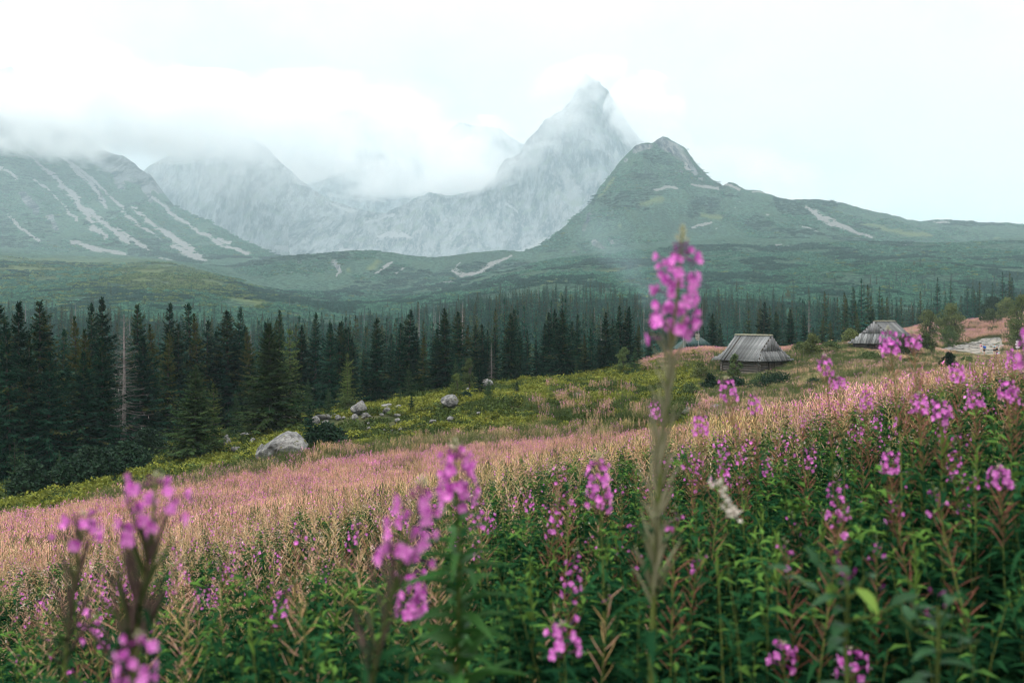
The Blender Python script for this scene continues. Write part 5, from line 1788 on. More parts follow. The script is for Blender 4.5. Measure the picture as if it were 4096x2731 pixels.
# ferns: fronds arching out of a crown, each frond a part
def frond_mesh(seed, L=.75):
    r = np.random.default_rng(seed)
    mb = MB()
    k = 11
    t = np.linspace(0, 1, k)
    y = L * (t * .85)
    z = L * (.75 * t - .62 * t * t)
    v, f = tube(np.stack([0 * t, y, z], 1), np.linspace(.008, .002, k), 4)
    mb.add(v, f, 0, .3)
    for i in range(1, k):
        w = L * .26 * math.sin(math.pi * (.12 + .88 * t[i]) ** .7) + .015
        for s in (-1, 1):
            d = np.array([[s * 1.0, .35, -.12]]) + r.normal(0, .06, (1, 3))
            place(mb, TWIG_V, TWIG_F, frames(d, np.array([[0, 0, 1.0]]), L * .075, w, w), np.array([[0, y[i], z[i]]]), 0, np.array([r.uniform(.2, 1)]))
    return mb.mesh("frond", M_FERN)


FRO = [frond_mesh(700 + i) for i in range(3)]
FERNS = [(325 + x * .1488, 275 + y * .1488) for x, y in ((1520, 668), (1560, 690), (1620, 700), (1690, 720), (1730, 705), (1660, 745), (1560, 740), (1400, 745), (1440, 770), (1480, 780), (1390, 790), (1420, 850), (1470, 845), (1760, 750), (1800, 640), (1850, 625), (1900, 620), (1880, 700), (1950, 660), (2080, 740), (2120, 690), (1200, 790), (1330, 760), (780, 870), (750, 885), (1750, 800), (1650, 780), (2110, 750))] + \
        [(x * .1488, 275 + y * .1488) for x, y in ((1160, 1260), (1220, 1290), (1290, 1300), (1200, 1320), (1330, 1310), (1410, 1240), (1440, 1250), (1560, 1250), (1640, 1235), (1690, 1215), (880, 1390), (930, 1380), (640, 1400), (590, 1395), (470, 1410), (330, 1440))]
for i, (u, v) in enumerate(FERNS):
    q = gpt(u, v + 2)
    t = empty("fern", (q[0], q[1], float(H(q[0], q[1])) + .02), rs.uniform(0, 6.28), rs.uniform(1.1, 1.8))
    tag(t, (["green fern clump", "low spreading fern clump"][i % 2] + " on the mossy slope, " + ("top" if v < 380 else "halfway" if v < 388 else "low down") + (" left of the tall flower" if u > 595 else " in the middle" if u > 545 else " right of the round boulder") if u > 420 else ["green fern clump", "low spreading fern clump"][i % 2] + " between the dwarf pines and the largest boulder" if u > 150 else "green fern clump below the dwarf pine thickets"), "fern", "fern clumps on the open slope")
    nf_ = 8
    for k in range(nf_):
        o = link("frond", FRO[k % 3], t)
        o.rotation_euler = (rs.normal(0, .15), rs.normal(0, .1), k * 6.283 / nf_ + rs.normal(0, .2))
        o.scale = (rs.uniform(.8, 1.15),) * 3

# bleached thin branch sticking up at the meadow's far edge
q = gpt(304, 455)
t = empty("dead_branch", (q[0], q[1] - 8, float(H(q[0], q[1] - 8)) + .5))
tag(t, "thin bare forked branch sticking out of the pink meadow right of the large boulder", "branch")
for nm, pts, r_ in (("stem", [(0, 0, 0), (-.1, 0, .5), (.1, 0, 1.1), (.55, 0, 1.8), (1.2, 0, 2.1)], (.025, .02, .018, .012, .005)), ("twig", [(-.1, 0, .45), (-.3, 0, .62)], (.014, .006)), ("twig", [(.0, 0, .3), (.12, 0, .55), (.1, 0, .75)], (.018, .014, .006)), ("twig", [(.4, 0, 1.55), (.75, 0, 1.6)], (.01, .004))):
    v, f = tube(pts, r_, 5); mb = MB(); mb.add(v, f); mb.obj(nm, M_DEAD, t)
# ------------------------------------------------------------------ fireweed and meadow
M_STEM = leafmat("fireweed_stem", (0.045, 0.075, 0.020), (0.140, 0.175, 0.045), (0.14, 0.07, 0.04), .85, 0.0, .55, .3)
M_LEAF = leafmat("fireweed_leaf", (0.003, 0.020, 0.011), (0.020, 0.078, 0.028), (0.08, 0.17, 0.035), .95, .22, .65, .10)
M_TIPLEAF = leafmat("young_fireweed_leaf", (0.06, 0.14, 0.03), (0.16, 0.27, 0.05), None, .93, .35, .5, .3)
M_PETAL = leafmat("fireweed_petal", (0.46, 0.04, 0.42), (0.88, 0.34, 0.80), None, .9, .35, .6, .2)
M_SEPAL = leafmat("fireweed_sepal", (0.12, 0.015, 0.12), (0.26, 0.04, 0.22), None, .9, .1, .6, .2)
M_STYLE = leafmat("fireweed_style", (0.55, 0.42, 0.55), (0.72, 0.62, 0.70), None, .9, .1, .6, .2)
M_PODR = leafmat("red_seed_pod", (0.20, 0.065, 0.055), (0.42, 0.19, 0.13), (0.34, 0.30, 0.13), .75, .05, .55, .3)
M_PODP = leafmat("pinkish_dry_pod", (0.58, 0.30, 0.23), (0.86, 0.57, 0.43), (0.80, 0.63, 0.40), .76, .3, .7, .2)
M_PODG = leafmat("golden_dry_pod", (0.55, 0.37, 0.16), (0.84, 0.66, 0.34), (0.50, 0.48, 0.22), .8, .3, .7, .2)
M_CREAM = leafmat("cream_dry_stalk", (0.42, 0.37, 0.18), (0.70, 0.63, 0.38), (0.22, 0.25, 0.09), .7, .15, .7, .2)
M_BUD = leafmat("fireweed_bud", (0.40, 0.40, 0.26), (0.60, 0.62, 0.44), (0.42, 0.12, 0.28), .62, .1, .6, .2)
M_GREEN = leafmat("meadow_green_leaf", (0.022, 0.055, 0.018), (0.085, 0.14, 0.040), (0.17, 0.18, 0.06), .85, .25, .6, .2)
M_FLUFF = leafmat("seed_fluff", (0.55, 0.50, 0.44), (0.72, 0.68, 0.62), None, .9, .3, .9, .1)

QUAD_V = [(-.5, 0, 0), (.5, 0, 0), (.3, 1, 0), (-.3, 1, 0)]
QUAD_F = [[0, 1, 2, 3]]
LEAF2_V = [(0, 0, 0), (-.5, .4, .10), (0, .45, 0), (.5, .4, .10), (0, 1, -.22)]
LEAF2_F = [[0, 2, 1], [0, 3, 2], [1, 2, 4], [2, 3, 4]]
PET_V = [(0, 0, 0), (-.42, .6, .04), (-.22, 1, -.02), (.22, 1, -.02), (.42, .6, .04)]
PET_F = [[0, 4, 3, 2, 1]]


def stalk_dirs(r, n, el_lo, el_hi, az0=None):
    a = (r.uniform(0, 6.28) + np.arange(n) * 2.39996) if az0 is None else az0
    e = r.uniform(el_lo, el_hi, n)
    return np.stack([np.cos(a) * np.cos(e), np.sin(a) * np.cos(e), np.sin(e)], 1), np.stack([np.cos(a), np.sin(a), 0 * a], 1)


def stem_at(h, lean, t):
    t = np.asarray(t, float)
    return np.stack([lean[0] * t ** 2, lean[1] * t ** 2, h * t], -1)


UPV = np.array([[0, 0, 1.0]])


def medium_plant(mb, r, h, kind, o=(0, 0, 0), fine=1.0, leafmat_=1, wide=1.0):
    """fireweed of about 130-200 faces. materials: 0 stem 1 leaf 2 petal 3 pod 4 bud 5 fluff"""
    o = np.asarray(o, float)
    lean = r.normal(0, .09, 2) * h
    t = np.linspace(0, 1, 5)
    v, f = tube(stem_at(h, lean, t) + o, np.linspace(.0034, .0013, 5) * wide, 3)
    mb.add(v, f, 0, r.uniform(.2, .9))
    if kind == 'leafy':
        lo, hi, pods, fl = .05, .99, 0, 0
    elif kind == 'pink':
        lo, hi, pods, fl = .05, r.uniform(.5, .62), int(24 * fine), int(r.integers(3, 8) * fine)
    elif kind == 'dry':
        lo, hi, pods, fl = .05, r.uniform(.3, .5), int(34 * fine), 0
    else:
        lo, hi, pods, fl = .05, .60, int(26 * fine), 5
    n = int(30 * (hi - lo) * 1.9 * fine * h)
    tt = np.linspace(lo, hi, n)
    d, hz_ = stalk_dirs(r, n, -.15, .65)
    L = .095 * np.sin(np.pi * np.clip((tt - lo) / (hi - lo + .08) * .75 + .18, 0, 1)) ** .7 * r.uniform(.8, 1.3, n)
    up = UPV + r.normal(0, .3, (n, 3))
    place(mb, LEAF2_V, LEAF2_F, frames(d, up, L * .30, L, L), stem_at(h, lean, tt) + o, leafmat_, np.clip(r.uniform(0, .85, n), 0, 1) if kind != 'leafy' else np.clip(r.uniform(0, .6, n) + .5 * (tt > .86), 0, 1))
    top = .97
    if pods:
        p1 = .80 if fl else .97
        tp = np.linspace(hi, p1, pods)
        d, hz_ = stalk_dirs(r, pods, .55, 1.05)
        L = r.uniform(.05, .085, pods) * (1.1 - .3 * (tp - hi) / (p1 - hi + .01))
        place(mb, QUAD_V, QUAD_F, frames(d, hz_ + r.normal(0, .5, (pods, 3)), .0048 * wide, L, 1), stem_at(h, lean, tp) + o, 3, r.uniform(0, 1, pods))
        if kind == 'dry' and r.uniform() < .5:
            k = 6
            tp = r.uniform(hi, .95, k)
            d, hz_ = stalk_dirs(r, k, .0, 1.2)
            place(mb, QUAD_V, QUAD_F, frames(d, hz_, .012, r.uniform(.02, .04, k), 1), stem_at(h, lean, tp) + o, 5, r.uniform(0, 1, k))
    if fl:
        tf_ = np.linspace(.80, .925, fl)
        d, hz_ = stalk_dirs(r, fl, -.1, .55)
        c = stem_at(h, lean, tf_) + o + d * r.uniform(.018, .034, fl)[:, None]
        for q in range(4):
            a = q * math.pi / 2 + .4
            side = np.cross(d, UPV)
            side /= np.linalg.norm(side, axis=1)[:, None] + 1e-6
            up2 = np.cross(side, d)
            pd = side * math.cos(a) + up2 * math.sin(a) + d * .35
            s = r.uniform(.013, .0175, fl) * wide
            place(mb, PET_V, PET_F, frames(pd, d, s * 1.05, s, s), c, 2, np.clip(r.uniform(0, 1, fl), 0, 1))
    if kind != 'leafy':
        k = 9 if fl else 3
        tb = np.linspace(.925, 1.0, k)
        d, hz_ = stalk_dirs(r, k, -.3, .9)
        L = np.linspace(.022, .010, k)
        place(mb, QUAD_V, QUAD_F, frames(d, hz_, .006 * wide, L, 1), stem_at(h, lean, tb) + o, 4, r.uniform(0, 1, k))


def far_patch(seed, pod, leaf, n=20, size=.9, h=(.75, 1.15), pink=.4, pods=11, podlen=.13, leaves=7, wide=1.0, pet=.034, podlo=.40):
    """about a square metre of stalks seen from afar"""
    r = np.random.default_rng(seed)
    mb = MB()
    for i in range(n):
        o = np.array([*r.uniform(-size / 2, size / 2, 2), 0])
        hh_ = r.uniform(*h)
        lean = r.normal(0, .08, 2) * hh_
        t = np.array([0, .5, .97])
        v, f = tube(stem_at(hh_, lean, t) + o, np.array([.006, .005, .003]) * wide, 3)
        mb.add(v, f, 0, r.uniform(.2, 1))
        tl = np.linspace(.03, .52, leaves)
        d, hz_ = stalk_dirs(r, leaves, -.1, .8)
        L = r.uniform(.10, .16, leaves)
        place(mb, TWIG_V, TWIG_F, frames(d, UPV + r.normal(0, .4, (leaves, 3)), L * .32, L, L), stem_at(hh_, lean, tl) + o, 1, r.uniform(0, .9, leaves))
        tp = np.linspace(podlo, .93, pods)
        d, hz_ = stalk_dirs(r, pods, .65, 1.25)
        L = podlen * r.uniform(.7, 1.2, pods) * (1.15 - .5 * tp)
        place(mb, QUAD_V, QUAD_F, frames(d, hz_ + r.normal(0, .5, (pods, 3)), .010 * wide, L, 1), stem_at(hh_, lean, tp) + o, 2, r.uniform(0, 1, pods))
        if r.uniform() < pink:
            k = 6
            tf_ = r.uniform(.84, .99, k)
            d, hz_ = stalk_dirs(r, k, -.2, .8)
            s = pet * r.uniform(.8, 1.2, k)
            place(mb, PET_V, PET_F, frames(d, hz_ * .3 + UPV + r.normal(0, .5, (k, 3)), s, s, s), stem_at(hh_, lean, tf_) + o, 3, r.uniform(0, 1, k))
    return mb.mesh("meadow_patch", [M_STEM, leaf, pod, M_PETAL])


M_DRYLEAF = leafmat("drying_leaf", (0.09, 0.10, 0.035), (0.30, 0.24, 0.10), (0.06, 0.10, 0.03), .7, .25, .7, .1)
PPINK = [far_patch(800 + i, M_PODP, M_DRYLEAF, leaves=5, pink=.55, pods=15, pet=.038) for i in range(3)]
PBEIGE = [far_patch(810 + i, M_PODP, M_DRYLEAF, leaves=5, pink=.10, pods=18, wide=1.3) for i in range(3)]
PGOLD = [far_patch(820 + i, M_PODG, M_DRYLEAF, leaves=5, pink=.08, pods=18, wide=1.3) for i in range(3)]
PGREEN = [far_patch(830 + i, M_GREEN, M_GREEN, pink=.06, pods=12, leaves=14) for i in range(3)]
PCREAM = [far_patch(840 + i, M_CREAM, M_GREEN, pink=.03, pods=10, n=22) for i in range(3)]
PALL = PPINK + PBEIGE + PGOLD + PGREEN + PCREAM        # 0-2 pink, 3-5 beige, 6-8 gold, 9-11 green, 12-14 cream


def mix_index(w):
    """w: (5, n) weights -> patch index"""
    w = np.maximum(w, 0)
    c = np.cumsum(w / w.sum(0), 0)
    k = (rs.uniform(size=c.shape[1])[None] > c).sum(0).clip(0, 4)
    return k * 3 + rs.integers(0, 3, c.shape[1])


# the pink field proper, 20 m .. its far edge
n = 10800
fy = np.sqrt(19 ** 2 + rs.uniform(0, 1, n) * (67 ** 2 - 19 ** 2))
fu = rs.uniform(-140, 1230, n)
fx = (fu - 512) / F * fy
e = edge_y(fu)
ok = fy < e
fx, fy, fu, e = fx[ok], fy[ok], fu[ok], e[ok]
near_edge = np.exp(-((e - fy) / 11.0))
nz = fbm(fx / 6, fy / 6, 1, 3)
nz2 = fbm(fx / 11, fy / 11, 5, 3)
gold = np.clip((fu - 300) / 250, 0, 1) * np.clip(1 - near_edge * 1.3, 0, 1)
w = np.stack([.12 + 2.2 * near_edge + .4 * nz2, .95 - .3 * gold + nz, .05 + .85 * gold + .4 * nz2, .12 + np.clip(-nz * 1.6, 0, 1) + (fy < 26) * .4, .03 + .1 * nz], 0)
scatter("fireweed_meadow", "field", PALL, np.stack([fx, fy, H(fx, fy)], 1), np.stack([rs.uniform(.9, 1.3, len(fx))] * 2 + [rs.uniform(.85, 1.12, len(fx))], 1), rs.uniform(0, 6.28, len(fx)), mix_index(w))

# strip of tall stalks behind the field edge, and tufts on the mossy slope
n = 1500
su = rs.uniform(90, 700, n)
sy = edge_y(su) + rs.uniform(0, 1, n) ** 1.3 * np.interp(su, [90, 250, 400, 550, 720], [3, 5, 7, 7, 9])
sx = (su - 512) / F * sy
g = fbm(sx / 5, sy / 5, 12, 3)
ok = g > -.16
sx, sy, su = sx[ok], sy[ok], su[ok]
tp_ = np.clip((su - 380) / 200, 0, 1)
w = np.stack([.10 + .1 * tp_, .10 + 0 * su, .05 + 0 * su, 1.2 + 0 * su, .35 + .4 * tp_])
i_ = mix_index(w)
clx = [(560, 398, 16), (585, 403, 14), (548, 420, 16), (610, 392, 14), (570, 415, 18), (620, 408, 16), (535, 408, 10), (600, 418, 14)]
ex, ei = [], []
for (u, v, rad) in clx:
    c = gpt(u, v)
    for k in range(9):
        p = c[:2] + rs.normal(0, 1, 2) * np.array([rad * .5 / F * c[1], 2.5])
        ex.append(p)
        ei.append(rs.choice([0, 1, 2, 9, 9, 10, 11]))
ex = np.array(ex)
sx, sy, i_ = np.concatenate([sx, ex[:, 0]]), np.concatenate([sy, ex[:, 1]]), np.concatenate([i_, ei])
scatter("tall_stalks", "stalks", PALL, np.stack([sx, sy, H(sx, sy)], 1), np.stack([rs.uniform(.9, 1.2, len(sx))] * 2 + [rs.uniform(.75, 1.15, len(sx))], 1), rs.uniform(0, 6.28, len(sx)), i_)

# meadow round the huts and up to the skyline
n = 15000
my = np.sqrt(24 ** 2 + rs.uniform(0, 1, n) * (150 ** 2 - 24 ** 2))
mu = rs.uniform(640, 1085, n)
mx = (mu - 512) / F * my
ok = (my > edge_y(mu) - 1) & ~((mu < 720) & (my < edge_y(mu) + 10) & (rs.uniform(size=n) < .4)) & ((mu > 700) | (my > 108))
hut_px = [(h1[0], h1[1], 3.4), (h2[0], h2[1], 3.6)]
for (hx, hy, hr_) in hut_px:
    ok &= np.hypot(mx - hx, my - hy) > hr_
mx, my, mu = mx[ok], my[ok], mu[ok]
crest = np.exp(-((my - np.interp(mu, [660, 760, 860, 950, 1080], [122, 124, 130, 150, 150])) / 5) ** 2) * ((mu < 900) | (mu > 980))
g1, g2_ = fbm(mx / 8, my / 8, 21, 3), fbm(mx / 14, my / 14, 25, 3)
w = np.stack([.06 + 2.6 * crest + .5 * np.clip(g2_, 0, 1) + .9 * np.exp(-((my - edge_y(mu)) / 10) ** 2), .12 + .6 * crest + .3 * g1, .03 + .2 * crest + 0 * g1, 1.35 - .9 * crest - 1.0 * g1, .22 + 1.2 * np.clip(g1, 0, 1) - .4 * crest])
# keep the path and the people's feet free
pv = np.array([gpt(a, b)[:2] for a, b in path_pl])
pv2 = np.array([gpt(a, b)[:2] for a, b in ((946, 349.8), (956, 348.3), (966, 346.8), (976, 344.8), (984, 342.3))])


def path_free(x, y, extra=.4):
    dmin = np.full(len(x), 1e9)
    for arr, ww in ((pv, wid), (pv2, [1.0, 1.6, 1.8, 2.0, 1.8])):
        for k in range(len(arr) - 1):
            a, b = arr[k], arr[k + 1]
            d = b - a
            t = np.clip(((x - a[0]) * d[0] + (y - a[1]) * d[1]) / (d @ d), 0, 1)
            dmin = np.minimum(dmin, np.hypot(x - a[0] - d[0] * t, y - a[1] - d[1] * t) - ww[k] * .9)
    return dmin > extra


i_ = mix_index(w)
ok = path_free(mx, my)
lowg = (np.abs(mu - h1[0] / h1[1] * F - 512) < 46) & (my < h1[1]) & (my > 88)
sc_ = np.where(lowg, .42, np.where(my > edge_y(mu) + 8, .66, .95)) * rs.uniform(.75, 1.15, len(mx))
sc_ = np.where((mu > 930) & (my > 95), sc_ * .55, sc_)
sc_ = np.where((np.abs(mu - h2[0] / h2[1] * F - 512) < 44) & (my < h2[1]) & (my > 92), .42, sc_)
scatter("hut_meadow", "hutmeadow", PALL, np.stack([mx, my, H(mx, my)], 1)[ok], np.stack([rs.uniform(1.0, 1.5, len(mx))] * 2 + [sc_], 1)[ok], rs.uniform(0, 6.28, len(mx))[ok], i_[ok])
n = 9000
my = np.sqrt(140 ** 2 + rs.uniform(0, 1, n) * (330 ** 2 - 140 ** 2))
mu = rs.uniform(880, 1090, n)
mx = (mu - 512) / F * my
ok = path_free(mx, my, .8) & ~((mu > 968) & (mu < 1003) & (my > 150) & (my < 176))
mx, my, mu = mx[ok], my[ok], mu[ok]
g1 = fbm(mx / 16, my / 16, 31, 3)
up_ = sstep(185, 215, my)
w = np.stack([.2 + 1.6 * up_ + g1, .2 + .8 * up_ + .6 * g1, .05 + 0 * my, .9 - .5 * up_ - 1.2 * g1, .3 * (1 - up_) + .05])
scatter("upper_meadow", "upper", PALL, np.stack([mx, my, H(mx, my)], 1), np.stack([rs.uniform(1.4, 2.0, len(mx))] * 2 + [rs.uniform(.9, 1.3, len(mx)) * np.where((my < 176) & (mu > 930), .42, 1.0)], 1), rs.uniform(0, 6.28, len(mx)), mix_index(w))

# ---- middle distance: single stalks, 6 .. 21 m
MED_M = lambda pod: [M_STEM, M_LEAF, M_PETAL, pod, M_BUD, M_FLUFF]
MED = []
for kind, pod, cnt in (('pink', M_PODR, 5), ('pink', M_PODP, 4), ('dry', M_PODP, 4), ('dry', M_PODG, 3), ('leafy', M_PODR, 4), ('dry', M_PODR, 3)):
    for i in range(cnt):
        r = np.random.default_rng(1000 + len(MED))
        mb = MB()
        medium_plant(mb, r, r.uniform(.95, 1.25) if kind != 'leafy' else r.uniform(.75, 1.0), kind)
        MED.append(mb.mesh("stalk", MED_M(pod)))
MR = {'pinkred': range(0, 5), 'pinkdry': range(5, 9), 'dry': range(9, 13), 'gold': range(13, 16), 'leafy': range(16, 20), 'red': range(20, 23)}
n = 7600
qy = np.sqrt(5.5 ** 2 + rs.uniform(0, 1, n) * (21.5 ** 2 - 5.5 ** 2))
qu = rs.uniform(-220, 1340, n)
qx = (qu - 512) / F * qy
qz = H(qx, qy)
right = np.clip((qu - 450) / 300, 0, 1.2)
nearw = np.clip((13 - qy) / 7, 0, 1)
gz = fbm(qx / 2.6, qy / 2.6, 41, 3)
names = list(MR)
W = np.stack([.08 + .45 * right + .4 * gz, .30 * (1 - right) + .10 + .3 * gz, 1.0 * (1 - .5 * right) * (1 - .6 * nearw) + .15, .3 + .8 * (1 - nearw) * (1 - np.minimum(abs(qu - 560) / 560, 1)), .15 + 1.2 * nearw * (.25 + .75 * right) - 1.3 * gz, .20 + 1.0 * right], 0)
W = np.maximum(W, .01)
c = np.cumsum(W / W.sum(0), 0)
kk = (rs.uniform(size=n)[None] > c).sum(0).clip(0, 5)
mi = np.array([rs.choice(list(MR[names[a]])) for a in kk])
sv = rs.uniform(.8, 1.12, n)
sel = qy > 7.4
FARSEL = np.where(sel)[0]
NEARPOOL = np.where(~sel)[0]
scatter("meadow_stalks", "stalk", MED, np.stack([qx, qy, qz], 1)[FARSEL], sv[FARSEL], rs.uniform(0, 6.28, n)[FARSEL], mi[FARSEL], rs.normal(0, .07, (len(FARSEL), 2)))
# leafy undergrowth filling the stand below the flower heads
UND = []
for i in range(5):
    r = np.random.default_rng(1200 + i)
    mb = MB()
    for k in range(5):
        medium_plant(mb, r, r.uniform(.5, 1.0), 'leafy', (*r.uniform(-.26, .26, 2), 0), 1.3)
    UND.append(mb.mesh("undergrowth", MED_M(M_PODR)))
n = 4900
ay = np.sqrt(2.9 ** 2 + rs.uniform(0, 1, n) * (15 ** 2 - 2.9 ** 2))
au = rs.uniform(-260, 1360, n)
ok = (au > 430) | (rs.uniform(size=n) < np.where(ay > 5.5, .35, .8))
au, ay = au[ok], ay[ok]
n = len(au)
ax_ = (au - 512) / F * ay
scatter("undergrowth", "under", UND, np.stack([ax_, ay, H(ax_, ay)], 1), rs.uniform(.75, 1.15, n), rs.uniform(0, 6.28, n), rs.integers(0, 5, n))
# ------------------------------------------------------------------ fireweeds near the camera, each a plant with its own stem, leaves, flowers, pods
def leaf_mesh(seed, droop, fold=.16, mat=None):
    """lance-shaped leaf one unit long"""
    r = np.random.default_rng(seed)
    st = np.array([0, .12, .3, .55, .8, 1.0])
    wd = np.array([.02, .075, .105, .085, .045, .004]) * r.uniform(.9, 1.15)
    z = .28 * st - droop * st ** 2
    y = st * (1 - .12 * droop)
    sw = .05 * np.sin(st * 3 + r.uniform(0, 3))
    v = np.stack([np.stack([sw - wd, y, z + wd * fold * 4], 1), np.stack([sw, y, z], 1), np.stack([sw + wd, y, z + wd * fold * 4], 1)], 1).reshape(-1, 3)
    mb = MB()
    mb.add(v, grid_faces(6, 3), 0, r.uniform(.1, .85))
    return mb.mesh("leaf", mat or M_LEAF, True)


M_LEAFL = leafmat("fresh_fireweed_leaf", (0.012, 0.055, 0.014), (0.050, 0.150, 0.034), (0.11, 0.20, 0.04), .95, .3, .5, .3)
LEAFH = [leaf_mesh(11 + q, dr, .16, M_LEAFL) for q, dr in enumerate((.35, .55, .8, .3, .65, .5))]
LEAFS = [leaf_mesh(1, .35), leaf_mesh(2, .55), leaf_mesh(3, .8), leaf_mesh(4, .2), leaf_mesh(5, .65), leaf_mesh(6, 1.0)]
LEAFTIP = [leaf_mesh(7, .1, .2, M_TIPLEAF), leaf_mesh(8, .3, .2, M_TIPLEAF)]


def flower_mesh(seed, openness):
    """four broad petals, four narrow purple sepals between them, pale style; +y looks out of the flower, one unit = petal length"""
    r = np.random.default_rng(seed)
    mb = MB()
    pv = np.array([(0, 0, 0), (-.30, .35, .06), (-.46, .72, .05), (-.24, 1.0, -.02), (0, .92, -.04), (.24, 1.0, -.02), (.46, .72, .05), (.30, .35, .06)])
    for q in range(4):
        a = q * math.pi / 2 + .785 + r.normal(0, .15)
        tilt = openness + r.normal(0, .15)
        d = np.array([math.cos(a) * math.sin(tilt), math.cos(tilt), math.sin(a) * math.sin(tilt)])
        nrm = np.array([-math.cos(a) * math.cos(tilt), math.sin(tilt), -math.sin(a) * math.cos(tilt)])
        R = frames(d[None], nrm[None], 1.0, 1.0, 1.0)
        mid = np.array([[0, 4, 3, 2], ])
        place(mb, pv, [[0, 4, 3, 2, 1], [0, 7, 6, 5, 4]][:1], R, np.zeros((1, 3)), 0, np.array([r.uniform(.1, 1)]))
        place(mb, pv, [[0, 7, 6, 5, 4]], R, np.zeros((1, 3)), 0, np.array([r.uniform(.1, 1)]))
        a += math.pi / 4
        tilt = openness * 1.15
        d = np.array([math.cos(a) * math.sin(tilt), math.cos(tilt), math.sin(a) * math.sin(tilt)])
        nrm = np.array([-math.cos(a) * math.cos(tilt), math.sin(tilt), -math.sin(a) * math.cos(tilt)])
        place(mb, TWIG_V, TWIG_F, frames(d[None], nrm[None], .22, .95, .5), np.zeros((1, 3)), 1, np.array([r.uniform(0, 1)]))
    v, f = tube([(0, 0, 0), (.03, .5, -.1), (.06, .95, -.3)], [.035, .03, .045], 4)
    mb.add(v, f, 2, .6)
    # the long ovary the flower sits on doubles as its stalk
    v, f = tube([(0, 0, 0), (0, -.7, -.06), (0, -1.5, -.30)], [.07, .075, .05], 4)
    mb.add(v, f, 1, .35)
    return mb.mesh("flower", [M_PETAL, M_SEPAL, M_STYLE])


FLOW = [flower_mesh(1, 1.15), flower_mesh(2, .95), flower_mesh(3, 1.35), flower_mesh(4, .65)]


def bud_mesh(seed, col):
    mb = MB()
    v, f = tube([(0, 0, 0), (0, .35, 0), (0, .7, -.02), (0, .9, -.05), (0, 1.0, -.07)], [.04, .05, .14, .11, .01], 5)
    mb.add(v, f, 0, col)
    return mb.mesh("bud", [M_BUD if col < .5 else M_SEPAL])


BUDS = [bud_mesh(1, .7), bud_mesh(2, .55), bud_mesh(3, .3)]


def pod_mesh(seed, bend, mat):
    mb = MB()
    t = np.linspace(0, 1, 5)
    v, f = tube(np.stack([.02 * np.sin(t * 3), t, bend * t * t], 1), [.008, .016, .017, .014, .003], 4)
    mb.add(v, f, 0, np.random.default_rng(seed).uniform(.1, .7))
    return mb.mesh("seed_pod", mat)


POD_R = [pod_mesh(1, .10, M_PODR), pod_mesh(2, -.06, M_PODR), pod_mesh(3, .2, M_PODR)]
POD_P = [pod_mesh(4, .08, M_PODP), pod_mesh(5, -.05, M_PODP), pod_mesh(6, .15, M_PODG)]
M_PODD = leafmat("dusky_seed_pod", (0.045, 0.036, 0.032), (0.14, 0.095, 0.085), (0.06, 0.09, 0.03), .5, .05, .55, .3)
M_PODT = leafmat("greyish_seed_pod", (0.14, 0.15, 0.08), (0.34, 0.33, 0.23), (0.28, 0.18, 0.17), .62, .1, .55, .3)
POD_T = [pod_mesh(27, .08, M_PODT), pod_mesh(28, -.05, M_PODT), pod_mesh(29, .15, M_PODT)]
POD_D = [pod_mesh(7, .08, M_PODD), pod_mesh(8, -.05, M_PODD), pod_mesh(9, .15, M_PODD)]


def put(name, mesh, parent, pos, d, up, s, sx=None):
    d, up = Vector(d).normalized(), Vector(up)
    x = d.cross(up)
    if x.length < 1e-4:
        x = d.cross(Vector((1, 0, 0)))
    x.normalize()
    z = x.cross(d)
    o = bpy.data.objects.new(name, mesh)
    COL.objects.link(o)
    o.parent = parent
    k = sx or s
    o.matrix_local = Matrix(((x[0] * k, d[0] * s, z[0] * k, pos[0]), (x[1] * k, d[1] * s, z[1] * k, pos[1]), (x[2] * k, d[2] * s, z[2] * k, pos[2]), (0, 0, 0, 1)))
    return o


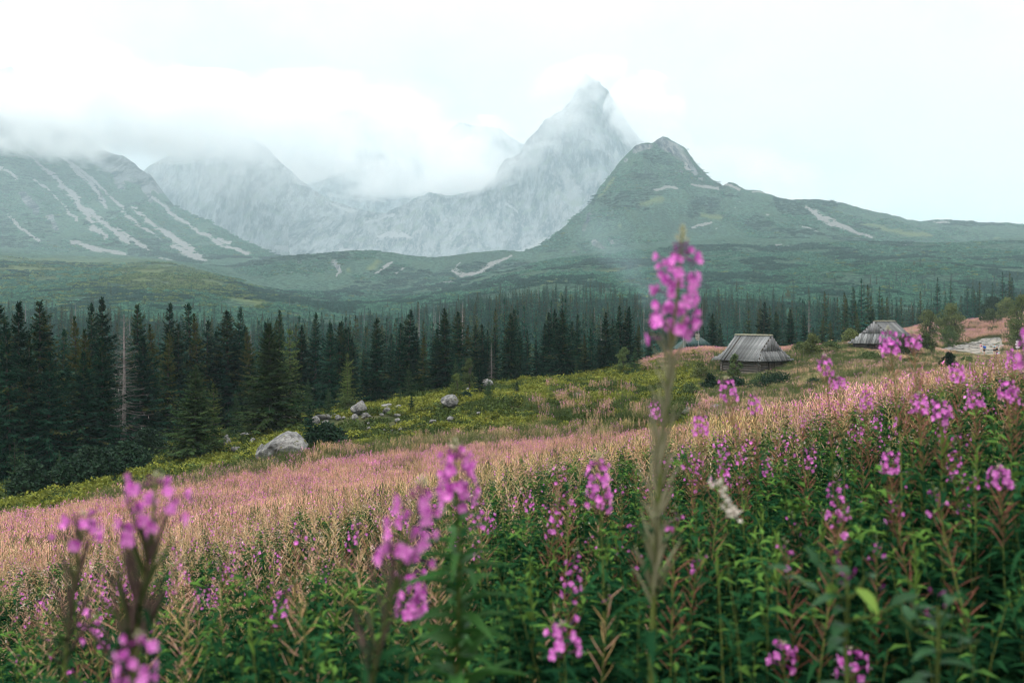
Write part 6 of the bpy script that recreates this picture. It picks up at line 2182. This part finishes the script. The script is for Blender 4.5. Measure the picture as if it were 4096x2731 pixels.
def fireweed(label, pts, seed, leaves=(.02, .5, 24), pods=(.5, .75, 18, 'r'), flowers=(.78, .92, 12), buds=16, leaf_len=.10, pod_len=.07, petal=.017, thick=.0045, group="fireweed plants near the camera", tipleaves=0,
             pod_el=(.75, 1.1), fl_el=(-.1, .5), ped=.028, name="fireweed", pod_w=1.0, lmesh=None):
    """pts: world points of the stem from ground to tip; spans are fractions of its length"""
    r = np.random.default_rng(seed)
    pts = np.asarray(pts, float)
    root = pts[0].copy()
    loc = pts - root
    seg = np.concatenate([[0], np.cumsum(np.linalg.norm(np.diff(loc, axis=0), axis=1))])
    Ltot = seg[-1]
    # smooth curve
    ts = np.linspace(0, 1, 26)
    k = np.stack([np.interp(ts * Ltot, seg, loc[:, i]) for i in range(3)], 1)
    for _ in range(3):
        k[1:-1] = (k[:-2] + 2 * k[1:-1] + k[2:]) / 4

    def at(t):
        return np.array([np.interp(t, ts, k[:, i]) for i in range(3)])

    # spans may be given as picture rows
    rows_ = VH - (k[:, 2] + root[2]) / np.maximum(k[:, 1] + root[1], .1) * F
    fr_ = lambda q: float(np.interp(-q, -rows_, ts)) if q > 1.5 else q
    leaves = (fr_(leaves[0]), fr_(leaves[1]), *leaves[2:])
    pods = pods and (fr_(pods[0]), fr_(pods[1]), *pods[2:])
    flowers = flowers and (fr_(flowers[0]), fr_(flowers[1]), *flowers[2:])

    t0 = empty(name, root)
    tag(t0, label, "fireweed", group)
    mb = MB()
    v, f = tube(k, np.interp(ts, [0, .6, 1], [thick, thick * .8, thick * .3]), 6)
    mb.add(v, f, 0, r.uniform(.2, .75))
    mb.obj("stem", M_STEM, t0, True)
    az = r.uniform(0, 6.28)

    def hdir(el):
        nonlocal az
        az += 2.39996 + r.normal(0, .15)
        return np.array([math.cos(az) * math.cos(el), math.sin(az) * math.cos(el), math.sin(el)])

    for i, t in enumerate(np.linspace(leaves[0], leaves[1], leaves[2])):
        d = hdir(r.uniform(.05, .55))
        f_ = (t - leaves[0]) / max(.01, leaves[1] - leaves[0])
        s = leaf_len * (.75 + .55 * math.sin(math.pi * min(1, f_ * .8 + .15))) * r.uniform(.8, 1.2) * (1 if leaves[1] < .9 else 1 - .45 * f_ ** 3)
        tip = tipleaves and f_ > 1 - tipleaves
        put("leaf", LEAFTIP[i % 2] if tip else (lmesh or LEAFS)[int(r.integers(0, 6))], t0, at(t), d if not tip else d * .6 + np.array([0, 0, .8]), (0, 0, 1) + r.normal(0, .18, 3), s)
    if pods and pods[2]:
        P_ = {'r': POD_R, 'p': POD_P, 'd': POD_D, 't': POD_T}[pods[3]]
        for i, t in enumerate(np.linspace(pods[0], pods[1], pods[2])):
            d = hdir(r.uniform(*pod_el))
            put("seed_pod", P_[i % 3], t0, at(t), d, r.normal(0, 1, 3), (q_ := pod_len * r.uniform(.75, 1.15) * (1.1 - .3 * (t - pods[0]) / max(.01, pods[1] - pods[0]))), q_ * pod_w)
    if flowers and flowers[2]:
        for i, t in enumerate(np.linspace(flowers[0], flowers[1], flowers[2])):
            f_ = i / max(1, flowers[2] - 1)
            d = hdir(r.uniform(*fl_el))
            s = petal * r.uniform(.85, 1.15) * (1 - .25 * f_)
            p = at(t) + d * (s * 1.45 + ped * .4 * r.uniform(.6, 1.3))
            put("flower", FLOW[3 if f_ > .9 else int(r.integers(0, 4))], t0, p, d + np.array([0, 0, -.15 + .35 * f_]), (0, 0, 1) + r.normal(0, .3, 3), s)
    if buds:
        b0 = (flowers[1] if flowers and flowers[2] else pods[1] if pods and pods[2] else .93)
        for i, t in enumerate(np.linspace(b0, .998, buds)):
            f_ = i / max(1, buds - 1)
            d = hdir(np.interp(f_, [0, .5, 1], [-.35, .2, 1.2]) + r.normal(0, .15))
            put("bud", BUDS[0 if f_ < .3 else (1 if f_ < .5 else 2)], t0, at(t), d, r.normal(0, 1, 3), np.interp(f_, [0, 1], [.026, .010]) * petal / .017)
    return t0


def stem_px(pl, d, dd=0.0):
    """stem given as picture points top..bottom at depth d (dd: how much the foot stands nearer or further), carried on to the ground"""
    pl = pl[::-1]
    n_ = len(pl)
    w = [P(u, v, d + dd * (1 - i / (n_ - 1))) for i, (u, v) in enumerate(pl)]
    g = w[0].copy()
    g[2] = min(float(H(g[0], g[1])), g[2] - .25)
    return [g] + w


G_HERO = None
# the tall one in front of the forest
fireweed("tallest out-of-focus fireweed with big magenta flower spike rising above the forest line", stem_px([(683, 226), (681, 262), (677, 300), (672, 340), (666, 400), (660, 470), (655, 560), (650, 690)], 2.2), 1, (760, 520, 18), (610, 345, 100, 't'), (337, 257, 44), 34, .085, .105, .0185, .008, None, pod_el=(1.05, 1.38), ped=.05, pod_w=1.75)
# centre: leafy one with big flower head
fireweed("leafy green fireweed with full magenta head in the middle foreground", stem_px([(455, 440), (455, 470), (457, 500), (460, 540), (459, 600), (456, 700)], 2.25), 2, (760, 500, 74), None, (503, 455, 32), 22, .125, .07, .0175, .0075, None, ped=.03, lmesh=LEAFH)
fireweed("bent fireweed leaning right with blurred magenta flowers left of the leafy centre plant", stem_px([(423, 478), (421, 500), (415, 525), (404, 560), (392, 600), (378, 640), (366, 700)], 1.75), 3, (760, 640, 12), (690, 560, 34, 'd'), (566, 492, 24), 14, .085, .12, .0165, .0065, None, pod_el=(1.0, 1.3), ped=.05, pod_w=1.2)
# left pair
fireweed("blurred fireweed with spreading purple flowers and dark upright pods at left", stem_px([(157, 474), (154, 500), (150, 540), (143, 590), (134, 640), (126, 700)], 1.75), 4, (760, 610, 22), (690, 545, 48, 'd'), (542, 482, 20), 10, .07, .13, .0165, .006, None, pod_el=(1.0, 1.35), ped=.07, pod_w=1.8)
fireweed("smaller blurred fireweed with few purple flowers near the left picture edge", stem_px([(83, 512), (81, 530), (79, 560), (73, 600), (66, 650), (60, 700)], 2.0), 5, (760, 610, 20), (670, 545, 40, 'd'), (540, 516, 12), 8, .075, .12, .0145, .006, None, pod_el=(1.0, 1.35), ped=.05, pod_w=1.25)
fireweed("fireweed with round pink head and green stem below it right of the centre plant", stem_px([(598, 452), (598, 480), (600, 510), (603, 560), (604, 620), (606, 700)], 3.3), 6, (760, 512, 36), (525, 508, 8, 'r'), (509, 464, 28), 18, .10, .07, .0165, .005, None, ped=.03)
fireweed("blurred magenta flower head cut by the bottom edge at left", stem_px([(140, 632), (137, 660), (133, 700), (128, 740)], 1.6), 7, (800, 700, 8), None, (705, 641, 18), 8, .07, .06, .0135, .005, None)
fireweed("low fireweed with drooping pink flowers near the bottom right of centre", stem_px([(562, 622), (564, 645), (566, 690), (568, 720)], 2.6), 8, (760, 660, 16), None, (656, 626, 10), 7, .10, .06, .018, .004, None)
fireweed("fireweed with small magenta cluster under the bent plant's flowers", stem_px([(412, 570), (411, 600), (408, 650), (404, 720)], 2.5), 9, (760, 625, 18), (640, 615, 6, 'd'), (616, 574, 24), 8, .10, .06, .0175, .004, None)
fireweed("fireweed with sparse nodding pink flowers at the lower right bottom edge", stem_px([(783, 642), (784, 665), (786, 700)], 2.9), 10, (760, 680, 12), (685, 665, 6, 'r'), (665, 645, 10), 8, .09, .06, .017, .004, None)
fireweed("fireweed with dark pink flowers at the bottom right of the broad-leaved plant", stem_px([(851, 648), (853, 675), (856, 710)], 2.8), 11, (760, 690, 12), (695, 676, 5, 'r'), (676, 651, 12), 6, .09, .06, .017, .004, None)
fireweed("magenta flowered fireweed cut by the right picture edge above the meadow", stem_px([(1034, 322), (1035, 355), (1036, 400), (1037, 480), (1038, 600)], 2.6), 12, (700, 430, 30), (440, 366, 30, 'r'), (364, 334, 18), 12, .09, .075, .0175, .005, None)
# the ones that stand up against the huts
fireweed("pink fireweed with yellow-green tip standing before the far hut's gable", stem_px([(888, 326), (889, 340), (891, 356), (896, 390), (900, 430), (902, 500)], 4.4), 13, (640, 430, 26), (440, 358, 34, 'r'), (357, 334, 26), 16, .10, .085, .0165, .005, None)
fireweed("half faded fireweed with thin tip right beside the pink one at the far hut", stem_px([(911, 330), (913, 345), (916, 370), (919, 410), (922, 500)], 4.5), 14, (640, 430, 24), (440, 347, 44, 'r'), (346, 336, 9), 14, .10, .09, .0165, .005, None)
fireweed("pink fireweed head standing before the grass right of the first hut", stem_px([(824, 353), (826, 368), (828, 392), (832, 440), (834, 520)], 4.6), 15, (640, 440, 24), (450, 376, 30, 'r'), (374, 358, 15), 12, .10, .075, .015, .0045, None)
fireweed("pink fireweed head standing under the first hut's wall", stem_px([(726, 376), (727, 392), (733, 420), (741, 470), (745, 560)], 4.6), 16, (660, 450, 24), (465, 403, 34, 'r'), (401, 381, 17), 12, .10, .08, .016, .0045, None)
fireweed("short pink fireweed head right of and below the one at the grass", stem_px([(838, 376), (839, 386), (842, 420), (845, 500)], 4.8), 17, (640, 430, 24), (445, 389, 26, 'r'), (388, 378, 14), 8, .10, .075, .015, .0045, None)
for j, (u, v, d, lab) in enumerate(((957, 372, 5.2, "tall pink fireweed left of the right-hand dark shrub"), (1008, 392, 4.2, "bushy pink fireweed under the signpost"), (975, 400, 4.6, "large pink fireweed head in the right-hand stand"), (920, 405, 4.4, "drooping magenta fireweed in the right-hand stand"),
                                   (942, 412, 4.0, "magenta fireweed with bright bent leaf at right"), (890, 462, 4.0, "rosy fireweed half sunk among red pods at right"), (1000, 478, 3.4, "big pink fireweed with long red pods near the right edge"), (1012, 360, 6.0, "pale pink fireweed at the right edge under the signpost"),
                                   (655, 410, 6.5, "slender pink fireweed just left of the tall foreground stem"), (866, 400, 6.0, "rosy fireweed rising from the right-hand red pods"), (700, 425, 5.0, "small pink fireweed beside the tall stem's right side"), (755, 405, 6.0, "pink fireweed above golden pods right of the tall stem"))):
    fireweed(lab, stem_px([(u - 1, v - 14), (u, v), (u + 2, v + 40), (u + 5, v + 110)], d), 30 + j, (v + 230, v + 38, 46), (v + 70, v + 11, 36, 'r'), (v + 10, v - 8, 20), 12, .095, .085, .0155, .0036, None)
# leafy tops without flowers
for j, (u, v, d, lab) in enumerate(((776, 528, 3.3, "bright green leafy shoot without flowers among dark leaves at right"), (915, 542, 3.2, "large bright green leafy shoot top at the lower right"), (940, 388, 4.0, "bent bright green leafy shoot among pink flowers at right"), (335, 590, 4.2, "green leafy shoot in the lower left centre"),
                                   (75, 605, 5.0, "green leafy shoot at lower left"), (530, 560, 3.2, "dark leafy shoot without flowers in the centre bottom"))):
    fireweed(lab, stem_px([(u, v), (u + 1, v + 30), (u + 2, v + 90), (u + 4, v + 170)], d), 60 + j, (.05, .99, 44), None, None, 0, .095, .07, .016, .005, None, tipleaves=.22)

# broad-leaved branching plant at lower right and a grass stalk with cream seed head
M_BROAD = leafmat("broad_leaf", (0.010, 0.045, 0.022), (0.035, 0.10, 0.036), None, .93, .25, .5, .3)
st = np.array([0, .08, .25, .5, .75, .92, 1.0])
wd = np.array([.02, .10, .20, .22, .14, .05, .004])
v = np.stack([np.stack([-wd, st, .2 * st - .45 * st ** 2 + wd * .3], 1), np.stack([0 * st, st, .2 * st - .45 * st ** 2], 1), np.stack([wd, st, .2 * st - .45 * st ** 2 + wd * .3], 1)], 1).reshape(-1, 3)
mb = MB(); mb.add(v, grid_faces(7, 3), 0, .5); BROAD = mb.mesh("leaf", M_BROAD, True)
mb = MB(); mb.add(v, grid_faces(7, 3), 0, .9); BROADL = mb.mesh("leaf", M_TIPLEAF, True)
rb = np.random.default_rng(9)


def broad_plant(label, pl, d, branches, seed):
    r = np.random.default_rng(seed)
    pts = np.array(stem_px(pl, d))
    root = pts[0]
    t0 = empty("leafy_weed", root)
    tag(t0, label, "weed")
    v, f = tube(pts - root, np.linspace(.006, .003, len(pts)), 6); mb = MB(); mb.add(v, f, 0, .3); mb.obj("stem", M_STEM, t0, True)
    for (a, b, bl) in branches:
        p, q = P(*a, d) - root, P(*b, d + r.uniform(-.15, .15)) - root
        v, f = tube([p, (p + q) / 2 + np.array([0, 0, -.01]), q], [.003, .0025, .0015], 5); mb = MB(); mb.add(v, f, 0, .4); mb.obj("branch", M_STEM, t0, True)
        for i in range(3):
            dd = (q - p) + r.normal(0, .08, 3)
            put("leaf", BROADL if (bl and i == 0) else BROAD, t0, p + (q - p) * (.5 + .25 * i), dd + np.array([0, 0, -.02]), (0, 0, 1) + r.normal(0, .3, 3), r.uniform(.045, .075))
    for t in np.linspace(.25, .95, 9):
        c = np.array([np.interp(t * (len(pts) - 1), range(len(pts)), pts[:, i]) for i in range(3)]) - root
        a = r.uniform(0, 6.28)
        put("leaf", BROAD, t0, c, (math.cos(a), math.sin(a), r.uniform(.0, .4)), (0, 0, 1), r.uniform(.06, .095))
    for i in range(7):
        p = pts[-1] - root + r.normal(0, .025, 3)
        put("seed_head", BUDS[1], t0, p, (r.normal(), r.normal(), 1), (1, 0, 0), .02)


broad_plant("blurred broad-leaved branching weed with faded seed heads at the lower right", [(846, 572), (848, 600), (845, 640), (848, 690)], 2.2, [((846, 600), (818, 566), True), ((846, 600), (866, 575), True), ((847, 612), (790, 570), False), ((848, 620), (905, 600), False)], 1)
broad_plant("blurred broad-leaved weed with one pale upturned leaf at the lower right", [(938, 605), (939, 640), (936, 690)], 2.1, [((938, 620), (950, 595), False), ((938, 640), (900, 615), False), ((938, 650), (978, 640), False)], 2)
gp = np.array(stem_px([(716, 480), (722, 520), (730, 580), (738, 640), (742, 690)], 2.6))
t0 = empty("grass_stalk", gp[0])
tag(t0, "long thin grass stalk with fluffy cream seed head right of the tall foreground flower", "grass")
v, f = tube(gp - gp[0], np.linspace(.0019, .0011, len(gp)), 5); mb = MB(); mb.add(v, f, 0, .4); mb.obj("stem", M_STEM, t0, True)
mb = MB()
tt = rb.uniform(0, 1, 60)
c = gp[-1] - gp[0] + np.stack([.05 * tt + rb.normal(0, .008, 60), rb.normal(0, .008, 60), -.10 * tt], 1)
place(mb, TWIG_V, TWIG_F, frames(rb.normal(size=(60, 3)), rb.normal(size=(60, 3)), .010, .018, .01), c, 0)
mb.obj("seed_head", M_FLUFF, t0)

# ---- the dense stand: prototypes with every leaf, flower and pod a part, copied
def proto_plants():
    out = []
    zero = lambda h, lean: [(0, 0, 0), (lean[0] * .3, lean[1] * .3, h * .55), (lean[0], lean[1], h)]
    r = np.random.default_rng(321)
    for i, kd in enumerate(['flower'] * 4 + ['red'] * 4 + ['leafy'] * 4 + ['dry'] * 4):
        h = r.uniform(1.0, 1.25) if kd != 'leafy' else r.uniform(.85, 1.05)
        lean = r.normal(0, .09, 2)
        a = dict(seed=2000 + i, thick=.0038, leaf_len=.098, pod_len=.088, petal=.014, pod_el=(.6, 1.05))
        if kd == 'flower':
            q = fireweed("x", zero(h, lean), leaves=(.12, .72, 30), pods=(.66, .82, 16, 'r'), flowers=(.83, .935, 15), buds=10, **a)
        elif kd == 'red':
            q = fireweed("x", zero(h, lean), leaves=(.12, .66, 27), pods=(.56, .93, 34, 'r'), flowers=(.92, .96, 3), buds=6, **a)
        elif kd == 'leafy':
            q = fireweed("x", zero(h, lean), leaves=(.08, .99, 34), pods=None, flowers=None, buds=0, tipleaves=.12, **a)
        else:
            q = fireweed("x", zero(h, lean), leaves=(.10, .52, 20), pods=(.46, .96, 28, 'p'), flowers=None, buds=4, **a)
        out.append((kd, q))
    return out


PP = proto_plants()
by_kind = {k: [q for kd, q in PP if kd == k] for k in ('flower', 'red', 'leafy', 'dry')}
# candidate places in the near stand, nearest first
n = 1500
cy2 = np.sqrt(3.0 ** 2 + rs.uniform(0, 1, n) * (7.6 ** 2 - 3.0 ** 2))
cu2 = rs.uniform(-40, 1070, n)
cx2 = (cu2 - 512) / F * cy2
taken = []
used = set()
count = 0
NEAR_MAX = 262
desc = {'flower': "pink-headed fireweed over red pods", 'red': "red-podded fireweed with few flowers", 'leafy': "flowerless dark leafy fireweed", 'dry': "pale-podded fireweed"}
cz2 = H(cx2, cy2)
for i in range(n):
    if count >= NEAR_MAX:
        break
    x, y, u = cx2[i], cy2[i], cu2[i]
    if any((x - a) ** 2 + (y - b) ** 2 < .17 ** 2 for a, b in taken):
        continue
    vt = VH - (cz2[i] + 1.1) / y * F
    if vt > 720:
        continue
    # keep the hero plants readable
    if y < 4.4 and vt < 440:
        continue
    taken.append((x, y))
    rt = np.clip((u - 420) / 300, 0, 1)
    pw = np.array([.15, .20 + .45 * rt, .22 + .30 * rt, .55 * (1 - rt) + .06])
    kd = ('flower', 'red', 'leafy', 'dry')[int(rs.choice(4, p=pw / pw.sum()))]
    src = by_kind[kd][int(rs.integers(0, 4))]
    o = src if id(src) not in used else copy_tree(src)
    used.add(id(src))
    o.location = (x, y, cz2[i] - .03)
    o.rotation_euler = (rs.normal(0, .05), rs.normal(0, .05), rs.uniform(0, 6.28))
    s = rs.uniform(.85, 1.12)
    o.scale = (s, s, s)
    col_ = "at the left picture edge" if u < 130 else "behind the blurred left plants" if u < 260 else "left of the bent plant" if u < 370 else "round the leafy centre plant" if u < 520 else "below the round pink head" if u < 625 else "round the tall flower's stem" if u < 720 else "behind the cream grass stalk" if u < 800 else "behind the broad-leaved weed" if u < 900 else "above the pale upturned leaf" if u < 970 else "at the right picture edge"
    row = "in the first rows" if y < 5 else "further back"
    size_ = "tall " if s > 1.03 else "short " if s < .93 else "middling "
    tag(o, f"{size_}{desc[kd]} {row} {col_}", "fireweed", "fireweed plants near the camera")
    count += 1
for kd, q in PP:
    if id(q) not in used:
        for ch in list(q.children):
            bpy.data.objects.remove(ch)
        bpy.data.objects.remove(q)
# ------------------------------------------------------------------ clouds round the peaks and the air itself


def cloud_material(name, dens, cut, gain, nscale, seed):
    m = NT(name)
    tc = m.n("ShaderNodeTexCoord").outputs["Object"]
    ln = m.n("ShaderNodeVectorMath", {0: tc}, operation='LENGTH').outputs["Value"]
    pos = m.n("ShaderNodeMapping", {"Vector": m.pos(), "Location": (seed * 311.0, seed * 77.0, 0)}).outputs[0]
    n = m.noise(nscale, 5.0, 0.6, pos, 0.4)
    d = m.math('ADD', m.math('SUBTRACT', 1.0, ln), m.math('MULTIPLY_ADD', n, gain * 3.0, -1.45 * gain - cut))
    d = m.math('MULTIPLY', m.ramp(d, 0.0, 1.15), dens)
    v = m.n("ShaderNodeVolumePrincipled", {"Color": (0.995, 1.0, 1.0), "Density": d, "Anisotropy": 0.0})
    m.t.links.new(v.outputs[0], m.out.inputs["Volume"])
    m.mat.cycles.volume_step_rate = 0.4
    return m.mat


def ico(n=2):
    import bmesh
    bm = bmesh.new()
    bmesh.ops.create_icosphere(bm, subdivisions=n, radius=1.0)
    me = bpy.data.meshes.new("cloud")
    bm.to_mesh(me)
    bm.free()
    return me


def cloud(u, v, y, w, h, dep, dens, cut=0.0, gain=1.5, nscale=0.008, seed=0.0, rot=0.0):
    """w, h in picture pixels at depth y (radii), dep in metres"""
    o = link("cloud", ico())
    k = DM if y > 1700 else 1.3
    y, dep, dens, nscale = y * k, dep * k, dens / k, nscale / k * 1.3
    o.location = P(u, v, y)
    o.scale = (w / F * y, dep, h / F * y)
    o.rotation_euler = (0, math.radians(rot), 0)
    o.data.materials.append(cloud_material("cloud_vapour", dens, cut, gain, nscale, seed))
    tag(o, kind="stuff")
    return o


CLOUDS = [
    # left mountain in cloud
    (15, 112, 1450, 105, 54, 130, 0.022, 0.0, 2.3, 0.010, 1, 8),
    (125, 104, 1600, 120, 58, 140, 0.017, -0.02, 2.6, 0.008, 2, 12),
    (10, 62, 1750, 130, 50, 140, 0.020, 0.0, 1.6, 0.008, 3, 0),
    # over the grey wall and the cirque
    (222, 122, 2050, 115, 54, 170, 0.015, -0.04, 2.6, 0.006, 4, 5),
    (300, 125, 2500, 100, 60, 200, 0.010, 0.0, 2.4, 0.006, 5, -10),
    (395, 145, 2700, 85, 55, 200, 0.009, -0.02, 2.6, 0.006, 6, -15),
    (455, 158, 2500, 75, 40, 180, 0.014, 0.0, 2.6, 0.006, 7, -18),
    (470, 172, 2100, 50, 26, 120, 0.018, 0.0, 1.6, 0.010, 8, -10),
    (330, 95, 3000, 150, 24, 220, 0.010, -0.05, 1.5, 0.005, 9, 0),
    # thin veils hanging lower over the slopes
    (70, 135, 1650, 150, 60, 160, 0.0045, 0.1, 1.2, 0.010, 21, 12),
    (250, 160, 1990, 150, 60, 200, 0.0018, 0.0, 1.2, 0.008, 22, 8),
    (400, 155, 2200, 140, 55, 200, 0.0016, 0.0, 1.3, 0.008, 23, 0),
    (560, 130, 2000, 80, 70, 150, 0.0016, 0.0, 1.3, 0.010, 24, 20),
    # torn wisps
    (60, 150, 1400, 80, 16, 70, 0.014, 0.05, 2.4, 0.016, 41, 10),
    (340, 165, 2150, 60, 22, 90, 0.012, 0.05, 2.4, 0.012, 42, -8),
    (560, 122, 2000, 56, 18, 80, 0.006, 0.05, 2.4, 0.012, 43, -25),
    (520, 165, 2000, 50, 16, 80, 0.008, 0.05, 2.4, 0.012, 44, -25),
    # round the summit
    (644, 112, 2100, 44, 42, 120, 0.020, -0.05, 2.4, 0.011, 10, 10),
    (556, 92, 2150, 34, 26, 110, 0.010, 0.0, 2.4, 0.012, 11, -35),
    (582, 80, 2150, 50, 24, 110, 0.013, -0.05, 2.2, 0.012, 12, -20),
    (655, 138, 1950, 40, 22, 100, 0.010, 0.02, 2.2, 0.012, 13, 15),
    (745, 172, 1900, 90, 28, 110, 0.007, 0.0, 2.2, 0.010, 14, 10),
]
for c in CLOUDS:
    cloud(*c)

# blue smoke drifting up from the house behind the tall flower
for (u_, v_, y_, w_, h_, de_, dn_, sd_) in ((676, 322, 160, 13, 17, 2.5, 0.030, 31), (655, 296, 172, 24, 22, 5, 0.020, 32), (628, 266, 186, 34, 28, 8, 0.013, 33), (600, 234, 200, 40, 32, 11, 0.008, 34)):
    o = link("smoke", ico())
    o.location = P(u_, v_, y_)
    o.scale = (w_ / F * y_, de_, h_ / F * y_)
    o.rotation_euler = (0, math.radians(40), 0)
    mt = cloud_material("blue_smoke", dn_, -0.1, 0.9, 0.12, sd_)
    [n_ for n_ in mt.node_tree.nodes if n_.type == 'PRINCIPLED_VOLUME'][0].inputs["Color"].default_value = (0.62, 0.84, 1.0, 1)
    o.data.materials.append(mt)
    tag(o, kind="stuff")

# thin bluish mist filling the upper valley in front of the peaks
mist = link("mist", ico(3))
mist.location = (150, 1550, 200)
mist.scale = (2900, 1250, 760)
mm = NT("valley_mist")
_l = mm.n("ShaderNodeVectorMath", {0: mm.n("ShaderNodeTexCoord").outputs["Object"]}, operation='LENGTH').outputs["Value"]
_n = mm.noise(0.0022, 4.0, 0.6, mm.pos())
_d = mm.math('MULTIPLY', mm.math('MULTIPLY', mm.ramp(mm.math('SUBTRACT', 1.0, _l), 0.0, 0.5), mm.ramp(_n, 0.25, 0.75)), 0.00025)
_v = mm.n("ShaderNodeVolumePrincipled", {"Color": (0.72, 0.91, 1.0), "Density": _d, "Anisotropy": 0.0})
mm.t.links.new(_v.outputs[0], mm.out.inputs["Volume"])
mist.data.materials.append(mm.mat)
tag(mist, kind="stuff")

haze_m = NT("hazy_air")
hv = haze_m.n("ShaderNodeVolumePrincipled", {"Color": (0.68, 0.895, 1.0), "Density": 0.00015, "Anisotropy": 0.1})
haze_m.t.links.new(hv.outputs[0], haze_m.out.inputs["Volume"])
hz = MB()
hz.add(*box((0, 3800, 720), (11000, 7900, 1600)))
haze = hz.obj("haze", haze_m.mat)
tag(haze, kind="stuff")

# ------------------------------------------------------------------ neighbours that would share a label are told apart by their order in the picture
_by = {}
for _o in SC.objects:
    if _o.parent is None and _o.get("label"):
        _by.setdefault(_o["label"], []).append(_o)
_WORDS = {2: ("left", "right"), 3: ("left", "middle", "right"), 4: ("leftmost", "inner left", "inner right", "rightmost")}
for _l, _os in _by.items():
    if len(_os) in _WORDS and len(_l.split()) <= 14:
        _os.sort(key=lambda q: q.location[0] / max(q.location[1], .1))
        for _w, _o in zip(_WORDS[len(_os)], _os):
            _o["label"] = _w + " " + _l
